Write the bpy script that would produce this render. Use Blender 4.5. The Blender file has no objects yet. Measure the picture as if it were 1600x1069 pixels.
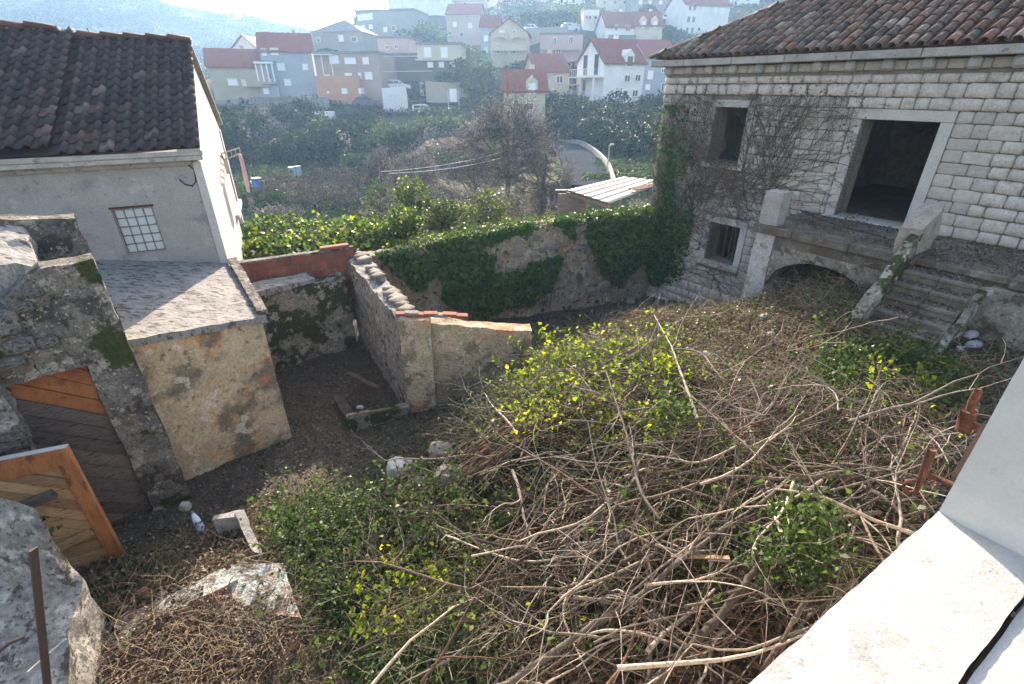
import bpy, math, random
import numpy as np
from mathutils import Matrix, Vector, noise as mn
random.seed(7); np.random.seed(7)
R = math.radians
S = bpy.context.scene
COL = S.collection
# ------------------------------------------------------------------ camera
FOC, CX, CY, TH, H = 765., 800., 534.5, R(27.5), 6.0     # focal length and centre in px of a 1600 px wide frame
cam = bpy.data.cameras.new('camera'); camo = bpy.data.objects.new('camera', cam); COL.objects.link(camo)
cam.sensor_width = 36; cam.lens = 36*FOC/1600; cam.clip_start = .05; cam.clip_end = 3000
camo.location = (0, 0, H); camo.rotation_euler = (R(90)-TH, 0, 0)
S.camera = camo
# ------------------------------------------------------------------ sky and sun
SUN_EL, SUN_AZ = 21., -7.
w = bpy.data.worlds.new('World'); S.world = w; w.use_nodes = True
nt = w.node_tree; bg = nt.nodes['Background']
sky = nt.nodes.new('ShaderNodeTexSky'); sky.sky_type = 'NISHITA'; sky.sun_disc = False
sky.sun_elevation = R(SUN_EL); sky.sun_rotation = R(SUN_AZ); sky.air_density = 1.0; sky.dust_density = 2.0; sky.ozone_density = 1.0
nt.links.new(sky.outputs[0], bg.inputs[0]); bg.inputs[1].default_value = .15
sl = bpy.data.lights.new('sun', 'SUN'); sl.energy = 5.; sl.angle = R(.5); sl.color = (1, .93, .83)
so = bpy.data.objects.new('sun', sl); COL.objects.link(so); so.location = (0, 0, 60)
sd = Vector((math.sin(R(SUN_AZ))*math.cos(R(SUN_EL)), math.cos(R(SUN_AZ))*math.cos(R(SUN_EL)), math.sin(R(SUN_EL))))
so.rotation_euler = sd.to_track_quat('Z', 'Y').to_euler()
S.view_settings.view_transform = 'Standard'; S.view_settings.look = 'None'
S.view_settings.exposure = 1.9; S.view_settings.gamma = 1
S.view_settings.use_white_balance = True; S.view_settings.white_balance_temperature = 7800; S.view_settings.white_balance_tint = 16
S.render.engine = 'CYCLES'
S.cycles.use_denoising = True
S.cycles.max_bounces = 7; S.cycles.diffuse_bounces = 3; S.cycles.volume_bounces = 1; S.cycles.transparent_max_bounces = 8
S.cycles.use_light_tree = False
# ------------------------------------------------------------------ measuring helpers (pixel of the photograph -> point in the place)
def ray(u, v):
    X = (u-CX)/FOC; Y = (CY-v)/FOC
    return X, math.cos(TH)+Y*math.sin(TH), -math.sin(TH)+Y*math.cos(TH)
def atz(u, v, z):
    r = ray(u, v); t = (z-H)/r[2]; return Vector((r[0]*t, r[1]*t, z))
def aty(u, v, y):
    r = ray(u, v); t = y/r[1]; return Vector((r[0]*t, y, H+r[2]*t))
# ------------------------------------------------------------------ objects
def tag(o, label=None, cat=None, group=None, kind=None):
    if label: o['label'] = label
    if cat: o['category'] = cat
    if group: o['group'] = group
    if kind: o['kind'] = kind
    return o
def thing(name, loc, label, cat, group=None):
    o = bpy.data.objects.new(name, None); COL.objects.link(o); o.location = loc; o.empty_display_size = .2
    return tag(o, label, cat, group)
def wloc(o):
    v = Vector((0, 0, 0))
    while o is not None:
        if o.type == 'EMPTY': v = v + Vector(o.location)
        o = o.parent
    return v
def put(name, me, parent=None, mat=None):
    o = bpy.data.objects.new(name, me); COL.objects.link(o)
    if mat is not None and not me.materials: me.materials.append(mat)
    if parent is not None:
        o.parent = parent
        if parent.type == 'EMPTY': o.matrix_parent_inverse = Matrix.Translation(-Vector(parent.location))
    return o
class MB:
    def __init__(s): s.v = []; s.f = []
    def quad(s, *p):
        n = len(s.v); s.v += [tuple(q) for q in p]; s.f.append(tuple(range(n, n+len(p)))); return s
    def hexa(s, p):       # p: 4 bottom corners (ccw seen from above), 4 top corners
        n = len(s.v); s.v += [tuple(q) for q in p]
        s.f += [tuple(n+i for i in q) for q in ((3,2,1,0),(4,5,6,7),(0,1,5,4),(1,2,6,5),(2,3,7,6),(3,0,4,7))]; return s
    def box(s, a, b):
        x0,y0,z0 = a; x1,y1,z1 = b
        return s.hexa([(x0,y0,z0),(x1,y0,z0),(x1,y1,z0),(x0,y1,z0),(x0,y0,z1),(x1,y0,z1),(x1,y1,z1),(x0,y1,z1)])
    def fbox(s, fr, a, b):   # box in a local frame function
        x0,y0,z0 = a; x1,y1,z1 = b
        return s.hexa([fr(*q) for q in [(x0,y0,z0),(x1,y0,z0),(x1,y1,z0),(x0,y1,z0),(x0,y0,z1),(x1,y0,z1),(x1,y1,z1),(x0,y1,z1)]])
    def bar(s, a, b, w, h=None):
        a = Vector(a); b = Vector(b); h = h or w; d = (b-a).normalized()
        up = Vector((0,0,1)) if abs(d.z) < .9 else Vector((1,0,0))
        x = d.cross(up).normalized()*w/2; y = x.cross(d).normalized()*h/2
        return s.hexa([a-x-y, b-x-y, b+x-y, a+x-y, a-x+y, b-x+y, b+x+y, a+x+y])
    def tube(s, pts, rad, sides=8, cap=True):
        pts = [Vector(p) for p in pts]; n = len(pts); base = len(s.v)
        if not hasattr(rad, '__len__'): rad = [rad]*n
        up = Vector((.31,.17,.93))
        for i in range(n):
            d = (pts[min(i+1,n-1)]-pts[max(i-1,0)]).normalized()
            x = d.cross(up)
            if x.length < .05: x = d.cross(Vector((1,0,0)))
            x.normalize(); y = d.cross(x)
            for k in range(sides):
                a = 2*math.pi*k/sides; s.v.append(tuple(pts[i]+(x*math.cos(a)+y*math.sin(a))*rad[i]))
        for i in range(n-1):
            for k in range(sides):
                k2 = (k+1) % sides
                s.f.append((base+i*sides+k, base+i*sides+k2, base+(i+1)*sides+k2, base+(i+1)*sides+k))
        if cap:
            s.f.append(tuple(base+k for k in range(sides))); s.f.append(tuple(base+(n-1)*sides+k for k in range(sides-1,-1,-1)))
        return s
    def mesh(s, name, mat=None, smooth=False):
        me = bpy.data.meshes.new(name); me.from_pydata(s.v, [], s.f)
        if mat is not None: me.materials.append(mat)
        if smooth: me.polygons.foreach_set('use_smooth', [True]*len(me.polygons))
        me.update(); return me
    def build(s, name, mat, parent=None, smooth=False, bevel=0):
        o = put(name, s.mesh(name, mat, smooth), parent)
        if bevel:
            m = o.modifiers.new('bevel', 'BEVEL'); m.width = bevel; m.segments = 1; m.limit_method = 'ANGLE'; m.harden_normals = False
        return o
def np_mesh(name, V, Q, mat, smooth=False):
    V = np.asarray(V, dtype=np.float32); Q = np.asarray(Q, dtype=np.int32); k = Q.shape[1]
    me = bpy.data.meshes.new(name); me.vertices.add(len(V)); me.vertices.foreach_set('co', V.ravel())
    me.loops.add(Q.size); me.loops.foreach_set('vertex_index', Q.ravel())
    me.polygons.add(len(Q)); me.polygons.foreach_set('loop_start', np.arange(0, Q.size, k, dtype=np.int32))
    me.polygons.foreach_set('loop_total', np.full(len(Q), k, dtype=np.int32))
    if smooth: me.polygons.foreach_set('use_smooth', np.ones(len(Q), dtype=bool))
    me.update(calc_edges=True); me.materials.append(mat); return me
# ------------------------------------------------------------------ materials
def mat(name, c1, c2=None, scale=4., detail=5, bump=.25, bscale=None, bdist=.03, rough=.9, patches=(), rnd=0., metal=0., spec=.3, stretch=None, mid=.5, wid=.25, alt=None, line=False, grain=.5):
    m = bpy.data.materials.new(name); m.use_nodes = True; t = m.node_tree; N = t.nodes; L = t.links
    b = N['Principled BSDF']; b.inputs['Roughness'].default_value = rough; b.inputs['Metallic'].default_value = metal
    b.inputs['Specular IOR Level'].default_value = spec
    tc = N.new('ShaderNodeTexCoord'); co = tc.outputs['Object']
    oi = N.new('ShaderNodeObjectInfo')
    if rnd:      # shift the texture per object so that shared meshes differ
        ad = N.new('ShaderNodeVectorMath'); ad.operation = 'ADD'; L.new(co, ad.inputs[0])
        sc = N.new('ShaderNodeVectorMath'); sc.operation = 'SCALE'; L.new(oi.outputs['Location'], sc.inputs[0]); sc.inputs['Scale'].default_value = 1.37
        L.new(sc.outputs[0], ad.inputs[1]); co = ad.outputs[0]
    if stretch:
        mp = N.new('ShaderNodeMapping'); mp.inputs['Scale'].default_value = stretch[:3]
        if len(stretch) > 3: mp.inputs['Rotation'].default_value = stretch[3]
        L.new(co, mp.inputs[0]); co = mp.outputs[0]
    def nz(sc, det=5, ro=.6, off=0):
        n = N.new('ShaderNodeTexNoise'); n.inputs['Scale'].default_value = sc; n.inputs['Detail'].default_value = det; n.inputs['Roughness'].default_value = ro
        if off:
            a = N.new('ShaderNodeVectorMath'); a.operation = 'ADD'; L.new(co, a.inputs[0]); a.inputs[1].default_value = (off, off*.7, off*1.3); L.new(a.outputs[0], n.inputs[0])
        else: L.new(co, n.inputs[0])
        return n.outputs[0]
    def mr(src, lo, hi):
        r = N.new('ShaderNodeMapRange'); r.interpolation_type = 'SMOOTHSTEP'; L.new(src, r.inputs[0]); r.inputs[1].default_value = lo; r.inputs[2].default_value = hi; return r.outputs[0]
    def mix(f, a, c):
        x = N.new('ShaderNodeMix'); x.data_type = 'RGBA'
        if hasattr(f, 'links'): L.new(f, x.inputs[0])
        else: x.inputs[0].default_value = f
        for s_, q in ((6, a), (7, c)):
            if hasattr(q, 'links'): L.new(q, x.inputs[s_])
            else: x.inputs[s_].default_value = (*q, 1)
        return x.outputs[2]
    n1 = nz(scale, detail, .62)
    col = mix(mr(n1, mid-wid, mid+wid), c1, c2 or tuple(x*.7 for x in c1))
    for i, p in enumerate(patches):       # (colour, scale, threshold, softness[, strength])
        n = nz(p[1], 6, .62, 3.1+i*5.7); f = mr(n, p[2], p[2]+p[3])
        if len(p) > 4:
            mm = N.new('ShaderNodeMath'); mm.operation = 'MULTIPLY'; L.new(f, mm.inputs[0]); mm.inputs[1].default_value = p[4]; f = mm.outputs[0]
        col = mix(f, col, p[0])
    if alt:       # some pieces of another colour
        for q, (ac, lo) in enumerate(alt):
            g_ = N.new('ShaderNodeMath'); g_.operation = 'GREATER_THAN'; 
            w_ = N.new('ShaderNodeMath'); w_.operation = 'MULTIPLY_ADD'; L.new(oi.outputs['Random'], w_.inputs[0]); w_.inputs[1].default_value = 7.3*(q+1); w_.inputs[2].default_value = .1
            fr_ = N.new('ShaderNodeMath'); fr_.operation = 'FRACT'; L.new(w_.outputs[0], fr_.inputs[0]); L.new(fr_.outputs[0], g_.inputs[0]); g_.inputs[1].default_value = lo
            mm = N.new('ShaderNodeMath'); mm.operation = 'MULTIPLY'; L.new(g_.outputs[0], mm.inputs[0]); L.new(mr(nz(scale*.8, 4, .6, 17.), .36, .56), mm.inputs[1]); col = mix(mm.outputs[0], col, ac)
    if grain:     # fine speckle
        x = N.new('ShaderNodeMix'); x.data_type = 'RGBA'; x.blend_type = 'MULTIPLY'; x.inputs[0].default_value = grain
        cr = N.new('ShaderNodeMapRange'); L.new(nz((bscale or scale*5)*1.7, 6, .7, 23.), cr.inputs[0]); cr.inputs[1].default_value = .33; cr.inputs[2].default_value = .67; cr.inputs[3].default_value = .45; cr.inputs[4].default_value = 1.35
        L.new(col, x.inputs[6]); L.new(cr.outputs[0], x.inputs[7]); x.clamp_factor = True; col = x.outputs[2]
    if line:      # every twig of a mass has its own shade
        at = N.new('ShaderNodeAttribute'); at.attribute_name = 'var'; hs = N.new('ShaderNodeHueSaturation'); L.new(col, hs.inputs['Color'])
        a = N.new('ShaderNodeMapRange'); L.new(at.outputs['Fac'], a.inputs[0]); a.inputs[3].default_value = .35; a.inputs[4].default_value = 1.5; L.new(a.outputs[0], hs.inputs['Value']); col = hs.outputs[0]
    if rnd:
        hs = N.new('ShaderNodeHueSaturation'); L.new(col, hs.inputs['Color'])
        a = N.new('ShaderNodeMapRange'); L.new(oi.outputs['Random'], a.inputs[0]); a.inputs[3].default_value = 1-rnd; a.inputs[4].default_value = 1+rnd
        L.new(a.outputs[0], hs.inputs['Value']); col = hs.outputs[0]
    L.new(col, b.inputs['Base Color'])
    if bump:
        bp = N.new('ShaderNodeBump'); bp.inputs['Strength'].default_value = bump; bp.inputs['Distance'].default_value = bdist*1.8
        L.new(nz(bscale or scale*4, 8, .65, 9.), bp.inputs['Height']); L.new(bp.outputs[0], b.inputs['Normal'])
    m['p'] = 1
    return m
def leafmat(name, cols, sc=6., trans=.45, rough=.65, spec=.15):
    m = bpy.data.materials.new(name); m.use_nodes = True; t = m.node_tree; N = t.nodes; L = t.links
    b = N['Principled BSDF']; b.inputs['Roughness'].default_value = rough; b.inputs['Specular IOR Level'].default_value = spec
    at = N.new('ShaderNodeAttribute'); at.attribute_name = 'var'
    tc = N.new('ShaderNodeTexCoord'); n = N.new('ShaderNodeTexNoise'); n.inputs['Scale'].default_value = sc; L.new(tc.outputs['Object'], n.inputs[0])
    ad = N.new('ShaderNodeMath'); ad.operation = 'MULTIPLY_ADD'; L.new(n.outputs[0], ad.inputs[0]); ad.inputs[1].default_value = .7; L.new(at.outputs['Fac'], ad.inputs[2])
    sb = N.new('ShaderNodeMath'); sb.operation = 'SUBTRACT'; L.new(ad.outputs[0], sb.inputs[0]); sb.inputs[1].default_value = .35; sb.use_clamp = True
    r = N.new('ShaderNodeValToRGB'); L.new(sb.outputs[0], r.inputs[0]); e = r.color_ramp.elements
    while len(e) < len(cols): e.new(.5)
    for i, c in enumerate(cols): e[i].position = i/(len(cols)-1); e[i].color = (*c, 1)
    L.new(r.outputs[0], b.inputs['Base Color'])
    if trans:
        tr = N.new('ShaderNodeBsdfTranslucent'); mx = N.new('ShaderNodeMixShader'); mx.inputs[0].default_value = trans
        hs = N.new('ShaderNodeHueSaturation'); hs.inputs['Saturation'].default_value = 1.15; hs.inputs['Value'].default_value = 1.5; L.new(r.outputs[0], hs.inputs['Color']); L.new(hs.outputs[0], tr.inputs[0])
        L.new(b.outputs[0], mx.inputs[1]); L.new(tr.outputs[0], mx.inputs[2]); L.new(mx.outputs[0], N['Material Output'].inputs[0])
    return m
def glassmat(name, col, rough=.1, metal=0.):
    m = bpy.data.materials.new(name); m.use_nodes = True; b = m.node_tree.nodes['Principled BSDF']
    b.inputs['Base Color'].default_value = (*col, 1); b.inputs['Roughness'].default_value = rough; b.inputs['Specular IOR Level'].default_value = .6; b.inputs['Metallic'].default_value = metal
    return m
# ------------------------------------------------------------------ leaves, stems
def leaves(name, P, size, mat, parent=None, normal=None, jitter=1., aspect=.62, fold=.18, droop=0., sizevar=.45):
    """P: N x 3 centres; each leaf a folded rhomboid of its own"""
    P = np.asarray(P, dtype=np.float64); n = len(P)
    if n == 0: return None
    d = np.random.normal(size=(n, 3)); d[:, 2] -= droop; d /= np.linalg.norm(d, axis=1)[:, None]
    nn = np.random.normal(size=(n, 3))*jitter
    nn += np.array(normal if normal is not None else (0, 0, .6))
    x = np.cross(d, nn); x /= np.linalg.norm(x, axis=1)[:, None]+1e-9
    up = np.cross(x, d)
    s = (size*(1-sizevar+2*sizevar*np.random.rand(n)))[:, None]
    tip = P+d*s*.5; base = P-d*s*.5; m_ = P-d*s*.05
    a = m_+x*s*aspect*.5+up*s*fold; b = m_-x*s*aspect*.5+up*s*fold
    V = np.stack([base, a, tip, b], 1).reshape(-1, 3); Q = np.arange(4*n).reshape(-1, 4)
    me = np_mesh(name, V, Q, mat)
    at = me.attributes.new('var', 'FLOAT', 'FACE'); at.data.foreach_set('value', np.random.rand(n).astype(np.float32)*.75)
    o = put(name, me, parent)
    if parent is not None: o['kind'] = 'stuff'
    return o
def stems(name, lines, mat, parent=None, sides=4):
    """lines: list of (points Nx3, radii N) -> one mesh of thin tubes"""
    VV = []; QQ = []; base = 0; var = []
    ang = np.arange(sides)*2*np.pi/sides
    ca, sa = np.cos(ang), np.sin(ang)
    for P, r in lines:
        P = np.asarray(P, float); n = len(P); r = np.asarray(r, float)*np.ones(n)
        d = np.gradient(P, axis=0); d /= np.linalg.norm(d, axis=1)[:, None]+1e-9
        x = np.cross(d, (.31, .17, .93)); x /= np.linalg.norm(x, axis=1)[:, None]+1e-6; y = np.cross(d, x)
        V = P[:, None, :]+(x[:, None, :]*ca[None, :, None]+y[:, None, :]*sa[None, :, None])*r[:, None, None]
        VV.append(V.reshape(-1, 3))
        i = np.arange(n-1)[:, None]*sides; k = np.arange(sides)[None, :]; k2 = (k+1) % sides
        QQ.append((np.stack([i+k, i+k2, i+sides+k2, i+sides+k], -1)+base).reshape(-1, 4)); base += n*sides; var.append(np.full((n-1)*sides, random.random()))
    me = np_mesh(name, np.concatenate(VV), np.concatenate(QQ), mat, smooth=True)
    at = me.attributes.new('var', 'FLOAT', 'FACE'); at.data.foreach_set('value', np.concatenate(var).astype(np.float32))
    o = put(name, me, parent)
    if parent is not None and len(lines) > 3: o['kind'] = 'stuff'
    return o
def wander(p, d, L, r, n=7, w=.25, g=0., pull=None):
    p = np.array(p, float); d = np.array(d, float); d /= np.linalg.norm(d)+1e-9; out = [p.copy()]
    for i in range(n):
        d = d+np.random.normal(size=3)*w; d[2] += g; d /= np.linalg.norm(d)+1e-9
        p = p+d*L/n; out.append(p.copy())
    return np.array(out), np.linspace(r, r*.35, n+1)
def grow(p, d, L, r, depth, w=.18, g=0., nb=4, out=None, spread=.9, shrink=.62):
    if out is None: out = []
    P, rr = wander(p, d, L, r, 6, w, g); out.append((P, rr, depth))
    if depth > 0:
        for k in range(nb):
            i = random.randint(1, 6) if k else 6
            dd = P[min(i, 6)]-P[min(i, 6)-1]; dd = dd/np.linalg.norm(dd)+np.random.normal(size=3)*spread*.5
            grow(P[i], dd, L*shrink*random.uniform(.7, 1.15), rr[i]*.75, depth-1, w, g, nb, out, spread, shrink)
    return out
# ------------------------------------------------------------------ smooth height fields through measured points
class Field:
    def __init__(s, pts, smooth=0.):
        P = np.array(pts, float); s.c = P[:, :2]; n = len(P)
        r = np.linalg.norm(s.c[:, None]-s.c[None], axis=2)+np.eye(n)*smooth*0
        A = np.zeros((n+3, n+3)); A[:n, :n] = r-np.eye(n)*smooth; A[:n, n] = 1; A[:n, n+1:] = s.c; A[n, :n] = 1; A[n+1:, :n] = s.c.T
        s.w = np.linalg.solve(A, np.concatenate([P[:, 2], np.zeros(3)]))
    def __call__(s, x, y):
        x = np.atleast_1d(np.asarray(x, float)); y = np.atleast_1d(np.asarray(y, float)); sh = x.shape
        q = np.stack([x.ravel(), y.ravel()], 1); n = len(s.c)
        r = np.linalg.norm(q[:, None]-s.c[None], axis=2)
        return (r@s.w[:n]+s.w[n]+q@s.w[n+1:]).reshape(sh)
class Grid:      # a height field tabulated once, then read by bilinear interpolation
    def __init__(s, f, x0, x1, y0, y1, st):
        s.x0, s.y0, s.st = x0, y0, st; s.xs = np.arange(x0, x1+st, st); s.ys = np.arange(y0, y1+st, st)
        rows = [f(s.xs, np.full(s.xs.shape, y)) for y in s.ys]; s.Z = np.array(rows)
    def __call__(s, x, y):
        a = np.clip((np.asarray(x, float)-s.x0)/s.st, 0, len(s.xs)-1.001); b = np.clip((np.asarray(y, float)-s.y0)/s.st, 0, len(s.ys)-1.001)
        i = a.astype(int); j = b.astype(int); a = a-i; b = b-j; Z = s.Z
        return (Z[j, i]*(1-a)+Z[j, i+1]*a)*(1-b)+(Z[j+1, i]*(1-a)+Z[j+1, i+1]*a)*b
def fbm(x, y, sc, octs=4, seed=0):
    rs = np.random.RandomState(seed+11); v = np.zeros_like(x, dtype=float); a = 1.
    for o in range(octs):
        for k in range(4):
            th = rs.rand()*6.28; ph = rs.rand()*6.28; f = sc*2**o*(.7+.6*rs.rand())
            v += a*np.sin((x*math.cos(th)+y*math.sin(th))*f+ph+1.3*np.sin((x*math.sin(th)-y*math.cos(th))*f*.7+ph*2))/4
        a *= .5
    return v
def sheet(name, xs, ys, zf, mat, kind='structure', parent=None):
    X, Y = np.meshgrid(xs, ys); Z = zf(X, Y); V = np.stack([X, Y, Z], -1).reshape(-1, 3)
    n, m = len(ys), len(xs); i = (np.arange(n-1)[:, None]*m+np.arange(m-1)[None]).ravel()
    o = put(name, np_mesh(name, V, np.stack([i, i+1, i+m+1, i+m], 1), mat, True), parent)
    if kind: o['kind'] = kind
    return o
# rough masonry: a six-faced block, its faces cut into a grid and displaced
def rough(name, foot, z0, z1, mat, parent=None, cell=.12, amp=.03, freq=2.2, top_amp=None, smooth=True):
    """foot: 4 (x,y) ccw; z0,z1: number or 4 numbers"""
    z0 = z0 if hasattr(z0, '__len__') else [z0]*4; z1 = z1 if hasattr(z1, '__len__') else [z1]*4
    B = [Vector((*foot[i], z0[i])) for i in range(4)]; T = [Vector((*foot[i], z1[i])) for i in range(4)]
    VV = []; QQ = []; base = 0
    for q in ((B[0],B[1],T[1],T[0]), (B[1],B[2],T[2],T[1]), (B[2],B[3],T[3],T[2]), (B[3],B[0],T[0],T[3]), (T[0],T[1],T[2],T[3])):
        nu = max(1, int(max((q[1]-q[0]).length, (q[2]-q[3]).length)/cell)); nv = max(1, int(max((q[3]-q[0]).length, (q[2]-q[1]).length)/cell))
        nu = min(nu, 90); nv = min(nv, 60)
        for j in range(nv+1):
            for i in range(nu+1):
                a, b = i/nu, j/nv; p = q[0].lerp(q[1], a).lerp(q[3].lerp(q[2], a), b)
                dv = mn.noise_vector(p*freq)*amp + mn.noise_vector(p*freq*3.1)*amp*.5
                if top_amp and p.z > (sum(z1)/4-.5*abs(max(z1)-min(z1))-.02): dv.z += mn.noise(p*1.7)*top_amp+mn.noise(p*5.1)*top_amp*.5
                VV.append(p+dv)
        for j in range(nv):
            for i in range(nu):
                k = base+j*(nu+1)+i; QQ.append((k, k+1, k+nu+2, k+nu+1))
        base += (nu+1)*(nv+1)
    me = np_mesh(name, VV, QQ, mat, smooth)
    return put(name, me, parent)
# irregular stones: unit blocks shared between alike pieces
def stone_meshes(mat, n=5, seed=1, name='stone', round_=.12):
    rs = random.Random(seed); out = []
    for k in range(n):
        v = []; f = []
        G = [0, .12, .5, .88, 1]
        for j in range(5):
            for i in range(5):
                x, z = G[i]-.5, G[j]-.5
                e = (i in (0, 4)) + (j in (0, 4)); c = 1-round_*.55*(e == 2)
                y = {0: .5+rs.uniform(-.05, .1), 1: .28, 2: .1}[e]
                v.append((x*c+rs.uniform(-.02, .02), y, z*c+rs.uniform(-.03, .03)))
        for j in range(4):
            for i in range(4): a = j*5+i; f.append((a, a+5, a+6, a+1))
        n0 = len(v); ring = [0,1,2,3,4,9,14,19,24,23,22,21,20,15,10,5]
        for q in ring: v.append((v[q][0], -.5, v[q][2]))
        for i in range(16):
            a, b = ring[i], ring[(i+1) % 16]; f.append((a, b, n0+(i+1) % 16, n0+i))
        me = bpy.data.meshes.new(name); me.from_pydata(v, [], f); me.materials.append(mat); me.polygons.foreach_set('use_smooth', [True]*len(f)); me.update(); out.append(me)
    return out
def rock_mesh(mat, seed, name='stone', sub=2):
    import bmesh
    bm = bmesh.new(); bmesh.ops.create_icosphere(bm, subdivisions=sub, radius=.5)
    for v in bm.verts:
        p = v.co+Vector((seed*3.1, 0, 0)); v.co *= 1+.5*mn.noise(p*1.8)+.25*mn.noise(p*4); 
        for a in range(3): v.co[a] = max(-.34, min(.34, v.co[a]))
    me = bpy.data.meshes.new(name); bm.to_mesh(me); bm.free(); me.materials.append(mat); return me
def place(me, name, parent, M):
    o = bpy.data.objects.new(name, me); COL.objects.link(o)
    if parent is not None:
        o.parent = parent
        if parent.type == 'EMPTY': o.matrix_parent_inverse = Matrix.Translation(-Vector(parent.location))
    o.matrix_basis = M
    return o
def frameM(x, y, z, p):
    M = Matrix.Identity(4)
    for i in range(3): M[i][0] = x[i]; M[i][1] = y[i]; M[i][2] = z[i]; M[i][3] = p[i]
    return M
# ================================================================== MATERIALS
m_ashlar = mat('limestone', (.57,.525,.47), (.43,.395,.355), 3.2, 6, .7, 18, .02, .9, [((.33,.30,.265), 6., .57, .08, .7), ((.56,.54,.50), 2.1, .55, .12, .6), ((.20,.19,.17), 26., .66, .05, .55)], rnd=.11)
m_mortar = mat('mortar_joint', (.29,.25,.205), (.17,.145,.12), 9, 5, .6, 30, .02)
m_trim = mat('dressed_limestone', (.50,.475,.44), (.40,.385,.36), 2.5, 6, .35, 30, .01, .88, [((.27,.26,.24), 11., .60, .1, .6)], rnd=.05)
m_cornice = mat('weathered_cornice_stone', (.40,.38,.35), (.27,.26,.245), 3.5, 6, .5, 25, .015, .9, [((.11,.10,.095), 7., .58, .1, .7), ((.42,.33,.20), 5., .64, .06, .5)], rnd=.08)
m_tile_r = mat('old_clay_barrel_tile', (.20,.125,.095), (.12,.09,.075), 5, 6, .45, 40, .01, .88, [((.25,.215,.18), 7., .56, .07, .75), ((.045,.042,.038), 11., .56, .08, .8), ((.27,.13,.08), 3., .60, .06, .7)], rnd=.35, alt=[((.20,.10,.07), .82), ((.26,.22,.19), .86), ((.07,.065,.06), .75)])
m_tile_l = mat('dark_clay_roof_tile', (.050,.030,.030), (.024,.019,.022), 5, 6, .4, 40, .01, .72, [((.16,.10,.085), 9., .64, .04, .6), ((.018,.017,.018), 12., .58, .08, .7)], rnd=.5, spec=.5, alt=[((.085,.05,.045), .88), ((.12,.09,.085), .96)])
m_ridge = mat('ridge_tile_clay', (.14,.06,.045), (.08,.045,.038), 6, 5, .4, 30, .01, .8, [((.05,.04,.04), 8., .54, .08, .8)], rnd=.3)
m_render_grey = mat('grey_cement_render', (.37,.36,.345), (.29,.283,.272), 1.8, 9, .5, 35, .012, .95, [((.20,.195,.185), 1.6, .54, .14, .7), ((.45,.44,.42), 4., .58, .08, .5), ((.16,.155,.145), 9., .61, .05, .5)], grain=.5)
m_white = mat('white_limewash', (.50,.49,.48), (.42,.41,.40), 1.8, 6, .3, 30, .008, .9, [((.38,.37,.36), 3., .62, .08, .6)])
m_eave = mat('eave_concrete', (.42,.41,.38), (.30,.29,.27), 4, 6, .4, 30, .01, .95, [((.16,.15,.14), 6., .60, .08, .6)])
m_old = mat('lichen_dark_plaster', (.27,.25,.225), (.10,.094,.085), 3.2, 10, .9, 16, .04, .97, [((.055,.052,.047), 2.6, .50, .08, .85), ((.42,.38,.33), 5., .57, .04, .75), ((.50,.48,.44), 17., .61, .03, .8), ((.035,.055,.010), 2.1, .56, .05, .95), ((.035,.032,.03), 30., .57, .05, .75), ((.30,.21,.14), 3.7, .61, .05, .6)], grain=.8)
m_moss = mat('mossy_lime_plaster', (.33,.31,.265), (.17,.16,.13), 3.1, 10, .9, 14, .04, .97, [((.04,.052,.012), 1.8, .46, .06, .95), ((.44,.41,.35), 3.9, .56, .04, .85), ((.04,.036,.03), 11., .57, .05, .75), ((.03,.03,.02), 30., .58, .05, .6)], grain=.8)
m_shed = mat('stained_ochre_render', (.60,.47,.31), (.42,.335,.235), 2.4, 10, .7, 16, .02, .95, [((.62,.35,.16), 1.5, .50, .10, .8), ((.14,.125,.10), 1.4, .50, .12, .85), ((.62,.56,.46), 3.3, .57, .05, .8), ((.09,.08,.065), 7., .58, .08, .7), ((.50,.20,.10), 2.8, .61, .06, .8), ((.08,.09,.03), 1.9, .63, .06, .6)], grain=.7)
m_ochre2 = mat('faded_pink_ochre_render', (.52,.42,.29), (.34,.28,.20), 2.6, 10, .8, 14, .03, .95, [((.54,.27,.14), 1.4, .52, .08, .8), ((.17,.145,.11), 2.1, .53, .08, .8), ((.54,.49,.41), 4.2, .57, .04, .8), ((.09,.08,.065), 24., .58, .04, .7), ((.06,.065,.02), 1.9, .60, .06, .7)], grain=.7)
m_greyrubble = mat('grey_rubble_plaster', (.36,.345,.32), (.19,.185,.175), 3.3, 10, 1., 10, .05, .97, [((.50,.48,.44), 6., .56, .04, .75), ((.06,.058,.052), 5.5, .55, .05, .85), ((.08,.085,.03), 2.6, .60, .05, .7), ((.05,.05,.045), 26., .58, .04, .7)], grain=.8)
m_sunplaster = mat('cracked_pale_plaster', (.46,.45,.43), (.32,.31,.295), 3.6, 9, 1., 9, .05, .95, [((.06,.058,.052), 7., .57, .02, .9), ((.12,.115,.10), 22., .60, .03, .7)], stretch=(1, 2.6, 1), grain=.8)
m_shedroof = mat('weathered_concrete_roof', (.36,.355,.34), (.21,.205,.20), 3.2, 10, .9, 16, .03, .97, [((.085,.08,.075), 7., .53, .06, .85), ((.52,.51,.48), 12., .58, .08, .5)], stretch=(1., 2.0, 1), grain=.35)
m_ground = mat('damp_earth_and_litter', (.14,.118,.092), (.078,.067,.055), 3.5, 8, 1., 28, .05, 1., [((.15,.13,.10), 34., .60, .05, .7), ((.028,.025,.022), 9., .56, .1, .6), ((.22,.20,.165), 70., .67, .03, .8), ((.05,.06,.02), 1.3, .64, .08, .5)])
m_valley = mat('valley_grass_and_earth', (.050,.075,.022), (.060,.062,.034), .35, 8, .6, 3, .3, 1., [((.09,.08,.06), .9, .60, .06, .7), ((.030,.042,.017), 2.2, .56, .1, .7)])
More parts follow.
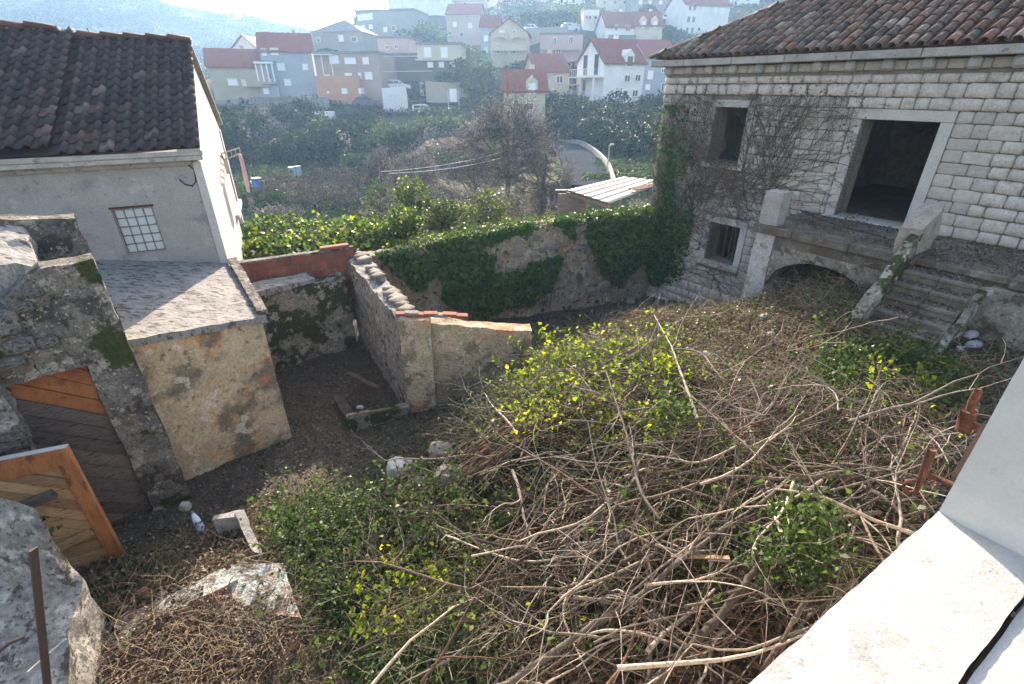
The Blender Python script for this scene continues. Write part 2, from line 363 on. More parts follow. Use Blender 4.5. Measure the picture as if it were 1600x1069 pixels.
m_wood_or = mat('varnished_orange_wood', (.46,.205,.09), (.27,.10,.045), 9, 9, .5, 60, .006, .6, [((.09,.045,.03), 5., .57, .05, .8), ((.30,.20,.14), 2.2, .56, .1, .6)], stretch=(1, 1, .25), spec=.25, grain=.6)
m_wood_pale = mat('bare_pine_plank', (.54,.36,.21), (.33,.21,.12), 14, 8, .7, 50, .01, .8, [((.10,.065,.04), 7., .60, .05, .8)], rnd=.3, stretch=(1., 1., 6., (0, .5, 0)), grain=.7)
m_wood_grey = mat('weathered_grey_plank', (.25,.22,.20), (.10,.088,.08), 12, 8, .8, 50, .01, .9, [((.025,.022,.02), 6., .60, .04, .85), ((.26,.16,.10), 3., .60, .05, .6)], rnd=.28, stretch=(1., 1., 6., (0, .6, 0)), grain=.7)
m_wood_paint = mat('peeling_orange_plank', (.40,.155,.06), (.22,.075,.03), 5, 7, .5, 40, .006, .75, [((.10,.04,.025), 4., .58, .1, .7), ((.52,.33,.17), 2.6, .62, .06, .8)], rnd=.12)
m_log = mat('weathered_timber', (.24,.18,.125), (.14,.105,.075), 12, 6, .6, 40, .01, .9, stretch=(1, 1, .3))
m_retain = mat('stained_retaining_wall', (.30,.275,.24), (.17,.155,.135), 2.4, 9, .8, 12, .03, .95, [((.42,.40,.37), 3.1, .57, .05, .8), ((.07,.062,.05), 4., .54, .08, .8), ((.05,.055,.02), 2., .60, .05, .7)], grain=.8)
m_sill = mat('white_limestone_sill', (.47,.455,.43), (.40,.39,.365), 5, 8, .55, 60, .004, .8, [((.43,.42,.40), 16., .62, .05, .5), ((.20,.19,.17), 3.4, .585, .010, .4), ((.33,.32,.295), 1.6, .58, .10, .4), ((.18,.17,.15), 26., .64, .03, .5)], spec=.3, grain=.2)
m_jamb = mat('smooth_limestone_jamb', (.60,.575,.525), (.50,.48,.44), 6, 8, .35, 60, .003, .75, [((.40,.385,.36), 13., .60, .08, .5), ((.50,.43,.33), 5., .62, .08, .4)], grain=.12)
m_rust = mat('rusty_iron', (.11,.05,.038), (.055,.03,.026), 30, 6, .8, 90, .004, .9, [((.19,.085,.055), 22., .58, .05, .7), ((.03,.02,.02), 40., .58, .04, .6)], spec=.15, grain=.8)
m_bar = mat('dark_rusted_bar', (.085,.055,.045), (.055,.04,.036), 20, 5, .3, 90, .002, .7)
m_mint = mat('pale_mint_painted_plaster', (.42,.47,.445), (.30,.335,.32), 4.5, 9, .8, 20, .03, .9, [((.34,.25,.20), 4., .53, .04, .9), ((.13,.105,.085), 5.5, .53, .05, .9), ((.52,.53,.51), 3.4, .60, .05, .7), ((.06,.05,.04), 22., .58, .04, .7)], grain=.8)
m_rubble = mat('rubble_stone', (.35,.32,.275), (.22,.20,.175), 5, 7, .8, 18, .03, .95, [((.12,.11,.09), 7., .58, .08, .6), ((.08,.085,.03), 3.5, .64, .06, .5)], rnd=.22)
m_brick = mat('red_hollow_brick', (.34,.115,.075), (.22,.075,.055), 4, 6, .5, 30, .01, .9, [((.085,.06,.05), 5., .55, .1, .75), ((.30,.24,.20), 7., .64, .05, .6)], rnd=.2)
m_stepstone = mat('worn_step_concrete', (.20,.18,.155), (.12,.108,.092), 3.4, 7, .7, 18, .02, .95, [((.10,.08,.06), 2., .45, .12, .85), ((.34,.32,.29), 8., .62, .05, .6)])
m_interior = mat('bare_rubble_interior', (.40,.31,.235), (.20,.155,.12), 4, 7, .9, 7, .05, 1.)
m_interior_dark = mat('dusty_earth_floor', (.26,.20,.155), (.14,.11,.085), 3, 7, .8, 20, .03, 1.)
m_darkwood = mat('old_dark_beam', (.12,.085,.06), (.07,.05,.038), 9, 5, .5, 30, .01)
m_bark = mat('grey_brown_bark', (.155,.118,.09), (.085,.064,.05), 30, 5, .6, 60, .006, .9, [((.25,.215,.18), 20., .60, .05, .6), ((.03,.025,.02), 45., .58, .04, .7)], line=True)
m_bark_pale = mat('pale_dead_bark', (.34,.295,.245), (.20,.165,.135), 26, 5, .6, 60, .005, .85, [((.11,.085,.068), 18., .58, .05, .7)], line=True)
m_bark_red = mat('reddish_bark', (.17,.095,.062), (.095,.055,.038), 26, 5, .5, 60, .005, .85, line=True)
m_straw = leafmat('dry_stalks', [(.10,.075,.05), (.24,.18,.12), (.40,.32,.22)], 3., .15)
m_litter = leafmat('fallen_leaves', [(.05,.038,.03), (.12,.09,.065), (.20,.16,.115), (.36,.31,.24)], 4., .1)
m_ivy = leafmat('ivy_leaves', [(.018,.042,.012), (.038,.085,.022), (.07,.14,.035), (.14,.20,.06)], 3., .22, .4)
m_bramble = leafmat('bramble_leaves', [(.022,.045,.014), (.045,.085,.025), (.085,.135,.04), (.16,.20,.08)], 4., .35, .45)
m_lime = leafmat('yellow_green_leaves', [(.07,.12,.025), (.14,.20,.035), (.27,.31,.06), (.36,.33,.08)], 3., .5)
m_autumn = leafmat('yellowing_vine_leaves', [(.045,.085,.02), (.11,.16,.03), (.26,.26,.04), (.42,.26,.04)], 1.6, .5)
m_olive = leafmat('grey_green_leaves', [(.05,.065,.035), (.09,.11,.06), (.15,.17,.10)], 3., .3)
m_redleaf = leafmat('rusty_dead_leaves', [(.06,.035,.022), (.14,.08,.05), (.26,.16,.10)], 3., .25)
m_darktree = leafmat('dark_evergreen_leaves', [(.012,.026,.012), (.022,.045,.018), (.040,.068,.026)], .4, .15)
m_midtree = leafmat('mid_green_leaves', [(.03,.055,.02), (.05,.085,.03), (.09,.12,.045)], .5, .3)
m_greybush = leafmat('bare_twig_haze', [(.14,.12,.10), (.23,.195,.165), (.32,.27,.225)], .8, .2)
m_glassblock = glassmat('glass_block', (.50,.55,.56), .08)
m_gridgrey = mat('pale_grey_grille', (.35,.33,.31), (.25,.16,.12), 20, 3, 0)
m_darkglass = glassmat('dark_window_glass', (.035,.04,.05), .15)
m_asphalt = mat('pale_asphalt', (.07,.078,.09), (.055,.062,.072), .8, 5, .3, 20, .02, 1., spec=0.)
m_plainblack = mat('black_rubber', (.02,.02,.022), (.015,.015,.016), 5, 2, .0)
# ================================================================== COURTYARD GROUND
g_pts = []
for u, v, z in ((700,700,1.25),(800,640,1.5),(850,580,1.6),(950,540,1.65),(1000,600,1.9),(900,700,1.8),(1100,700,2.1),(1000,800,2.0),(1200,800,2.2),(1300,700,2.25),
                (1400,640,2.25),(1000,950,1.9),(800,900,1.5),(700,850,1.25),(600,900,1.1),(600,1000,1.1),(800,1050,1.5),(1200,950,2.2),(1400,850,2.2),(1200,560,2.2),
                (1100,520,1.95),(1300,600,2.4),(1000,492,1.65),(900,535,1.4),(1200,470,2.25),(1280,435,2.6),(1345,405,2.95),(1340,495,2.72),(1440,565,2.6),(1500,560,2.5),(1560,560,2.5),
                (690,670,1.05),(620,700,.75),(600,760,.8),(560,780,.72),(400,720,.62),(500,700,.6),(350,800,.78),(300,780,.78),(450,790,.85),(480,590,.35),(550,545,.32),(600,600,.4),
                (450,690,.5),(650,650,.55),(300,850,1.0),(220,870,1.0),(130,910,1.05),(430,850,1.15),(500,900,1.12),(250,920,1.2),(150,1000,1.2),(400,1060,1.2),(500,1060,1.15),(120,1060,1.2),
                (700,640,.75),(760,610,.85),(840,590,1.1),(1500,700,2.4),(1560,650,2.45)):
    g_pts.append(tuple(atz(u, v, z)))
g_pts += [tuple(atz(*q)) for q in ((240,1010,1.44),(340,1000,1.53),(300,945,1.45),(415,1030,1.47),(330,1080,1.45))]
g_pts = [p for p in g_pts if not (abs(p[0]-atz(400,1060,1.2)[0]) < .02)]
g_pts += [(1.0,10.4,.45),(0,9.2,.6),(1.5,12.6,.25),(3.1,11.6,.3),(4.3,13.4,.3),(5.4,11.7,.7),(6.5,10.6,1.2),(0,11.4,.25),(-2,10,.3),(-1.2,8.9,.45),(4.2,11.2,.8),(7.6,9.2,3.1),
          (-3,12,.3),(-5,8.5,.4),(-4,1.5,1.2),(0,1.2,1.7),(3,1.5,2.2),(6,2.5,2.4),(8,5,2.5),(9,7,2.9),(-6,6,.8),(-7,4,1.0),(-6,2,1.1),(-7,9,.5),(0,-1,1.7),(9,0,2.3),(-8,0,1.1),(7,13,1.0),(10,10,3),(5,15.5,.2),(-4,14,.2),(-8,12,.5),(12,14,2)]
GF = Field(g_pts, .02)
def gz(x, y):
    x = np.asarray(x, float); y = np.asarray(y, float)
    return GG(x, y)
GG = Grid(lambda x, y: GF(x, y)+.035*fbm(x, y, 3.2, 4, 3)+.012*fbm(x, y, 17, 2, 5), -9, 10, -2, 15, .06)
def gzs(x, y): return float(gz(np.array([x]), np.array([y]))[0])
def gpos(u, v, dz=0.):        # where the sight line meets the courtyard ground (+dz)
    z = 1.5
    for i in range(14):
        p = atz(u, v, z); z += .6*(gzs(p.x, p.y)+dz-z)
    return atz(u, v, z)
sheet('courtyard_ground', np.arange(-8.4, 9.2, .07), np.arange(-1, 14.7, .07), gz, m_ground)
# ================================================================== THE OLD STONE HOUSE (right)
d2 = Vector((-.581, .814, 0)).normalized(); n2 = Vector((-d2.y, d2.x, 0)); O2 = Vector((6.84, 10.71, 0))
def Fc(t, o, z): return O2+d2*t+n2*o+Vector((0, 0, z))
hs = thing('stone_house', Fc(4.75, 0, .3), 'abandoned two storey white stone house with old clay tile roof, ivy and empty window openings', 'house')
T0, T1 = -7.5, 4.78
WU = (2.30, 3.17, 4.33, 5.57); DR = (-1.42, -.14, 3.55, 5.44); WL = (1.86, 2.72, 1.86, 2.86); ARC = (-1.75, .02, .3, 2.9)
def holes_wall(mb, fr, t0, t1, z0, z1, o0, o1, holes):
    ts = sorted({t0, t1, *[h[i] for h in holes for i in (0, 1)]}); zs = sorted({z0, z1, *[h[i] for h in holes for i in (2, 3)]})
    for a, b in zip(ts, ts[1:]):
        for c, e in zip(zs, zs[1:]):
            if any(h[0] <= a+1e-6 and b <= h[1]+1e-6 and h[2] <= c+1e-6 and e <= h[3]+1e-6 for h in holes): continue
            mb.fbox(fr, (a, o0, c), (b, o1, e))
mb = MB(); holes_wall(mb, Fc, T0, T1, -.4, 6.28, -.55, 0, [WU, DR, WL, (-1.6, -.3, .3, 2.7)]); mb.build('wall', m_mortar, hs)
mb = MB(); mb.fbox(Fc, (T1-.55, -6.2, -.4), (T1, -.56, 6.28)); mb.fbox(Fc, (T0, -6.2, -.4), (T0+.5, -.56, 6.28)); mb.fbox(Fc, (T0+.51, -6.2, -.4), (T1-.56, -5.7, 6.28)); mb.build('outer_wall', m_ashlar, hs)
mb = MB(); mb.fbox(Fc, (T0+.52, -5.69, 3.3), (T1-.57, -.56, 3.5)); mb.build('upper_floor', m_interior_dark, hs)
mb = MB(); mb.fbox(Fc, (T0+.53, -5.60, 3.51), (T1-.6, -5.35, 6.2)); mb.fbox(Fc, (1.15, -5.34, 3.51), (1.4, -2.7, 6.2)); mb.build('inner_wall', m_interior, hs)
mb = MB(); mb.fbox(Fc, (T0+.52, -5.69, 6.0), (T1-.57, -.56, 6.12)); mb.build('attic_floor', m_darkwood, hs)
for t in (-3.2, -1.9, -.6, .6, 1.7, 2.6, 3.5): MB().fbox(Fc, (t, -5.3, 5.82), (t+.14, -.58, 5.99)).build('ceiling_beam', m_darkwood, hs)
MB().bar(Fc(2.9, -.7, 3.6), Fc(2.42, -1.7, 5.95), .09, .16).build('fallen_beam', m_trim, hs)
MB().bar(Fc(2.5, -.6, 4.45), Fc(2.95, -1.7, 3.9), .12, .05).build('fallen_beam', m_trim, hs)
MB().bar(Fc(2.1, -.8, 3.9), Fc(3.2, -1.3, 4.4), .10, .05).build('fallen_beam', m_log, hs)
for i, t in enumerate((1.98, 2.14, 2.29, 2.5)): MB().bar(Fc(t, -.35-.05*i, 1.5), Fc(t+.06-.05*i, -.3, 2.84), .10, .03).build('leaning_board', m_darkwood, hs)
# dressed frames
def frame_stones(hole, wd, proj=.05, sill=True, bev=.008):
    a, b, c, e = hole; g = .004
    MB().fbox(Fc, (a-wd, -.18, e+g), (b+wd, proj, e+wd)).build('lintel', m_trim, hs, bevel=bev)
    for s0, s1 in ((a-wd, a), (b, b+wd)): MB().fbox(Fc, (s0, -.3, c), (s1, proj-.004, e)).build('jamb', m_trim, hs, bevel=bev)
    if sill: MB().fbox(Fc, (a-wd, -.28, c-wd+.02), (b+wd, proj+.02, c-g)).build('sill', m_trim, hs, bevel=bev)
frame_stones(WU, .16); frame_stones(DR, .19, sill=False); frame_stones(WL, .17)
MB().fbox(Fc, (DR[0]-.2, -.45, 3.36), (DR[1]+.2, .12, 3.56)).build('door_threshold', m_trim, hs, bevel=.01)
# ashlar courses
sm = stone_meshes(m_ashlar, 7, 3, 'ashlar_stone', .10)
rs = random.Random(5); zc = .12; n_st = 0; rest = MB()
avoid = [(WU[0]-.17, WU[1]+.17, WU[2]-.15, WU[3]+.17), (DR[0]-.2, DR[1]+.2, 3.3, DR[3]+.2), (WL[0]-.18, WL[1]+.18, WL[2]-.16, WL[3]+.18), (-9, .42, -1, 3.4)]
while zc < 6.1:
    h = rs.uniform(.19, .235) if zc > 1.6 else rs.uniform(.17, .30)
    if zc+h > 6.12: h = 6.22-zc
    t = T1-.005
    while t > -3.6:
        w_ = rs.uniform(.20, .44) if zc > 1.6 else rs.uniform(.16, .36)
        if t > 4.6: w_ = rs.choice((.42, .28))
        lo = t-w_
        for a, b, c, e in avoid:          # trim at openings
            if c < zc+h*.5 < e:
                if lo < b < t and t > b: lo = max(lo, b)
                if a < t <= b+1e-6: t = a; lo = t-w_
        ok = t-lo > .07 and not any(c < zc+h*.5 < e and lo < b-1e-6 and t > a+1e-6 for a, b, c, e in avoid)
        if ok and t > -3.6:
            zz = zc+h/2; tt = (t+lo)/2; j = .011
            vis = n_st < 296 and t > -2.2 and zc > 1.0
            k = rs.randrange(7); fl = rs.choice((1, -1))
            p = Fc(tt, .012+rs.uniform(-.008, .010), zz)
            if vis:
                place(sm[k], 'ashlar_stone', hs, frameM(d2*(t-lo-j), n2*rs.uniform(.045, .085), Vector((0, 0, (h-j))), p)); n_st += 1
            else:
                sv = sm[k].vertices; n0 = len(rest.v)
                for q in sv: rest.v.append(tuple(Fc(tt+q.co.x*(t-lo-j), .012+q.co.y*.12, zz+q.co.z*(h-j))))
                rest.f += [tuple(n0+i for i in pl.vertices) for pl in sm[k].polygons]
        t = lo
    zc += h
if rest.v: tag(rest.build('ashlar_masonry', m_ashlar, hs, smooth=True), kind='stuff')
# cornice, corbels
t = T1+.3
while t > -4:
    L_ = rs.uniform(.9, 1.5); MB().fbox(Fc, (t-L_+.012, -.6, 6.46), (t, .33, 6.60)).build('cornice_slab', m_cornice, hs, bevel=.012); t -= L_
t = T1-.05
while t > -3.5:
    o = MB().fbox(Fc, (t-.20, -.05, 6.27), (t, .22, 6.455)).build('corbel', m_cornice, hs, bevel=.04); t -= rs.uniform(.56, .64)
MB().fbox(Fc, (T0, -.5, 6.281), (T1, .035, 6.44)).build('frieze_wall', m_mortar, hs)
t = T1-.02
while t > -3.4:
    w_ = rs.uniform(.2, .36); place(rs.choice(sm), 'frieze_stone', hs, frameM(d2*(w_-.02), n2*.09, Vector((0, 0, .15)), Fc(t-w_/2, .035, 6.36))); t -= w_
MB().fbox(Fc, (T1, -6.5, 6.46), (T1+.3, -.61, 6.6)).build('cornice_slab', m_cornice, hs, bevel=.012)
# roof: hip end on the left
PIT = math.tan(R(28)); EO, EZ = .30, 6.63; TE = T1+.30; OB = -6.5; HALF = (EO-OB)/2; RZ = EZ+HALF*PIT
TR = TE-HALF
mb = MB()
mb.quad(Fc(-9, EO-.04, EZ), Fc(TE-.04, EO-.04, EZ), Fc(TR, EO-HALF, RZ), Fc(-9, EO-HALF, RZ)); mb.quad(Fc(TE-.04, EO-.04, EZ), Fc(TE-.04, OB+.04, EZ), Fc(TR, EO-HALF, RZ))
mb.quad(Fc(-9, OB, EZ), Fc(TE, OB, EZ), Fc(TR, EO-HALF, RZ), Fc(-9, EO-HALF, RZ)); mb.build('roof_deck', m_tile_r, hs)
def barrel(name, mat_, L_=.42, r0=.085, r1=.072, th=.013, seg=7, arc=math.pi):
    v = []; f = []
    for j, (y, r) in enumerate(((0, r0), (L_, r1))):
        for i in range(seg+1):
            a = (math.pi-arc)/2+arc*i/seg; v.append((r*math.cos(a), y, r*math.sin(a)*.92))
        for i in range(seg+1):
            a = (math.pi-arc)/2+arc*i/seg; v.append(((r-th)*math.cos(a), y, (r-th)*math.sin(a)*.92))
    n = seg+1
    for i in range(seg):
        f += [(i, i+1, 2*n+i+1, 2*n+i), (n+i+1, n+i, 3*n+i, 3*n+i+1), (i+1, i, n+i, n+i+1)]
    f += [(0, 2*n, 3*n, n), (n-1, 2*n-1, 4*n-1, 3*n-1)]
    me = bpy.data.meshes.new(name); me.from_pydata(v, [], f); me.materials.append(mat_); me.polygons.foreach_set('use_smooth', [True]*len(f)); me.update(); return me
bt = barrel('barrel_tile', m_tile_r)
sl_up = (-n2*1+Vector((0, 0, PIT))).normalized(); nrm = d2.cross(sl_up)*-1
if nrm.z < 0: nrm = -nrm
SP, ROW = .215, .33; slopeL = HALF/math.cos(math.atan(PIT)); n_tile = 0; pan = MB(); restt = MB()
def merge(mbx, me, M):
    n0 = len(mbx.v); mbx.v += [tuple(M@q.co) for q in me.vertices]; mbx.f += [tuple(n0+i for i in pl.vertices) for pl in me.polygons]
t = TE-.12; c_ = 0
while t > -4.6:
    maxs = slopeL*min(1, (TE-t)/HALF)
    r_ = 0
    while r_*ROW < maxs-.05:
        s = r_*ROW-.05
        p = Fc(t+rs.uniform(-.012, .012), EO, EZ)+sl_up*s+nrm*(.03+.012)
        yaw = rs.uniform(-.05, .05); tilt = .045
        x = (d2*math.cos(yaw)+sl_up*math.sin(yaw)); y = (sl_up*math.cos(yaw)-d2*math.sin(yaw)-nrm*tilt).normalized(); x = (x-y*x.dot(y)).normalized(); z = x.cross(y)
        if z.z < 0: x = -x; z = x.cross(y)
        M = frameM(x, y, z, p)
        if n_tile < 298 and t > -3.0: place(bt, 'barrel_tile', hs, M); n_tile += 1
        else: merge(restt, bt, M)
        # pan tile between
        p2 = Fc(t-SP/2, EO, EZ)+sl_up*(s+.03)+nrm*.055
        M2 = frameM(x*.9, y, -z*.55, p2); merge(pan, bt, M2)
        r_ += 1
    t -= SP*rs.uniform(.97, 1.03); c_ += 1
tag(pan.build('pan_tiles', m_tile_r, hs, smooth=True), kind='stuff')
# hip and left slope tiles
hipd = (Fc(TR, EO-HALF, RZ)-Fc(TE, EO, EZ)); hl = hipd.length; hipd.normalize(); s = -.05
hx = hipd.cross(Vector((0, 0, 1))).normalized(); hz = hx.cross(hipd)
while s < hl: place(bt, 'hip_tile', hs, frameM(hx*1.05, hipd, hz*1.05, Fc(TE, EO, EZ)+hipd*s+hz*.04)); s += .33
up3 = (-d2+Vector((0, 0, PIT))).normalized(); nr3 = n2.cross(up3); nr3 = nr3 if nr3.z > 0 else -nr3
o_ = EO-.12
while o_ > OB:
    mx = slopeL*min(1, (EO-o_)/HALF, (o_-OB)/HALF); r_ = 0
    while r_*ROW < mx-.05:
        x = n2; y = (up3-nr3*.045).normalized(); z = x.cross(y); x = x if z.z > 0 else -x; z = x.cross(y)
        merge(restt, bt, frameM(x, y, z, Fc(TE, o_, EZ)+up3*(r_*ROW-.05)+nr3*.045)); r_ += 1
    o_ -= SP
tag(restt.build('outer_barrel_tiles', m_tile_r, hs, smooth=True), kind='stuff')
# ------------------------------------------------------------------ landing, porch vault, parapet, stairs (one masonry thing)
st = thing('stone_stair_landing', Fc(0, 1, 2.6), 'raised stone landing and worn steps leading up to the doorway of the old house', 'stairs')
LE, LW = .45, 2.0
mb = MB(); holes_wall(mb, Fc, -5.5, LE-.06, 3.2, 3.43, .06, LW-.05, []); mb.build('landing_slab', m_stepstone, st)
mb = MB(); mb.fbox(Fc, (-5.5, .03, 3.431), (LE, LW, 3.54)); mb.build('landing_paving', m_stepstone, st, bevel=.015)
# kerb stones along the landing edge
t = LE+.02
while t > -5.3:
    L_ = rs.uniform(.7, 1.2)
    if not (-3.3 < t-L_/2 < -2.2): MB().fbox(Fc, (t-L_+.01, LW-.28, 3.4), (t, LW+.05, 3.56)).build('edge_stone', m_stepstone, st, bevel=.015)
    t -= L_
# arch front
mb = MB(); n_ = 14; a0, a1, zb, cr = -1.95, .02, 2.35, 3.02
def arcz(t): x = (t-(a0+a1)/2)/((a1-a0)/2); return zb+(cr-zb)*math.sqrt(max(0, 1-x*x))
for i in range(n_):
    ta, tb = a0+(a1-a0)*i/n_, a0+(a1-a0)*(i+1)/n_
    mb.hexa([Fc(ta, 0.03, arcz(ta)), Fc(tb, 0.03, arcz(tb)), Fc(tb, LW-.06, arcz(tb)), Fc(ta, LW-.06, arcz(ta)), Fc(ta, .03, 3.42), Fc(tb, .03, 3.42), Fc(tb, LW-.06, 3.42), Fc(ta, LW-.06, 3.42)])
mb.build('vault', m_retain, st)
def fq(t0, t1, o0, o1): return [Fc(t0, o0, 0).xy[:], Fc(t0, o1, 0).xy[:], Fc(t1, o1, 0).xy[:], Fc(t1, o0, 0).xy[:]]
def ccw(q):
    a = sum(q[i][0]*q[(i+1) % 4][1]-q[(i+1) % 4][0]*q[i][1] for i in range(4)); return q if a > 0 else q[::-1]
m_porch = mat('flaking_white_plaster', (.46,.46,.455), (.36,.36,.36), 2.2, 7, .6, 12, .03, .95, [((.25,.22,.18), 3.1, .57, .06, .8), ((.13,.12,.10), 8., .62, .05, .6)])
rough('porch_pier', ccw(fq(.03, LE-.03, .05, LW-.04)), .2, 3.42, m_porch, st, .12, .02)
rough('porch_wall', ccw(fq(-5.5, -1.96, LW-.5, LW-.05)), .2, 3.2, m_porch, st, .2, .02)
# parapet remains
rough('parapet_block', ccw(fq(.05, .42, LW-.34, LW-.02)), 3.56, 4.2, m_cornice, st, .08, .015)
pf = [(-2.25, LW+.02), (-2.25, LW-.75), (-1.95, LW-.75), (-1.95, LW+.02)]
rough('parapet_pier', ccw([Fc(a, b, 0).xy[:] for a, b in pf]), 3.5, [4.0, 4.3, 4.3, 3.95], m_rubble, st, .09, .05, 3.)
# steps
NS, RI, TRD = 5, .16, .24
for k in range(NS):
    MB().fbox(Fc, (-3.75, LW-.1+k*TRD*0, 2.2), (-2.3, LW+.10+(k)*TRD+.02, 3.5-(k)*RI-.10+.0)).build('step_core', m_stepstone, st) if False else None
for k in range(NS):
    zt = 3.54-(k+1)*RI+.02; o0 = LW+.0+k*TRD
    for (ta, tb) in ((-3.22, -2.76), (-2.755, -2.28)):
        MB().fbox(Fc, (ta, o0-.02+.004*k, zt-.5), (tb, o0+TRD+.03, zt-.065)).build('riser', m_stepstone, st)
        MB().fbox(Fc, (ta, o0-.02, zt-.06+rs.uniform(-.006, .006)), (tb, o0+TRD+.055, zt)).build('tread', m_stepstone, st, bevel=.012)
mb = MB()
def cheek(t0, t1, drop0, drop1, nm, mat_, am):
    q = ccw([Fc(t0, LW-.02, 0).xy[:], Fc(t1, LW-.02, 0).xy[:], Fc(t1, LW+1.35, 0).xy[:], Fc(t0, LW+1.35, 0).xy[:]])
    # heights follow the fall of the stair
    zz = [3.54+drop0 if (Vector((*p, 0))-O2).dot(n2) < LW+.5 else 2.7+drop1 for p in q]
    rough(nm, q, 2.0, zz, mat_, st, .1, am, 3.)
cheek(-2.27, -2.12, .38, .16, 'stair_cheek', m_moss, .03)
cheek(-3.32, -3.23, -.10, -.08, 'stair_cheek', m_moss, .02)
# retaining wall right of the stair
rough('porch_wall', ccw([Fc(-5.5, LW-.04, 0).xy[:], Fc(-5.5, LW+.16, 0).xy[:], Fc(-3.2, LW+.16, 0).xy[:], Fc(-3.2, LW-.04, 0).xy[:]]), 2.0, 3.38, m_retain, st, .1, .04)
# ================================================================== HOUSE ON THE LEFT
A3 = Vector((-5.55, 9.17, 0)); a3 = Vector((-.883, -.469, 0)).normalized(); g3 = Vector((-.4226, .906, 0)).normalized(); f3 = Vector((.469, -.883, 0))   # left along the front, back along the gable, outward
def Fl(s, q, z): return A3+a3*s+g3*q+Vector((0, 0, z))
lh = thing('rendered_house', Fl(0, 0, 1), 'grey rendered house with dark tiled roof, glass block window and white gable wall', 'house')
QD, EZ3, RZ3 = 6.9, 5.02, 6.80; QH = QD/2
WN = (.89, 1.49, 3.34, 4.14)
mb = MB(); holes_wall(mb, Fl, 0, 9, -.5, 4.93, 0, .28, [WN]); mb.build('front_wall', m_render_grey, lh)
mb = MB(); mb.hexa([Fl(.0, .281, -2), Fl(.0, 5.3, -2), Fl(.25, 5.3, -2), Fl(.25, .281, -2), Fl(.0, .281, 4.95), Fl(.0, 5.3, 4.95), Fl(.25, 5.3, 4.95), Fl(.25, .281, 4.95)])
mb.v += [tuple(Fl(.0, .0, 4.94)), tuple(Fl(.0, QH, 6.70)), tuple(Fl(.0, QD, 4.94)), tuple(Fl(.25, .0, 4.94)), tuple(Fl(.25, QH, 6.70)), tuple(Fl(.25, QD, 4.94))]
n = len(mb.v)-6; mb.f += [(n, n+2, n+1), (n+3, n+4, n+5), (n, n+3, n+5, n+2), (n, n+1, n+4, n+3), (n+1, n+2, n+5, n+4)]
mb.build('gable_wall', m_white, lh)
mb = MB(); mb.fbox(Fl, (.01, 5.31, 4.2), (.24, QD-.35, 4.93)); mb.fbox(Fl, (.01, 5.31, 2.75), (.3, QD-.35, 2.95)); mb.fbox(Fl, (-.10, 4.6, 2.80), (-.005, QD+.1, 2.92)); mb.build('balcony_slab', m_white, lh)
MB().fbox(Fl, (-.02, QD-.32, -2), (.27, QD, 4.92)).build('porch_column', m_white, lh, bevel=.01)
MB().fbox(Fl, (.02, QD-1.6+.02, 2.96), (.09, QD-.36, 3.75)).build('balcony_parapet', m_white, lh)
MB().fbox(Fl, (6, 5.4, -2), (9, 6.9, 4.9)).fbox(Fl, (.3, 5.31, -2), (5.99, 5.5, 4.9)).build('rear_wall', m_render_grey, lh)
MB().fbox(Fl, (-.03, -.05, -.5), (.10, -.002, 4.84)).build('corner_pilaster', m_white, lh)
MB().fbox(Fl, (-.12, -.28, 4.96), (9, .3, 5.04)).build('eave_slab', m_eave, lh, bevel=.01)
MB().fbox(Fl, (-.10, -.26, 4.88), (9, -.13, 4.958)).build('gutter_lip', m_eave, lh, bevel=.01)
MB().fbox(Fl, (.105, -.10, 4.80), (9, -.004, 4.955)).build('eave_moulding', m_cornice, lh)
for s in (1, -1):
    q0, q1 = (-.28, QH) if s > 0 else (QH, QD+.25)
    z0, z1 = (EZ3, RZ3+.02) if s > 0 else (RZ3+.02, EZ3)
    MB().hexa([Fl(-.10, q0, z0), Fl(.24, q0, z0), Fl(.24, q1, z1), Fl(-.10, q1, z1), Fl(-.10, q0, z0+.05), Fl(.24, q0, z0+.05), Fl(.24, q1, z1+.05), Fl(-.10, q1, z1+.05)]).build('rake_board', m_eave, lh)
mb = MB(); mb.quad(Fl(-.1, -.28, EZ3+.052), Fl(9, -.28, EZ3+.052), Fl(9, QH, RZ3+.075), Fl(-.1, QH, RZ3+.075)); mb.quad(Fl(-.1, QH, RZ3+.075), Fl(9, QH, RZ3+.075), Fl(9, QD+.25, EZ3+.052), Fl(-.1, QD+.25, EZ3+.052)); mb.build('roof_deck', m_tile_l, lh)
# interlocking tiles: a flat pan with a raised roll
def wave_tile(name, mat_, W=.205, L_=.345, hgt=.05):
    xs = [0, .05, .09, .12, .145, .17, .195, .215]; hs_ = [0, .0, .008, .036, .064, .066, .042, .010]
    v = []; f = []
    for y, dz in ((0, .026), (L_, 0)):
        for x, h_ in zip(xs, hs_): v.append((x-.1, y, h_+dz))
    for y in (0,):
        for x, h_ in zip(xs, hs_): v.append((x-.1, y, h_*.8-.004))
    n = len(xs)
    for i in range(n-1): f += [(i, i+1, n+i+1, n+i), (2*n+i, 2*n+i+1, i+1, i)]
    me = bpy.data.meshes.new(name); me.from_pydata(v, [], f); me.materials.append(mat_); me.polygons.foreach_set('use_smooth', [True]*len(f)); me.update(); return me
wt = wave_tile('roof_tile', m_tile_l); up_l = (Fl(0, QH, RZ3)-Fl(0, -.28, EZ3)); SL = up_l.length; up_l.normalize(); nl = (-a3).cross(up_l); nl = nl if nl.z > 0 else -nl
rst = MB(); ntl = 0; s = -.0; rows = int(SL/.30)
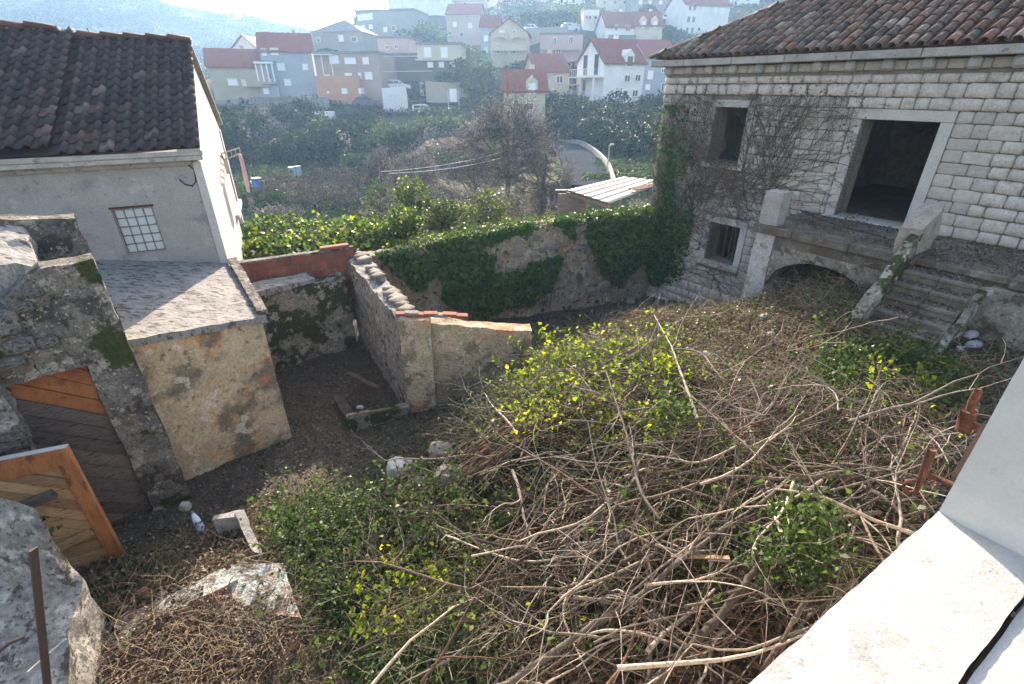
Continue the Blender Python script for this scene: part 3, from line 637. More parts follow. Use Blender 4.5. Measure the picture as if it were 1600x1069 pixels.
while s < 6.2:
    for r_ in range(rows+1):
        q = r_*SL/(rows+.6)
        step = s > 1.83
        p = Fl(s, -.28, EZ3+.07+(.10 if step else 0))+up_l*(q-.03)+nl*rs.uniform(0, .008)
        x = -a3; y = (up_l-nl*.05+a3*rs.uniform(-.02, .02)).normalized(); x = (x-y*x.dot(y)).normalized(); z = x.cross(y)
        M = frameM(x, y, z, p)
        if ntl < 298 and s < 4.3: place(wt, 'roof_tile', lh, M); ntl += 1
        else: merge(rst, wt, M)
    s += .2
tag(rst.build('outer_roof_tiles', m_tile_l, lh, smooth=True), kind='stuff')
rt = barrel('ridge_tile', m_ridge, .42, .11, .10)
s = -.1
while s < 6:
    st_ = s > 1.8
    place(rt, 'ridge_tile', lh, frameM(up_l, a3, Vector((0, 0, 1)), Fl(s, QH, RZ3+.06+(.12 if st_ else 0)))); s += .38

# glass block window
a, b, c, e = WN
wf = MB().fbox(Fl, (a, .03, c), (a+.02, .1, e)).fbox(Fl, (b-.02, .03, c), (b, .1, e)).fbox(Fl, (a+.02, .03, e-.02), (b-.02, .1, e)).fbox(Fl, (a+.02, .03, c), (b-.02, .1, c+.02)).build('window', m_gridgrey, lh)
for i in range(4):
    for j in range(5):
        x0 = a+.02+(b-a-.04)*i/4; z0 = c+.02+(e-c-.04)*j/5
        MB().fbox(Fl, (x0+.004, .055, z0+.004), (x0+(b-a-.04)/4-.004, .10, z0+(e-c-.04)/5-.006)).build('glass_block', m_glassblock, wf, bevel=.012)
mb = MB()
for i in range(1, 4): x0 = a+.02+(b-a-.04)*i/4; mb.fbox(Fl, (x0-.003, .05, c+.02), (x0+.003, .085, e-.02))
for j in range(1, 5): z0 = c+.02+(e-c-.04)*j/5; mb.fbox(Fl, (a+.02, .046, z0-.003), (b-.02, .086, z0+.003))
mb.build('mortar_grid', m_gridgrey, wf)
MB().fbox(Fl, (a-.02, -.02, e+.004), (b+.02, .1, e+.035)).build('window_lintel', m_rust, lh)
MB().tube([Fl(3+.0, -.03, 4.82), Fl(1.5, -.02, 4.83), Fl(.6, -.02, 4.87), Fl(.22, -.03, 4.87), Fl(.10, -.04, 4.70), Fl(.12, -.05, 4.50), Fl(.2, -.05, 4.44), Fl(.30, -.05, 4.47), Fl(.36, -.05, 4.56)], .011, 6).build('electric_cable', m_plainblack, lh, True)
an = MB().tube([aty(120, 62, 11.6), aty(135, 58, 11.6), aty(139, 50, 11.6), aty(136, 44, 11.6)], .012, 5); an.build('aerial_stub', m_plainblack, lh, True)
# drying rack with towel, beyond the gable
rk = thing('drying_rack', aty(370, 240, 14.6), 'white metal clothes drying rack fixed outside the balcony of the grey house', 'drying rack')
P = [aty(346, 240, 13.6), aty(374, 231, 13.4), aty(376, 240, 14.0), aty(350, 250, 14.3)]
for i in range(4): MB().bar(P[i], P[(i+1) % 4], .03).build('rail', m_white, rk)
for k in range(1, 4): MB().bar(P[0].lerp(P[1], k/4), P[3].lerp(P[2], k/4), .018).build('rod', m_white, rk)
MB().bar(P[3], aty(340, 262, 13.8), .025).build('bracket', m_white, rk)
m_towel = mat('faded_pink_towel', (.62,.56,.58), (.55,.25,.28), 9, 2, .1, stretch=(1, 1, .1))
mb = MB(); tw = [(aty(373, 240, 13.9), aty(377, 242, 13.5)), (aty(378, 262, 13.9), aty(383, 264, 13.5)), (aty(383, 285, 13.9), aty(388, 287, 13.5)), (aty(387, 300, 13.9), aty(390, 301, 13.5))]
for (p, q), (r, t_) in zip(tw, tw[1:]): 
    o_ = Vector((.02, 0, 0)); mb.hexa([p-o_, q-o_, q+o_, p+o_, r-o_, t_-o_, t_+o_, r+o_])
tag(mb.build('towel', m_towel), 'pink and white striped towel hanging from the white drying rack', 'towel')
# ================================================================== STUCCO SHED
sh = thing('shed', (-4.4, 6.2, .5), 'small lean-to shed of stained ochre plaster with a flat weathered concrete roof', 'shed')
c1, c2, c3, c4 = (-5.06, 5.36), (-3.90, 6.92), (-5.55, 9.05), (-7.5, 8.35)
rough('shed_wall', [c1, c2, c3, c4], [.3]*4, [3.08, 2.74, 2.86, 3.2], m_shed, sh, .1, .012, 2.5)
rough('roof_slab', [(-5.12, 5.24), (-3.80, 6.90), (-5.50, 9.12), (-7.5, 8.45)], [3.10, 2.755, 2.87, 3.22], [3.21, 2.86, 2.97, 3.34], m_shedroof, sh, .09, .014, 4.)
rough('roof_kerb', [(-3.92, 6.90), (-3.80, 6.98), (-5.36, 9.2), (-5.5, 9.14)], [2.87, 2.87, 2.97, 2.97], [2.94, 2.94, 3.06, 3.06], m_old, sh, .06, .02, 6.)
# ================================================================== RUIN WITH THE WOODEN DOORS
W3 = Vector((-4.57, 5.17, 0)); w3 = Vector((-.719, -.695, 0)).normalized(); wn = Vector((.695, -.719, 0)).normalized()
def Fw(s, o, z): return W3+w3*s+wn*o+Vector((0, 0, z))
def wq(s0, s1, o0, o1): return ccw([Fw(s0, o0, 0).xy[:], Fw(s1, o0, 0).xy[:], Fw(s1, o1, 0).xy[:], Fw(s0, o1, 0).xy[:]])
def wz(s0, s1, o0, o1, zf):        # heights in the order ccw() gives
    P = [(s0, o0), (s1, o0), (s1, o1), (s0, o1)]; q = [Fw(s, o, 0).xy[:] for s, o in P]
    ar = sum(q[i][0]*q[(i+1) % 4][1]-q[(i+1) % 4][0]*q[i][1] for i in range(4)); P = P if ar > 0 else P[::-1]
    return [zf(s, o) for s, o in P]
rn = thing('ruined_outbuilding', Fw(.5, -.5, .7), 'ruined outbuilding at the left with lichen-dark plaster wall, doorway and broken gables', 'ruin')
rough('wall', wq(0, .44, -.30, 0), .3, wz(0, .44, -.3, 0, lambda s, o: 4.33), m_old, rn, .06, .03, 2.4, .02)
rough('wall', wq(.44, .82, -.30, 0), 3.18, wz(.44, .82, -.3, 0, lambda s, o: 4.33 if s < .6 else 4.08), m_old, rn, .06, .03, 2.4, .02)
rough('wall', wq(.82, 2.2, -.34, .02), 3.17, wz(.82, 2.2, -.34, .02, lambda s, o: 3.92 if s < 1 else 3.7), m_old, rn, .07, .05, 2.4, .06)
rough('wall_pier', wq(1.13, 2.3, -.33, .16), .3, wz(1.13, 2.3, -.33, .16, lambda s, o: 3.75), m_greyrubble, rn, .07, .06, 2.6, .05)
rough('rear_gable', wq(-.05, .66, -1.75, -1.42), .3, wz(-.05, .66, -1.75, -1.42, lambda s, o: 4.52 if s < .5 else 4.62), m_old, rn, .07, .035, 2.4, .02)
rough('side_wall', wq(-.02, .18, -1.42, -.30), .3, wz(-.02, .18, -1.42, -.3, lambda s, o: 3.9), m_old, rn, .08, .02)
rough('roof_fragment', wq(.46, 2.6, -1.41, -.33), 3.7, wz(.46, 2.6, -1.41, -.33, lambda s, o: (4.28 if s < 1 else 4.7)+(.24 if o < -1 else 0)), m_sunplaster, rn, .045, .05, 3.2, .03)
rough('floor', wq(.1, 3, -1.6, -.3), .2, .75, m_ground, rn, .3, .02)
sr = stone_meshes(m_rubble, 6, 9, 'rubble_stone', .9); sg = stone_meshes(m_greyrubble, 6, 19, 'rubble_stone', .9)
for (s, z, a, b) in ((.98, 3.86, .42, .26), (1.22, 3.62, .34, .22), (.86, 3.60, .24, .16), (.72, 3.98, .2, .12), (1.02, 3.44, .3, .12), (.66, 3.55, .2, .13), (1.42, 3.95, .35, .25), (1.30, 3.36, .26, .2), (.58, 4.1, .16, .1), (.25, 1.35, .12, .09), (.2, 1.2, .14, .1), (.27, 1.05, .12, .1), (.16, 1.55, .13, .08), (.3, 1.5, .1, .08)):
    place(rs.choice(sg), 'rubble_stone', rn, frameM(w3*-a, wn*.10, Vector((0, 0, b)), Fw(s, .0 if s < .8 else .03, z)))
for k in range(26):
    s_, z_ = rs.uniform(1.15, 1.9), rs.uniform(1.2, 3.65); place(rs.choice(sg), 'rubble_stone', rn, frameM(w3*-rs.uniform(.12, .26), wn*.09, Vector((0, 0, rs.uniform(.08, .17))), Fw(s_, .17, z_)))
# the shut door: diagonal planks in the opening
dr = thing('plank_door', Fw(.8, -.1, .6), 'shut plank door, orange paint left at the top and weathered grey below, in the ruin wall', 'door')
S0, S1, Z0, Z1 = .45, 1.30, .62, 3.16
slope = .85; wdt = .215; k = 0
def clip_poly(P, f):
    out = []
    for i in range(len(P)):
        p, q = P[i], P[(i+1) % len(P)]; fp, fq_ = f(p), f(q)
        if fp >= 0: out.append(p)
        if fp*fq_ < 0: t = fp/(fp-fq_); out.append((p[0]+(q[0]-p[0])*t, p[1]+(q[1]-p[1])*t))
    return out
def prism(mbx, P, fr, o0, o1):
    n = len(P); b = len(mbx.v)
    for o in (o0, o1): mbx.v += [tuple(fr(p[0], o, p[1])) for p in P]
    mbx.f += [tuple(b+i for i in range(n)), tuple(b+n+i for i in range(n-1, -1, -1))]+[(b+(i+1) % n, b+i, b+n+i, b+n+(i+1) % n) for i in range(n)]
zb = Z0-1.6
while zb < Z1+.2:
    # plank between lines z = zb + slope*s and + wdt
    P = [(S0, zb+slope*S0+.005), (S1, zb+slope*S1+.005), (S1, zb+slope*S1+wdt-.005), (S0, zb+slope*S0+wdt-.005)]
    P = clip_poly(P, lambda p: p[1]-Z0); P = clip_poly(P, lambda p: Z1-p[1]) if len(P) > 2 else P
    if len(P) > 2:
        mb = MB(); o_ = -.13+rs.uniform(-.006, .006); prism(mb, P, Fw, o_, o_+.03)
        zz = sum(p[1] for p in P)/len(P); mb.build('plank', m_wood_paint if zz > 2.72 else m_wood_grey, dr, bevel=.004)
    zb += wdt
MB().fbox(Fw, (S0, -.18, Z0), (S1, -.14, Z1)).build('door_back', m_darkwood, dr)
# the open leaf
L0, L1 = Vector((-4.66, 4.05, 0)), Vector((-5.55, 3.70, 0)); ld = (L1-L0).normalized(); ln = Vector((-ld.y, ld.x, 0)); ln = ln if ln.dot(Vector((.2, -1, 0))) > 0 else -ln; LWd = (L1-L0).length
def Fo(s, o, z): return L0+ld*s+ln*o+Vector((0, 0, z))
ol = thing('open_door_leaf', Fo(.45, 0, .85), 'orange framed wooden door leaf standing open with bare pine boards', 'door')
zT, zB = 2.66, .84
MB().fbox(Fo, (0, -.03, zB), (.15, .03, zT)).build('stile', m_wood_or, ol, bevel=.004)
MB().fbox(Fo, (.151, -.028, zT-.24), (LWd, .028, zT)).build('rail', m_wood_or, ol, bevel=.004)
MB().fbox(Fo, (.0, -.03, zT+.001), (LWd, .034, zT+.012)).build('top_edge', m_white, ol)
for sl_, za, zc_ in ((.62, 1.52, zT-.245), (-.12, zB, 1.515)):
    zb = zB-1.2
    while zb < zT+.5:
        P = [(.152, zb+sl_*.15+.006), (LWd, zb+sl_*LWd+.006), (LWd, zb+sl_*LWd+.150), (.152, zb+sl_*.15+.150)]
        P = clip_poly(P, lambda p: p[1]-za); P = clip_poly(P, lambda p: zc_-p[1]) if len(P) > 2 else P
        if len(P) > 2: mb = MB(); prism(mb, P, Fo, -.025, .002+rs.uniform(-.007, .007)); mb.build('board', m_wood_pale, ol, bevel=.003)
        zb += .158
MB().fbox(Fo, (.152, -.03, zB), (LWd, -.026, zT-.25)).build('leaf_back', m_darkwood, ol)
MB().bar(Fo(.17, .035, 1.50), Fo(.8, .04, 1.28), .03, .09).build('ledge_brace', m_wood_pale, ol)
MB().bar(Fo(.28, .05, 2.14), Fo(.68, .06, 2.04), .07, .10).build('wood_block', m_wood_grey, ol, bevel=.006)
# near masonry at the frame's left edge
nb = thing('masonry_stub', (-4.2, 2.6, 1.), 'pale grey plastered masonry stub in the near left corner beside a rusty bar', 'wall')
def q3(L_): return [p.xy[:] for p in L_], [p.z for p in L_]
pa, pb, pc, pd = atz(108, 1100, 1.75), atz(122, 905, 2.2), atz(48, 800, 3.0), atz(-30, 745, 3.5)
f_, z_ = q3([Vector((-5.6, pa.y-.2, 2.1)), pa, pb, Vector((-5.4, pb.y+.35, 2.9))]); rough('stub_wall', f_, .3, z_, m_greyrubble, nb, .05, .05, 2.0)
f_, z_ = q3([Vector((-5.2, pb.y-.05, 3.0)), pb+Vector((-.03, -.08, .0)), pc+Vector((.0, .05, 0)), Vector((-5.2, pc.y+.1, 3.5))]); rough('stub_wall', f_, .3, z_, m_greyrubble, nb, .05, .04, 2.0)
tag(MB().bar(aty(52, 858, 2.25), aty(78, 1110, 1.95), .055, .012).build('rusty_bar', m_bar), 'dark rusty flat iron bar standing upright at the lower left', 'iron bar')
tag(MB().tube([aty(-20, 1035, 2.2), aty(15, 1005, 2.2), aty(40, 995, 2.25)], .012, 6).build('rebar_stub', m_bar, None, True), 'bent dark steel rod sticking out of the near left masonry', 'steel rod')
tag(MB().tube([aty(44, 1050, 2.1), aty(75, 1022, 2.2), aty(103, 998, 2.3)], .008, 6).build('wire', m_trim, None, True), 'thin pale wire crossing behind the rusty iron bar', 'wire')
# ================================================================== COURTYARD WALLS
mw = thing('mossy_wall', (-4.6, 10.0, .3), 'low mossy wall of crumbling plaster between the shed and the red block wall', 'wall')
rough('wall', [(-5.5, 9.25), (-3.85, 10.75), (-4.15, 11.1), (-5.8, 9.6)], .1, [2.2, 2.1, 2.1, 2.2], m_moss, mw, .07, .045, 2.4, .05)
rough('coping', [(-5.42, 9.22), (-4.35, 10.22), (-4.7, 10.6), (-5.8, 9.65)], 2.17, [2.3, 2.27, 2.27, 2.3], m_shedroof, mw, .07, .03, 3.)
m4 = thing('courtyard_wall', (-1.8, 7.7, .4), 'rubble wall dividing the courtyard, its faded ochre end facing the brush pile', 'wall')
rough('side_wall', [(-2.0, 7.72), (-1.74, 7.78), (-3.45, 11.45), (-3.95, 11.25)], .1, [2.45, 2.5, 2.42, 2.42], m_greyrubble, m4, .07, .05, 2.2, .06)
rough('end_wall', [(-1.93, 7.70), (.38, 8.08), (.34, 8.36), (-1.85, 7.98)], .2, [2.42, 2.02, 2.02, 2.42], m_ochre2, m4, .06, .03, 2.2, .05)
rough('corner_pillar', [(-1.95, 7.58), (-1.42, 7.66), (-1.46, 7.95), (-1.99, 7.88)], .2, [2.46, 2.44, 2.44, 2.46], m_ochre2, m4, .06, .02, 2.6, .02)
def brick_at(p, x, y, mat_=m_brick, nm='brick', par=None, L_=.25, W_=.12, Hh=.06):
    z = x.cross(y).normalized(); z = z if z.z > 0 else -z
    mb = MB(); mb.box((-L_/2, -W_/2, 0), (L_/2, W_/2, Hh)); me = mb.mesh(nm, mat_); o = place(me, nm, par, frameM(x, y, z, p)); m = o.modifiers.new('bevel', 'BEVEL'); m.width = .006; return o
for k in range(7):
    t = k/6; p = Vector((-1.92+.98*t, 7.80+.14*t, 2.47-.10*t+(.02 if k % 2 else 0))); an_ = rs.uniform(-.25, .25)+.15
    brick_at(p, Vector((math.cos(an_), math.sin(an_), -.1)).normalized(), Vector((-math.sin(an_), math.cos(an_), 0)), m_brick if k not in (1, 4) else m_rubble, 'coping_brick', m4, .24 if k < 6 else .3, .14, .05)
for k in range(16):
    u_ = rs.random(); p = Vector((-1.85-1.8*u_, 7.95+3.4*u_, 2.47)); place(rs.choice(sr), 'coping_stone', m4, frameM(Vector((.12, .2, 0))*rs.uniform(.8, 1.5), Vector((0, 0, .12)), Vector((-.2, .12, 0)), p))
# red hollow block wall behind
rb = thing('hollow_block_wall', (-4.8, 10.6, 1.2), 'red hollow clay block wall running between grey house and courtyard wall', 'wall')
p0, p1 = Vector((-6.2, 9.95, 0)), Vector((-3.75, 11.32, 0)); bd = (p1-p0).normalized(); bn = Vector((bd.y, -bd.x, 0))
def Fb(s, o, z): return p0+bd*s+bn*o+Vector((0, 0, z))
LB = (p1-p0).length
MB().fbox(Fb, (0, -.1, .8), (LB, -.02, 2.60)).build('mortar_core', m_mortar, rb)
for r_ in range(6):
    s = -.1 if r_ % 2 else 0.; zz = 1.42+r_*.2
    while s < LB:
        e_ = min(s+.30, LB); b_ = max(s, 0)
        if e_-b_ > .05:
            o_ = rs.uniform(-.008, .01); mb = MB(); mb.fbox(Fb, (b_+.006, -.12, zz), (e_-.006, .0+o_, zz+.185))
            n_r = int((e_-b_-.01)/.042)
            for k in range(n_r): x = b_+.02+k*.042; mb.fbox(Fb, (x, o_+.0005, zz+.008), (x+.026, .008+o_, zz+.177))
            mb.build('hollow_block', m_brick, rb)
        s += .305
rough('coping', ccw([Fb(-.1, -.13, 0).xy[:], Fb(LB, -.13, 0).xy[:], Fb(LB, .03, 0).xy[:], Fb(-.1, .03, 0).xy[:]]), 2.615, 2.655, m_old, rb, .1, .01)
MB().fbox(Fb, (LB-.75, -.14, 2.665), (LB-.1, .04, 2.73)).build('loose_block', m_brick, rb, bevel=.01)
# ivy wall to the old house
iw = thing('ivy_wall', (.5, 12.8, .3), 'long weathered rubble wall draped in ivy, meeting the old stone house', 'wall')
vw0, vw1 = Vector((-3.6, 11.35, 0)), Vector((4.25, 14.25, 0)); vd = (vw1-vw0).normalized(); vn = Vector((vd.y, -vd.x, 0)); LV = (vw1-vw0).length
def Fv(s, o, z): return vw0+vd*s+vn*o+Vector((0, 0, z))
m_ivwall = mat('bare_ochre_rubble_wall', (.44,.38,.29), (.25,.22,.175), 2.8, 10, 1., 11, .05, .97, [((.36,.19,.10), 1.6, .58, .06, .7), ((.54,.50,.43), 5.3, .57, .04, .8), ((.06,.053,.043), 6., .56, .05, .85), ((.05,.06,.02), 2.2, .58, .06, .7), ((.04,.036,.03), 26., .58, .04, .7)], grain=.8)
hts = [2.35, 2.42, 2.55, 2.62, 2.72, 2.80, 2.66, 2.55, 2.6]
for k in range(8):
    a, b = LV*k/8, LV*(k+1)/8; q = ccw([Fv(a, -.5, 0).xy[:], Fv(b, -.5, 0).xy[:], Fv(b, 0, 0).xy[:], Fv(a, 0, 0).xy[:]])
    zz = [hts[k] if abs((Vector((*p, 0))-vw0).dot(vd)-a) < .01 else hts[k+1] for p in q]
    rough('wall', q, .0, zz, m_ivwall, iw, .08, .05, 2.2, .07)
for k in range(70):
    s, z = rs.uniform(3.6, LV-.1), rs.uniform(.5, 2.5); place(rs.choice(sr), 'rubble_stone', iw, frameM(vd*rs.uniform(.14, .34), vn*.12, Vector((0, 0, rs.uniform(.09, .2))), Fv(s, .01, z)))
# ================================================================== SMALL THINGS IN THE COURTYARD
pl = thing('planter_kerb', (-2.6, 7.3, .45), 'low plastered kerb of an old planter at the foot of the dividing wall', 'planter')
rough('kerb', [(-2.92, 7.05), (-1.86, 7.42), (-1.92, 7.58), (-2.98, 7.2)], .2, .78, m_moss, pl, .07, .02)
rough('kerb', [(-3.0, 7.2), (-2.82, 7.24), (-3.32, 8.05), (-3.5, 8.0)], .2, .66, m_ground, pl, .07, .02)
tag(MB().bar(aty(545, 583, 8.6)+Vector((0, 0, -.0)), aty(592, 607, 8.0), .10, .04).build('dark_plank', m_darkwood), 'dark plank lying in the pen behind the planter kerb', 'plank')
tag(MB().bar(Vector((-2.92, 7.12, .80)), Vector((-2.2, 7.34, .82)), .03, .04).build('thin_batten', m_log), 'thin grey batten lying along the planter kerb', 'batten')
m_bagw = mat('crumpled_white_plastic', (.62,.64,.68), (.45,.50,.60), 30, 4, .8, 60, .01, .4)
pp = gpos(563, 636, .25); me = rock_mesh(m_bagw, 3, 'plastic_bag'); o = place(me, 'plastic_bag', None, Matrix.Translation(atz(563, 636, .66)) @ Matrix.Diagonal((.17, .1, .07, 1))); tag(o, 'crumpled white plastic bag lying behind the planter kerb', 'bag')
# bottle
bt_ = thing('plastic_bottle', gpos(310, 822, .10), 'clear plastic water bottle with blue label standing beside a pale stone', 'bottle')
m_pet = glassmat('clear_pet', (.55,.66,.78), .12); bp_ = Vector(bt_.location)
ax_ = (aty(303, 804, bp_.y+.10)-aty(320, 836, bp_.y-.0)).normalized(); base = aty(319, 836, bp_.y)
MB().tube([base+ax_*x for x in (0, .015, .12, .24, .30, .322)], [.036, .046, .046, .043, .024, .015], 12).build('bottle_body', m_pet, bt_, True)
m_lab = mat('bottle_label', (.35,.55,.75), (.65,.72,.78), 25, 2, 0); MB().tube([base+ax_*.10, base+ax_*.19], .048, 12).build('label', m_lab, bt_, True)
MB().tube([base+ax_*.323, base+ax_*.35], .020, 10).build('cap', glassmat('blue_cap', (.08,.2,.5), .4), bt_, True)
def rock(u, v, w_, d_, h_, lab, cat='stone', mt=m_rubble, sink=.3, seed=None, nm='stone', rz=0, grp=None):
    seed = seed or rs.random()*50; p = gpos(u, v, h_*(.5-sink)); o = place(rock_mesh(mt, seed, nm), nm, None, Matrix.Translation(p) @ Matrix.Rotation(rz, 4, 'Z') @ Matrix.Diagonal((w_, d_, h_, 1))); return tag(o, lab, cat, grp)
rock(289, 792, .17, .16, .2, 'pale squared stone at the foot of the ruin wall beside the bottle', mt=m_trim)
rock(625, 735, .5, .4, .45, 'large whitish weathered boulder at the lower edge of the brush pile', mt=m_trim, sink=-.15)
rock(655, 760, .42, .35, .3, 'mossy boulder just in front of the whitish boulder', sink=-.15); rock(700, 745, .5, .5, .3, 'brown boulder half buried in the edge of the brush pile', sink=-.15)
rock(612, 770, .3, .25, .2, 'small grey stone below the whitish boulder', mt=m_trim, sink=-.15)
rock(690, 705, .5, .4, .3, 'flat stone above the whitish boulder near the dividing wall', sink=-.15)
rock(1197, 494, .48, .16, .12, 'pale squared stone slab lying on top of the rubble mound', nm='stone_slab', mt=m_trim, rz=.55)
rock(1330, 650, .5, .3, .25, 'pinkish stone below the stairs behind the branches'); rock(1420, 655, .42, .3, .25, 'brown stone right of the pinkish one under the stairs')
rock(1385, 640, .3, .3, .2, 'small stone between the two larger stones under the stairs'); rock(985, 470, .35, .3, .2, 'light stone in the lower yard near the ivy wall')
rock(1105, 555, .25, .2, .16, 'small white stone on the mound above the branches', mt=m_trim); rock(1330, 545, .22, .2, .14, 'round grey stone below the stair cheek', mt=m_trim)
rock(1365, 590, .18, .18, .12, 'little grey stone on the slope below the steps')
rock(1515, 635, .35, .3, .15, 'grey stone by the iron hinge pin, right of the slope')
for k in range(26):
    u = rs.uniform(1000, 1420); v = rs.uniform(490-(u-1000)*.15, 640); w_ = rs.uniform(.06, .17)
    rock(u, v, w_, w_*.8, w_*.6, 'small rubble stone half sunk in the earth slope below the porch', 'rubble', rs.choice((m_rubble, m_rubble, m_trim)), .2, grp='rubble stones on the earth slope', nm='rubble_stone')
m_lg = thing('timber_log', gpos(1430, 705, .1), 'short thick weathered log lying below the stairs', 'log')
pA, pB = gpos(1388, 735, .12), gpos(1472, 682, .14); mb = MB(); mb.tube([pA, pA.lerp(pB, .3), pA.lerp(pB, .7), pB], [.12, .13, .125, .13], 10); mb.build('log_body', m_log, m_lg, True)
for i, (u, v, a) in enumerate(((1518, 522, .34), (1522, 538, .36), (1500, 545, .2))):
    o = place(rock_mesh(m_bagw, 7+i*3, 'plastic_sheet'), 'plastic_sheet', None, Matrix.Translation(gpos(u, v, .04)) @ Matrix.Rotation(.4, 4, 'Z') @ Matrix.Diagonal((a, a*.5, .12, 1)))
    tag(o, ['white plastic scrap nearest the retaining wall right of the stairs', 'bluish white plastic scrap, largest beside the stair', 'small white plastic scrap next to the lowest stair edge'][i], 'plastic scrap')
# collapsed mint painted slabs, lower left
sb = thing('broken_slab', gpos(330, 960, .1), 'broken pale mint painted plaster slab under dead leaves, lower left', 'slab')
def zq(L_): return [Vector(atz(*p)) for p in L_]
def slab(nm, P, th, mt, par):
    f_ = [p.xy[:] for p in P]; z_ = [p.z for p in P]
    ar = sum(f_[i][0]*f_[(i+1) % 4][1]-f_[(i+1) % 4][0]*f_[i][1] for i in range(4))
    if ar < 0: f_, z_ = f_[::-1], z_[::-1]
    return rough(nm, f_, [z-th for z in z_], z_, mt, par, .04, .012, 4.)
slab('slab', zq([(165, 1000, 1.42), (330, 1080, 1.45), (425, 965, 1.5), (360, 888, 1.45)]), .5, m_mint, sb)
slab('slab_edge', zq([(172, 975, 1.46), (200, 990, 1.5), (372, 905, 1.55), (350, 888, 1.5)]), .3, m_mint, sb)
slab('slab_face', zq([(360, 882, 1.52), (365, 950, 1.5), (470, 965, 1.48), (442, 880, 1.52)]), .4, m_mint, sb)
cb = thing('concrete_basin_edge', gpos(370, 840, .1), 'broken concrete rim standing behind the mint slab near the bottle', 'rim')
slab('rim_piece', zq([(332, 812, 1.35), (380, 806, 1.38), (376, 796, 1.38), (335, 806, 1.35)]), .3, m_cornice, cb)
slab('rim_piece', zq([(366, 802, 1.38), (395, 862, 1.36), (412, 868, 1.36), (380, 796, 1.4)]), .3, m_cornice, cb)
slab('rim_piece', zq([(358, 885, 1.28), (412, 885, 1.28), (400, 850, 1.3), (362, 868, 1.3)]), .3, m_log, cb)
for k in range(34):
    u, v = rs.uniform(170, 440), rs.uniform(920, 1060); p = atz(u, v, 1.5); w_ = rs.uniform(.04, .12)
    tag(place(rock_mesh(rs.choice((m_mint, m_rubble, m_brick)), k*1.7, 'rubble_chip', 1), 'rubble_chip', None, Matrix.Translation(p) @ Matrix.Diagonal((w_, w_*.8, w_*.5, 1))), 'small broken chip of plaster or stone on the mint slab', 'rubble', 'chips of rubble strewn on the broken mint slab')
# ================================================================== THE WINDOW WE LOOK FROM: sill, jamb, iron pins
zS = 4.9
e0, e1 = atz(1170, 1069, zS), atz(1462, 803, zS); ed = (e1-e0).normalized(); en = Vector((ed.y, -ed.x, 0))     # en points indoors (right)
def Fs(s, o, z): return e1+ed*s+en*o+Vector((0, 0, z-zS))
ws = thing('window_surround', Fs(-.5, .1, zS), 'white limestone window sill and jamb in the near right corner', 'window surround')
def slab_s(nm, s0, s1, o0, o1, z0, z1, mt, amp=.004):
    q = ccw([Fs(s0, o0, 0).xy[:], Fs(s1, o0, 0).xy[:], Fs(s1, o1, 0).xy[:], Fs(s0, o1, 0).xy[:]]); return rough(nm, q, z0, z1, mt, ws, .02, amp, 9., smooth=True)
slab_s('sill', -1.9, .02, 0, .228, zS-.18, zS, m_sill)
slab_s('inner_sill', -1.9, .02, .238, .42, zS-.2, zS-.012, m_sill, .002)
slab_s('jamb', .021, .28, .0, .235, zS-.17, zS+1.9, m_jamb, .0015)
slab_s('outer_wall', .021, 3., .06, .42, -.3, zS-.19, m_ashlar, .004)
slab_s('outer_wall', -2.2, .02, .06, .42, -.3, zS-.21, m_ashlar, .004)
slab_s('outer_wall', .29, 3., .02, .42, zS-.17, zS+3, m_ashlar, .004)
# (iron pins stand just outside the jamb face)
def pin(name, lab, body, rads, extra=()):
    t_ = thing(name, body[0], lab, 'hinge pin')
    MB().tube(body, rads, 10).build('pin', m_rust, t_, True)
    for nm, pts, r_ in extra: MB().tube(pts, r_, 8).build(nm, m_rust, t_, True)
y1 = 1.5
def J(u, v, y=y1): return aty(u, v, y)
pin('hinge_pin', 'rusty iron pintle with upright pin and square lug, upper one on the window jamb', [J(1513, 646), J(1520, 626), J(1528, 612), J(1529, 607)], [.0135, .0135, .0135, .009])
HP = bpy.data.objects['hinge_pin']
MB().tube([J(1514, 640), J(1505, 672, 1.5)], [.026, .024], 12).build('lug', m_rust, HP, True); MB().bar(J(1508, 656, 1.5), J(1560, 690, 1.42), .024, .03).build('tang', m_rust, HP, bevel=.004)
MB().bar(J(1538, 664, 1.40), J(1490, 745, 1.30), .014, .008).build('strap', m_bar, HP)
pin('hinge_pin', 'rusty iron shutter catch with curled end, lower one on the window jamb', [J(1457, 702, 1.33), J(1449, 722, 1.33), J(1440, 748, 1.33), J(1431, 768, 1.33), J(1418, 771, 1.33), J(1411, 761, 1.33), J(1416, 752, 1.33), J(1430, 751, 1.33)], [.013, .015, .011, .009, .009, .008, .008, .008],
    (('shank', [J(1444, 741, 1.33), J(1462, 747, 1.30), J(1510, 766, 1.22)], .010),))
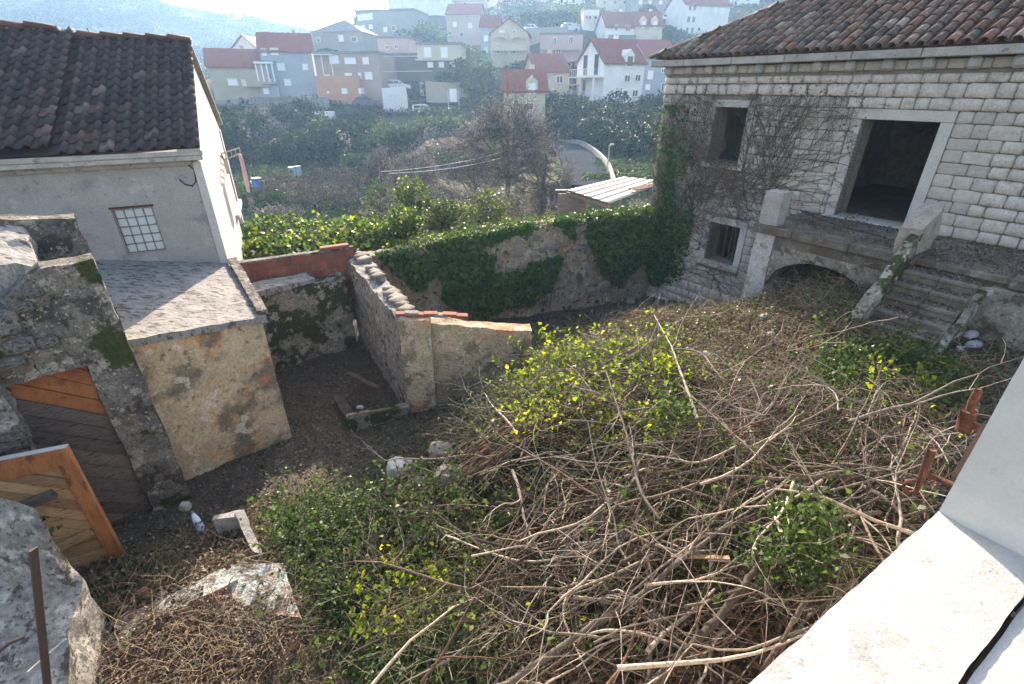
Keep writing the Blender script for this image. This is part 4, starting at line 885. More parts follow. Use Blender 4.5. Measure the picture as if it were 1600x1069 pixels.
# ================================================================== VALLEY AND HILLSIDE
HOUSES = []      # filled below; their feet also shape the terrain
def px_m(F): return F*.887/FOC
SPEC = [
 # name label F (u0,vtop,u1,vbot) depth yaw roof rise wall roofcol  windows [(u,v,w,h,kind)]
 ('house','pale beige house with a low red roof, leftmost on the far hillside',86,(345,104,413,158),8,-24,'gable',2.4,'beige','red',[(372,128,11,9,'w'),(388,129,8,9,'w')],'beige_left'),
 ('house','white gabled house with two dark window pairs rising behind the leftmost beige house',108,(362,84,416,106),9,0,'front',2.9,'white','red',[(374,86,5,8,'d'),(379,86,3,8,'d'),(401,86,5,8,'d'),(406,86,3,8,'d')],''),
 ('house','tall grey blue three storey house with red roof, second from the left',89,(424,80,494,150),8,-18,'gable',2.6,'blue','red',[(444,81,9,9,'w'),(449,104,9,10,'w'),(454,128,8,9,'w'),(430,82,5,9,'w'),(482,104,6,8,'w')],''),
 ('house','narrow pale blue annex with columned loggia left of the tall grey blue house',87,(410,98,436,150),6,-14,'flat',.3,'blue','grey',[(424,128,7,8,'w'),(418,142,6,8,'w')],'loggia'),
 ('house','grey concrete house with a pointed grey roof on the skyline',118,(492,50,568,82),10,6,'hip',2.6,'concrete','grey',[(536,60,6,9,'w'),(500,62,5,6,'d'),(556,62,8,7,'d')],''),
 ('house','long flat grey building on the skyline with a row of white windows at its left',145,(560,18,650,66),11,10,'flat',.5,'concrete','grey',[(566,27,5,9,'w'),(572,26,5,9,'w'),(578,26,5,9,'w'),(584,25,5,9,'w'),(604,46,5,7,'w'),(617,44,5,7,'d'),(570,42,5,6,'w'),(582,41,5,6,'w')],''),
 ('house','pale building at the very top of the hill in the glare',185,(608,-14,704,20),12,12,'hip',5,'white','grey',[(620,8,3,7,'w'),(626,8,3,7,'w'),(640,8,3,7,'w'),(668,2,4,7,'w'),(690,2,4,7,'w')],''),
 ('house','taupe and salmon three storey house with flat roof and white terrace frame',88,(500,84,600,152),9,4,'flat',.35,'salmon','grey',[(530,93,13,11,'w'),(555,95,16,8,'w'),(579,95,8,9,'w'),(549,119,9,9,'w'),(581,118,10,10,'w'),(516,120,7,6,'w'),(567,118,3,8,'w'),(543,142,9,9,'w'),(568,142,5,9,'w'),(517,144,4,4,'w')],'salmon'),
 ('house','dark unfinished concrete house right of the salmon house',98,(600,86,660,126),8,0,'flat',.3,'dark','grey',[],''),
 ('house','small pink terrace house with a white pergola above the salmon house',104,(592,60,640,84),7,4,'flat',.3,'pink','grey',[(606,74,5,5,'d'),(620,73,5,5,'d')],''),
 ('house','two storey house, cream above and brown below, with three white windows in its lower storey',94,(655,70,722,118),9,0,'flat',.35,'cream','grey',[(671,82,9,14,'w'),(696,82,9,14,'w'),(674,101,9,9,'w'),(691,101,8,9,'w'),(708,101,8,9,'w')],'twotone'),
 ('house','cream house with a curved gable and two arched balconies',104,(768,52,824,100),9,4,'front',2.2,'cream','red',[(785,53,7,10,'w'),(803,52,4,8,'d'),(779,76,4,14,'d'),(803,76,4,14,'d')],'arches'),
 ('house','pink flat roofed house with a long shaded balcony',108,(844,54,908,96),8,4,'flat',.3,'pink','grey',[(866,64,4,10,'d'),(890,63,5,10,'d'),(864,80,6,9,'d'),(872,80,5,8,'d')],'balcony'),
 ('house','tiny white raised box house with vertical dark openings high on the hill',132,(912,15,935,32),5,0,'flat',.3,'white','grey',[(916,24,3,12,'d'),(922,24,3,12,'d'),(930,24,3,12,'d')],'stilts'),
 ('house','white house with purple red roof and grey balconies in the middle of the hill',124,(945,42,990,80),8,-8,'gable',3.0,'white','red',[(960,44,4,8,'d'),(978,44,6,8,'d'),(955,64,5,8,'w'),(975,64,8,8,'d')],'greybalcony'),
 ('house','cream house with two round headed white dormers',124,(990,40,1030,80),8,0,'gable',2.8,'cream','red',[(1000,40,6,10,'w'),(1016,40,6,10,'w'),(999,62,5,9,'d'),(1014,60,8,6,'d')],'dormers'),
 ('house','tall pale blue and white house high on the right of the hill',150,(1064,8,1135,58),10,-14,'gable',3.2,'white','red',[(1071,13,4,8,'d'),(1078,13,4,8,'d'),(1071,31,5,9,'d'),(1079,31,5,9,'d'),(1071,48,4,9,'d'),(1079,48,4,9,'d'),(1112,16,4,8,'w'),(1123,16,6,8,'w'),(1090,46,4,5,'d')],''),
 ('house','big white four storey house with red roof and stacked balconies on its gable end',80,(936,98,1003,180),8,-22,'gable',3.0,'bigwhite','red',[(975,122,8,9,'d'),(993,121,8,9,'d'),(974,145,7,8,'d'),(991,145,8,9,'d'),(948,168,6,9,'d'),(959,166,3,5,'r'),(970,167,5,9,'r')],'big'),
 ('house','small cream house with red roof left of the big white house',84,(838,112,888,140),8,-14,'gable',2.4,'cream','red',[(874,124,9,10,'d')],'pergola'),
 ('house','low white house with red roof and dark red shutter behind the big bare tree',66,(786,142,852,194),7,0,'gable',2.2,'cream','red',[(826,166,14,9,'r'),(828,182,6,12,'d'),(806,160,6,8,'d')],'dormer1'),
 ('house','grey blue house with red roof and skylights beside the old stone house',90,(1004,90,1052,146),9,-10,'gable',2.6,'blue','red',[(1012,117,7,12,'w'),(1010,136,6,7,'w'),(1032,110,5,6,'d'),(1036,136,7,12,'d')],''),
 ('house','pale pink house in the glare at the top centre of the hill',150,(700,22,750,66),9,5,'gable',2.6,'pink','red',[(712,38,5,7,'w'),(735,40,5,7,'w'),(722,54,5,6,'d')],''),
 ('house','white house with a small red roof left of the arched house',116,(752,42,778,92),7,5,'gable',2.2,'blue','red',[(760,60,5,8,'w'),(760,78,5,8,'w')],''),
 ('house','row house with grey roof at the very top edge left of centre',185,(715,-6,760,24),9,0,'gable',3,'pink','red',[(728,8,4,7,'d'),(745,8,4,7,'d')],''),
 ('house','white house cut by the top edge above the small box house',190,(868,-14,912,12),9,0,'gable',3,'white','red',[(878,2,4,6,'d'),(895,2,4,6,'d')],''),
 ('house','cream house cut by the top edge above the grey balconies',172,(935,-12,985,14),9,5,'flat',.4,'cream','grey',[(945,4,4,6,'d'),(960,4,4,6,'d'),(974,4,4,6,'d')],''),
 ('house','long grey terrace building near the top edge right of centre',165,(988,-8,1052,20),9,-5,'flat',.4,'concrete','grey',[(1000,4,4,5,'w'),(1014,4,4,5,'w'),(1030,4,4,5,'w')],''),
 ('house','small white house at the top edge left of the old roof',200,(1140,-20,1184,14),9,-6,'gable',3,'white','red',[(1150,-2,4,6,'d'),(1166,-2,4,6,'d')],''),
 ('house','pale house at the top edge above the parked cars',195,(778,-22,830,6),9,4,'flat',.4,'pink','grey',[(790,-4,4,6,'d'),(806,-4,4,6,'d')],''),
]
t_pts = []
for s_ in SPEC:
    F, (u0, v0, u1, v1) = s_[2], s_[3]
    for u in (u0, u1): p = aty(u, v1+2, F+2); t_pts.append((p.x, p.y, p.z-.2))
for u, v, F in ((340,172,82),(420,168,84),(500,172,84),(600,172,88),(663,182,92),(720,170,86),(640,190,78),(560,205,74),(480,200,72),(380,190,74),(330,190,74),(760,200,62),(860,195,76),(940,192,74),(1030,180,80),(1100,140,95),
                (900,232,52),(870,226,56),(935,275,38),(880,282,36),(1000,240,52),(1000,280,36),(450,272,54),(360,262,58),(620,272,50),(450,330,36),(620,320,38),(420,290,46),(760,300,40),(960,225,58),(1050,215,60),(540,240,62),(430,235,64),
                (700,40,165),(800,20,175),(850,42,128),(900,6,190),(1000,24,160),(1090,55,150),(1300,-60,200),(1600,-120,230),(1250,60,110),(1450,100,90),(1700,80,100)):
    p = aty(u, v, F); t_pts.append(tuple(p))
t_pts += [(-6,17,-.2),(0,17,.3),(6,18,.0),(12,20,1.5),(-14,17,-.3),(-25,18,-.5),(20,18,2.5),(-9,22,-2.0),(0,23,-1.8),(9,24,-1.4),(-20,26,-2.8),(16,26,.5),(0,30,-2.9),(-35,30,-3),(30,30,2),(40,12,4),(-40,12,-1),(0,4,-1),(-14,4,-.8),(14,4,0)]
for u, v, F in ((340,150,125),(300,158,130),(420,150,130),(200,165,120),(100,180,90),(0,200,80),(-300,200,80),(500,100,170),(560,72,200),(620,20,215),(480,110,200),
                (-300,-40,330),(-100,-50,330),(60,0,330),(150,-4,345),(200,8,350),(250,16,350),(310,26,360),(370,37,365),(430,47,370),(490,55,380),(560,60,390),(700,60,400),
                (-200,60,260),(0,90,240),(150,80,240),(250,95,240),(330,110,240),(420,118,250),(100,40,290),(300,66,300),(420,80,310),(500,82,320)):
    p = aty(u, v, F); t_pts.append(tuple(p))
t_pts += [(-300,700,30),(0,700,30),(300,700,60),(-600,400,60),(-500,100,20),(500,100,40),(500,500,80),(0,460,25),(-150,470,28),(-300,480,60),(200,350,75),(60,330,62),(60,220,48),(120,230,55),(-500,-40,0),(500,-40,10),(0,-60,0)]
TF = Field(t_pts, 1.)
def tz(x, y):
    x = np.asarray(x, float); y = np.asarray(y, float)
    f = np.clip((y-60)/200, 0, 1)
    near = (np.abs(x) < 69) & (y > 11) & (y < 109)
    return np.where(near, TN(x, y), TG(x, y))+.15*fbm(x, y, .5, 3, 9)+f*2.2*fbm(x, y, .06, 4, 12)
TG = Grid(TF, -600, 600, -100, 960, 4.)
TN = Grid(TF, -70, 70, 10, 110, 1.)
def tzs(x, y): return float(tz(np.array([x]), np.array([y]))[0])
def tpos(u, v, F0=60):        # where the sight line meets the valley or hill
    r = ray(u, v); best = None
    for y in np.arange(16, 420, .7):
        z = H+r[2]/r[1]*y
        if z <= tzs(r[0]/r[1]*y, y): return Vector((r[0]/r[1]*y, y, z))
    return aty(u, v, F0)
ys = np.concatenate([np.arange(-60, 14, 6.), np.arange(14, 70, .8), np.arange(70, 200, 1.8), np.arange(200, 440, 4.), np.arange(440, 901, 20.)]); xs = np.concatenate([np.arange(-520, -130, 8.), np.arange(-130, -60, 3.), np.arange(-60, 60, 1.2), np.arange(60, 130, 3.), np.arange(130, 521, 10.)])
def tz_sheet(X, Y):
    Z = tz(X, Y); under = np.clip(1-np.maximum(np.abs(X)-11, 0)/4, 0, 1)*np.clip(1-np.maximum(Y-13, 0)/3.5, 0, 1)
    return Z*(1-under)+under*np.minimum(Z, -1.2)
m_hill = mat('scrub_covered_slope', (.075,.082,.045), (.045,.055,.03), .25, 8, .8, 1.2, .6, 1., [((.14,.125,.10), .35, .60, .08, .7), ((.025,.038,.018), .9, .54, .1, .7)])
hl_ = sheet('hillside', xs, ys, tz_sheet, m_hill)
hl_.data.materials.append(m_valley)
cc = np.zeros(len(hl_.data.polygons)*3, dtype=np.float32); hl_.data.polygons.foreach_get('center', cc); cc = cc.reshape(-1, 3)
hl_.data.polygons.foreach_set('material_index', ((cc[:, 1] < 66) & (np.abs(cc[:, 0]) < 70)).astype(np.int32)); hl_.data.update()
# ------------------------------------------------------------------ hill houses
def wm(n, c, c2=None): return mat(n, c, c2 or tuple(x*.86 for x in c), .5, 5, .15, 6, .02, .9, [(tuple(x*.6 for x in c), .9, .62, .1, .4)])
WALL = dict(beige=wm('beige_wall', (.46,.39,.31)), white=wm('white_wall', (.78,.78,.76)), bigwhite=wm('cool_white_wall', (.80,.80,.78)), blue=wm('grey_blue_wall', (.36,.41,.48)), concrete=wm('raw_concrete_wall', (.30,.30,.29)),
            salmon=wm('taupe_wall', (.42,.32,.27)), dark=wm('dark_block_wall', (.16,.15,.145)), pink=wm('pink_wall', (.56,.41,.37)), cream=wm('cream_wall', (.60,.54,.42)))
m_salmon = wm('salmon_wall', (.60,.30,.20)); m_brownw = wm('brown_lower_wall', (.17,.15,.14))
m_redroof = mat('red_roof_tiles', (.30,.075,.05), (.20,.055,.04), 1.2, 5, .5, 9, .05, .85, stretch=(3, .6, 1)); m_greyroof = mat('grey_flat_roof', (.22,.22,.22), (.15,.15,.155), 1, 4, .2)
m_shut_w = glassmat('white_shutter', (.78,.78,.80), .6); m_shut_r = glassmat('dark_red_shutter', (.20,.035,.035), .6); m_frame = glassmat('white_window_frame', (.75,.75,.75), .5); m_rail = glassmat('white_railing', (.6,.62,.65), .5)
def build_house(name, label, F, box, dep, yaw, roof, rise, wall, rc, wins, extra):
    u0, v0, u1, v1 = box; k = px_m(F); W_ = (u1-u0)*k/max(.8, math.cos(R(yaw))); pc = aty((u0+u1)/2, v1, F); zt = aty((u0+u1)/2, v0, F).z; hh = zt-pc.z
    cs, sn = math.cos(R(-yaw)), math.sin(R(-yaw)); X = Vector((cs, sn, 0)); Y = Vector((-sn, cs, 0))
    def L(x, y, z): return pc+X*x+Y*y+Vector((0, 0, z))
    root = thing(name, pc, label, 'house', 'houses on the far hillside')
    hw = W_/2; wmat = WALL[wall]
    mb = MB(); base = -4.5
    mb.fbox(L, (-hw, 0, base), (hw, dep, hh))
    if roof == 'gable':       # ridge along x: triangular side walls
        for x in (-hw, hw-.2):
            n = len(mb.v); mb.v += [tuple(L(x, 0, hh)), tuple(L(x, dep, hh)), tuple(L(x, dep/2, hh+rise)), tuple(L(x+.2, 0, hh)), tuple(L(x+.2, dep, hh)), tuple(L(x+.2, dep/2, hh+rise))]
            mb.f += [(n, n+1, n+2), (n+3, n+5, n+4), (n, n+2, n+5, n+3), (n+1, n+4, n+5, n+2)]
    if roof == 'front':
        for y in (0, dep-.2):
            n = len(mb.v); mb.v += [tuple(L(-hw, y, hh)), tuple(L(hw, y, hh)), tuple(L(0, y, hh+rise)), tuple(L(-hw, y+.2, hh)), tuple(L(hw, y+.2, hh)), tuple(L(0, y+.2, hh+rise))]
            mb.f += [(n, n+1, n+2), (n+3, n+5, n+4), (n, n+2, n+5, n+3), (n+1, n+4, n+5, n+2)]
    mb.build('wall', wmat, root)
    rm = m_redroof if rc == 'red' else m_greyroof; e = .35; th = .16; rb_ = MB()
    def plane(a, b, c, d): up = Vector((0, 0, th)); rb_.hexa([a, b, c, d, a+up, b+up, c+up, d+up])
    if roof == 'gable':
        s_ = rise/(dep/2); plane(L(-hw-e, -e, hh-s_*e+.02), L(hw+e, -e, hh-s_*e+.02), L(hw+e, dep/2, hh+rise+.02), L(-hw-e, dep/2, hh+rise+.02)); plane(L(-hw-e, dep/2, hh+rise+.02), L(hw+e, dep/2, hh+rise+.02), L(hw+e, dep+e, hh-s_*e+.02), L(-hw-e, dep+e, hh-s_*e+.02))
    elif roof == 'front':
        s_ = rise/hw; plane(L(-hw-e, -e, hh-s_*e+.02), L(0, -e, hh+rise+.02), L(0, dep+e, hh+rise+.02), L(-hw-e, dep+e, hh-s_*e+.02)); plane(L(0, -e, hh+rise+.02), L(hw+e, -e, hh-s_*e+.02), L(hw+e, dep+e, hh-s_*e+.02), L(0, dep+e, hh+rise+.02))
    elif roof == 'hip':
        r0 = hw-dep/2 if hw > dep/2 else .2
        P = [L(-hw-e, -e, hh+.02), L(hw+e, -e, hh+.02), L(hw+e, dep+e, hh+.02), L(-hw-e, dep+e, hh+.02)]; A_, B_ = L(-r0, dep/2, hh+rise), L(r0, dep/2, hh+rise)
        rb_.quad(P[0], P[1], B_, A_); rb_.quad(P[2], P[3], A_, B_); rb_.quad(P[1], P[2], B_); rb_.quad(P[3], P[0], A_); rb_.quad(*P[::-1])
    else: rb_.fbox(L, (-hw-.15, -.15, hh+.01), (hw+.15, dep+.15, hh+rise))
    rb_.build('roof', rm, root)
    if roof in ('gable', 'hip') and F < 130:
        MB().fbox(L, (hw*.3, dep*.6, hh+.3), (hw*.3+.6, dep*.6+.5, hh+rise+.7)).build('chimney', wmat, root)
    def lx(u): return ((u-u0)/(u1-u0)-.5)*W_
    def lz(v): return (v1-v)/(v1-v0)*hh
    kv = hh/(v1-v0); kx = W_/(u1-u0)
    for (u, v, a, b, kd) in wins:
        x, z, w2, h2 = lx(u), lz(v), a*kx/2, b*kv/2
        if x-w2 < -hw: x = -hw+w2+.1
        if x+w2 > hw: x = hw-w2-.1
        f_ = MB().fbox(L, (x-w2-.09, -.09, z-h2-.09), (x-w2, .02, z+h2+.09)).fbox(L, (x+w2, -.09, z-h2-.09), (x+w2+.09, .02, z+h2+.09)).fbox(L, (x-w2, -.09, z+h2), (x+w2, .02, z+h2+.09)).fbox(L, (x-w2-.05, -.16, z-h2-.09), (x+w2+.05, .02, z-h2)).build('window', m_frame, root)
        MB().fbox(L, (x-w2, -.035, z-h2), (x+w2, .015, z+h2)).build('shutter' if kd in 'wr' else 'pane', {'w': m_shut_w, 'd': m_darkglass, 'r': m_shut_r}[kd], f_)
        if kd == 'd' and F < 112: MB().fbox(L, (x-.04, -.06, z-h2), (x+.04, -.036, z+h2)).build('mullion', m_frame, f_)
    if extra == 'salmon':
        zs = lz(114); MB().fbox(L, (-hw-.1, -1.0, -1.0), (hw-3.3, -.01, lz(117)*.97)).build('salmon_bay', m_salmon, root)
        for (u, v, a, b) in ((543,142,9,9),(568,142,5,9),(517,144,4,4)): x, z = lx(u), lz(v); MB().fbox(L, (x-a*kx/2, -1.06, z-b*kv/2), (x+a*kx/2, -1.005, z+b*kv/2)).build('shutter', m_shut_w, root)
        for x in (-hw+.1, -hw+1.3, -hw+2.8): MB().fbox(L, (x, -.75, hh-3.0), (x+.1, -.65, hh-.2)).build('terrace_post', m_frame, root)
        MB().fbox(L, (-hw-.1, -.85, hh-.2), (-hw+3, -.1, hh-.08)).build('terrace_beam', m_frame, root)
    if extra == 'twotone': MB().fbox(L, (-hw-.3, -.3, -1), (hw+.3, -.17, lz(95))).build('lower_wall', m_brownw, root); MB().fbox(L, (-hw-.3, -.8, lz(95)+.02), (hw+.3, -.02, lz(92))).build('balcony', wmat, root); [MB().fbox(L, (lx(u)-a*kx/2, -.36, lz(101)-b*kv/2), (lx(u)+a*kx/2, -.305, lz(101)+b*kv/2)).build('shutter', m_shut_w, root) for u, a, b in ((674,9,9),(691,8,9),(708,8,9))]
    if extra == 'loggia':
        MB().fbox(L, (-hw, -.9, hh-.15), (hw, -.01, hh+.1)).build('loggia_roof', m_frame, root)
        for i in range(4): x = -hw+.1+(W_-.4)*i/3; MB().fbox(L, (x, -.8, hh-2.6), (x+.18, -.65, hh-.16)).build('column', m_frame, root)
        MB().fbox(L, (-hw, -.9, hh-2.9), (hw, -.01, hh-2.61)).build('balcony', wmat, root)
    if extra in ('balcony', 'arches', 'greybalcony', 'dormers', 'stilts'):
        zb_ = hh*.46; bm_ = {'greybalcony': m_greyroof}.get(extra, wmat)
        MB().fbox(L, (-hw+.2, -1.2, zb_-.2), (hw-.2, -.17, zb_)).build('balcony_slab', wmat, root); MB().fbox(L, (-hw+.2, -1.28, zb_-.2), (hw-.2, -1.205, zb_+.85)).build('balcony_parapet', bm_, root)
        if extra == 'greybalcony': MB().fbox(L, (-hw+.2, -1.28, -.4), (hw-.2, -1.2, .8)).build('balcony_parapet', bm_, root)
        for i in range(3): x = -hw+.3+(W_-.8)*i/2; MB().fbox(L, (x, -1.19, -1.), (x+.2, -1.0, zb_-.21)).build('column', wmat, root)
    if extra == 'arches':
        for i in range(2):
            cx_ = -hw*.5+i*hw; r_ = hw*.42; mb = MB()
            for j in range(8):
                a0_, a1_ = math.pi*j/8, math.pi*(j+1)/8; mb.hexa([L(cx_+r_*math.cos(a0_), -1.2, hh*.46+1.2+r_*.5*math.sin(a0_)), L(cx_+r_*math.cos(a1_), -1.2, hh*.46+1.2+r_*.5*math.sin(a1_)), L(cx_+r_*math.cos(a1_), -1.0, hh*.46+1.2+r_*.5*math.sin(a1_)), L(cx_+r_*math.cos(a0_), -1.0, hh*.46+1.2+r_*.5*math.sin(a0_)), L(cx_+r_*math.cos(a0_), -1.2, hh*.46+2.6), L(cx_+r_*math.cos(a1_), -1.2, hh*.46+2.6), L(cx_+r_*math.cos(a1_), -1.0, hh*.46+2.6), L(cx_+r_*math.cos(a0_), -1.0, hh*.46+2.6)])
            mb.build('arch', wmat, root)
    if extra in ('dormers', 'dormer1', 'big'):
        xs_ = {'dormers': (-hw*.45, hw*.4), 'dormer1': (hw*.35,), 'big': (hw*.2,)}[extra]
        for x in xs_:
            z0 = hh-.7; mb = MB().fbox(L, (x-.7, -.12, z0), (x+.7, 2.2, z0+1.7)); n = len(mb.v); mb.v += [tuple(L(x-.7, -.12, z0+1.7)), tuple(L(x+.7, -.12, z0+1.7)), tuple(L(x, -.12, z0+2.4)), tuple(L(x-.7, 2.5, z0+1.7)), tuple(L(x+.7, 2.5, z0+1.7)), tuple(L(x, 2.5, z0+2.4))]; mb.f += [(n, n+1, n+2), (n, n+2, n+5, n+3), (n+1, n+4, n+5, n+2)]
            dm = mb.build('dormer', wmat, root); MB().fbox(L, (x-.42, -.18, z0+.3), (x+.42, -.125, z0+1.5)).build('pane', m_shut_w if extra != 'big' else m_darkglass, dm)
    if extra == 'big':        # gable end with arched doors and stacked balconies, on the left
        def G(x, y, z): return L(-hw-y, x, z)       # x runs along the gable end, y out of it
        for (x, z, w2, h2, m_) in ((2.2, hh-.2, .55, 1.3, m_darkglass), (5.4, hh-.2, .55, 1.3, m_darkglass), (2.2, hh-3.1, .9, .9, m_shut_w), (5.4, hh-3.1, .45, 1., m_shut_r), (5.0, hh-6.2, .8, 1., m_darkglass), (2.4, 1.3, .5, 1., m_darkglass)):
            f_ = MB().fbox(G, (x-w2-.1, .01, z-h2-.1), (x+w2+.1, .06, z+h2+.1)).build('window', m_frame, root); MB().fbox(G, (x-w2, .061, z-h2), (x+w2, .09, z+h2)).build('pane', m_, f_)
        for z in (hh-1.7, hh-4.6, hh-7.4):
            MB().fbox(G, (0, .02, z-.18), (dep, 1.7, z)).build('balcony_slab', wmat, root)
            for j in range(14): x = .05+j*(dep-.15)/13; MB().fbox(G, (x, 1.62, z), (x+.05, 1.67, z+.9)).build('baluster', m_rail, root)
            MB().fbox(G, (0, 1.60, z+.9), (dep, 1.69, z+.97)).build('handrail', m_rail, root)
        for x in (.1, dep/2, dep-.35): MB().fbox(G, (x, 1.42, -2), (x+.24, 1.59, hh-1.9)).build('column', m_frame, root)
        for k_, (x, c_) in enumerate(((2.5, m_darkglass), (3.3, m_darkwood), (4.2, m_plainblack), (1.6, m_shut_r))): tag(MB().fbox(G, (x, 1.72, hh-5.2-.3*k_/3), (x+.7, 1.76, hh-4.2)).build('laundry', c_), ['dark', 'brown', 'black', 'dark red'][k_]+' washing hung over the balcony of the big white house', 'laundry')
    if extra == 'stilts': 
        for x in (-hw+.2, hw-.4): MB().fbox(L, (x, .1, -8), (x+.2, .3, 0)).build('stilt', m_greyroof, root)
    if extra == 'pergola':
        MB().fbox(L, (hw+.01, -.1, lz(134)), (hw+4, 3, lz(131))).build('terrace_slab', wmat, root)
        for x in (-hw+2.5, hw-1.2, hw+.3): MB().fbox(L, (x, -.4, -5), (x+.3, -.1, 0)).build('terrace_column', wmat, root)
    if extra == 'beige_left':
        def G(x, y, z): return L(-hw-y, x, z)
        MB().fbox(G, (2.5, .01, hh-1.6), (3.6, .06, hh-.3)).build('shutter', m_shut_w, root); MB().fbox(L, (hw-2.6, -1.3, hh*.42), (hw+.8, -.02, hh*.86)).build('oriel', wmat, root)
    return root
for s_ in SPEC: build_house(*s_)
# ------------------------------------------------------------------ terraces, road, parapets
m_stonewall = mat('dry_stone_terrace', (.27,.26,.24), (.17,.165,.155), .9, 8, .9, 2.6, .15, 1., [((.08,.08,.07), 1.6, .58, .07, .7)])
def twall(nm, label, u0, v0t, u1, v1t, F0, F1, hgt, mt, cat='wall', th=.4, nseg=6):
    a = aty(u0, v0t, F0); b = aty(u1, v1t, F1); t_ = bpy.data.objects
    q = [(a.x, a.y), (b.x, b.y), (b.x, b.y+th), (a.x, a.y+th)]; o = rough(nm, q, [a.z-hgt, b.z-hgt, b.z-hgt, a.z-hgt], [a.z, b.z, b.z, a.z], mt, None, .6, .06, .7)
    return tag(o, label, cat)
twall('terrace_wall', 'rough stone terrace wall under the tall grey blue house', 396, 152, 470, 152, 82, 83, 4.5, m_stonewall)
twall('terrace_wall', 'pale retaining wall under the leftmost beige house', 332, 158, 396, 152, 82, 84, 4, WALL['concrete'])
twall('terrace_wall', 'tall white retaining wall left of the salmon house', 466, 150, 512, 152, 82, 84, 6, WALL['concrete'])
twall('garden_parapet', 'long pale parapet rising along the road below the salmon house', 508, 176, 735, 143, 84, 98, 1.6, WALL['concrete'])
twall('terrace_wall', 'dark stone retaining wall below the hillside road', 520, 187, 735, 182, 79, 86, 5, m_stonewall)
twall('terrace_wall', 'low grey wall beside the sloping lane at the left', 480, 185, 590, 208, 76, 68, 2, WALL['concrete'])
twall('terrace_wall', 'stone terrace wall below the house with arched balconies', 756, 108, 826, 106, 94, 95, 3, m_stonewall)
twall('terrace_wall', 'pale terrace wall right of the cream and brown house', 664, 127, 730, 130, 88, 90, 3, WALL['beige'])
twall('garage_wall', 'pale wall with a closed gate under the hillside road', 541, 188, 581, 187, 78, 79, 2.4, WALL['pink'])
twall('terrace_wall', 'white wall of a raised car park beside the salmon house', 596, 138, 634, 135, 86, 88, 4, WALL['white'])
twall('terrace_wall', 'grey retaining wall along the road high on the hill', 822, 44, 905, 40, 122, 126, 4, WALL['concrete'])
twall('terrace_wall', 'stepped grey wall between the dormer house and the tall blue house', 1030, 62, 1062, 66, 132, 136, 5, m_stonewall)
def strip(nm, L0_, w_, mt, dz=.1, kind='structure'):
    P = [Vector((p.x, p.y, p.z+dz)) for p in L0_]; V = []; Q = []
    for i, p in enumerate(P):
        d = (P[min(i+1, len(P)-1)]-P[max(i-1, 0)]); n = Vector((-d.y, d.x, 0)).normalized()*w_/2; V += [tuple(p+n), tuple(p-n)]
    Q = [(2*i, 2*i+1, 2*i+3, 2*i+2) for i in range(len(P)-1)]; o = put(nm, np_mesh(nm, V, Q, mt, True)); o['kind'] = kind; return o
def curve(ctrl, n):
    out = []
    for i in range(n+1):
        t = i/n*(len(ctrl)-1); k = min(int(t), len(ctrl)-2); f = t-k
        p0_, p1_, p2_, p3_ = ctrl[max(k-1, 0)], ctrl[k], ctrl[k+1], ctrl[min(k+2, len(ctrl)-1)]
        out.append(.5*((2*p1_)+(p2_-p0_)*f+(2*p0_-5*p1_+4*p2_-p3_)*f*f+(3*p1_-p0_-3*p2_+p3_)*f**3))
    return out
rd = curve([aty(500, 184, 80), aty(580, 181, 83), aty(663, 180, 89), aty(735, 174, 95), aty(800, 165, 100)], 24); strip('road', rd, 5, m_asphalt, .5)
lane = curve([aty(850, 232, 58), aty(876, 233, 55), aty(896, 246, 49), aty(912, 268, 42), aty(915, 300, 34)], 30)
strip('lane', lane, 3.4, m_asphalt, .45)
kb = []
mb = MB()
for i in range(len(lane)-1):
    def off(p, q, o, z): d = (q-p).normalized(); n = Vector((d.y, -d.x, 0)); n = n if n.x > 0 else -n; return n*o+Vector((0, 0, z))
    p, q = lane[i], lane[i+1]; qq = lane[min(i+2, len(lane)-1)] if i+2 < len(lane) else q+(q-p)
    a, b = off(p, q, 0, 0), off(q, qq, 0, 0)
    mb.hexa([p+off(p, q, 1.72, .2), q+off(q, qq, 1.72, .2), q+off(q, qq, 1.95, .2), p+off(p, q, 1.95, .2), p+off(p, q, 1.72, .85), q+off(q, qq, 1.72, .85), q+off(q, qq, 1.95, .85), p+off(p, q, 1.95, .85)])
tag(mb.build('lane_parapet', WALL['concrete']), 'low grey parapet curving along the lane at the valley bottom', 'wall')
lp0 = aty(948, 284, 38); lp = thing('street_lamp', lp0, 'slim grey street lamp standing beside the curving lane', 'street lamp')
MB().tube([lp0-Vector((0, 0, 1.5)), aty(952, 228, 38)], [.08, .05], 8).build('pole', m_rail, lp, True); MB().tube([aty(952, 228, 38), aty(957, 225.5, 37.9)], .05, 6).build('arm', m_rail, lp); MB().bar(aty(953, 226, 37.9), aty(959, 225.5, 37.8), .16, .1).build('lamp_head', m_rail, lp)
up = aty(873, 222, 60); tag(MB().tube([up-Vector((0, 0, 1)), aty(873, 196, 60)], [.13, .09], 8).build('utility_pole', m_rail, None, True), 'short pale utility pole at the head of the lane', 'pole')
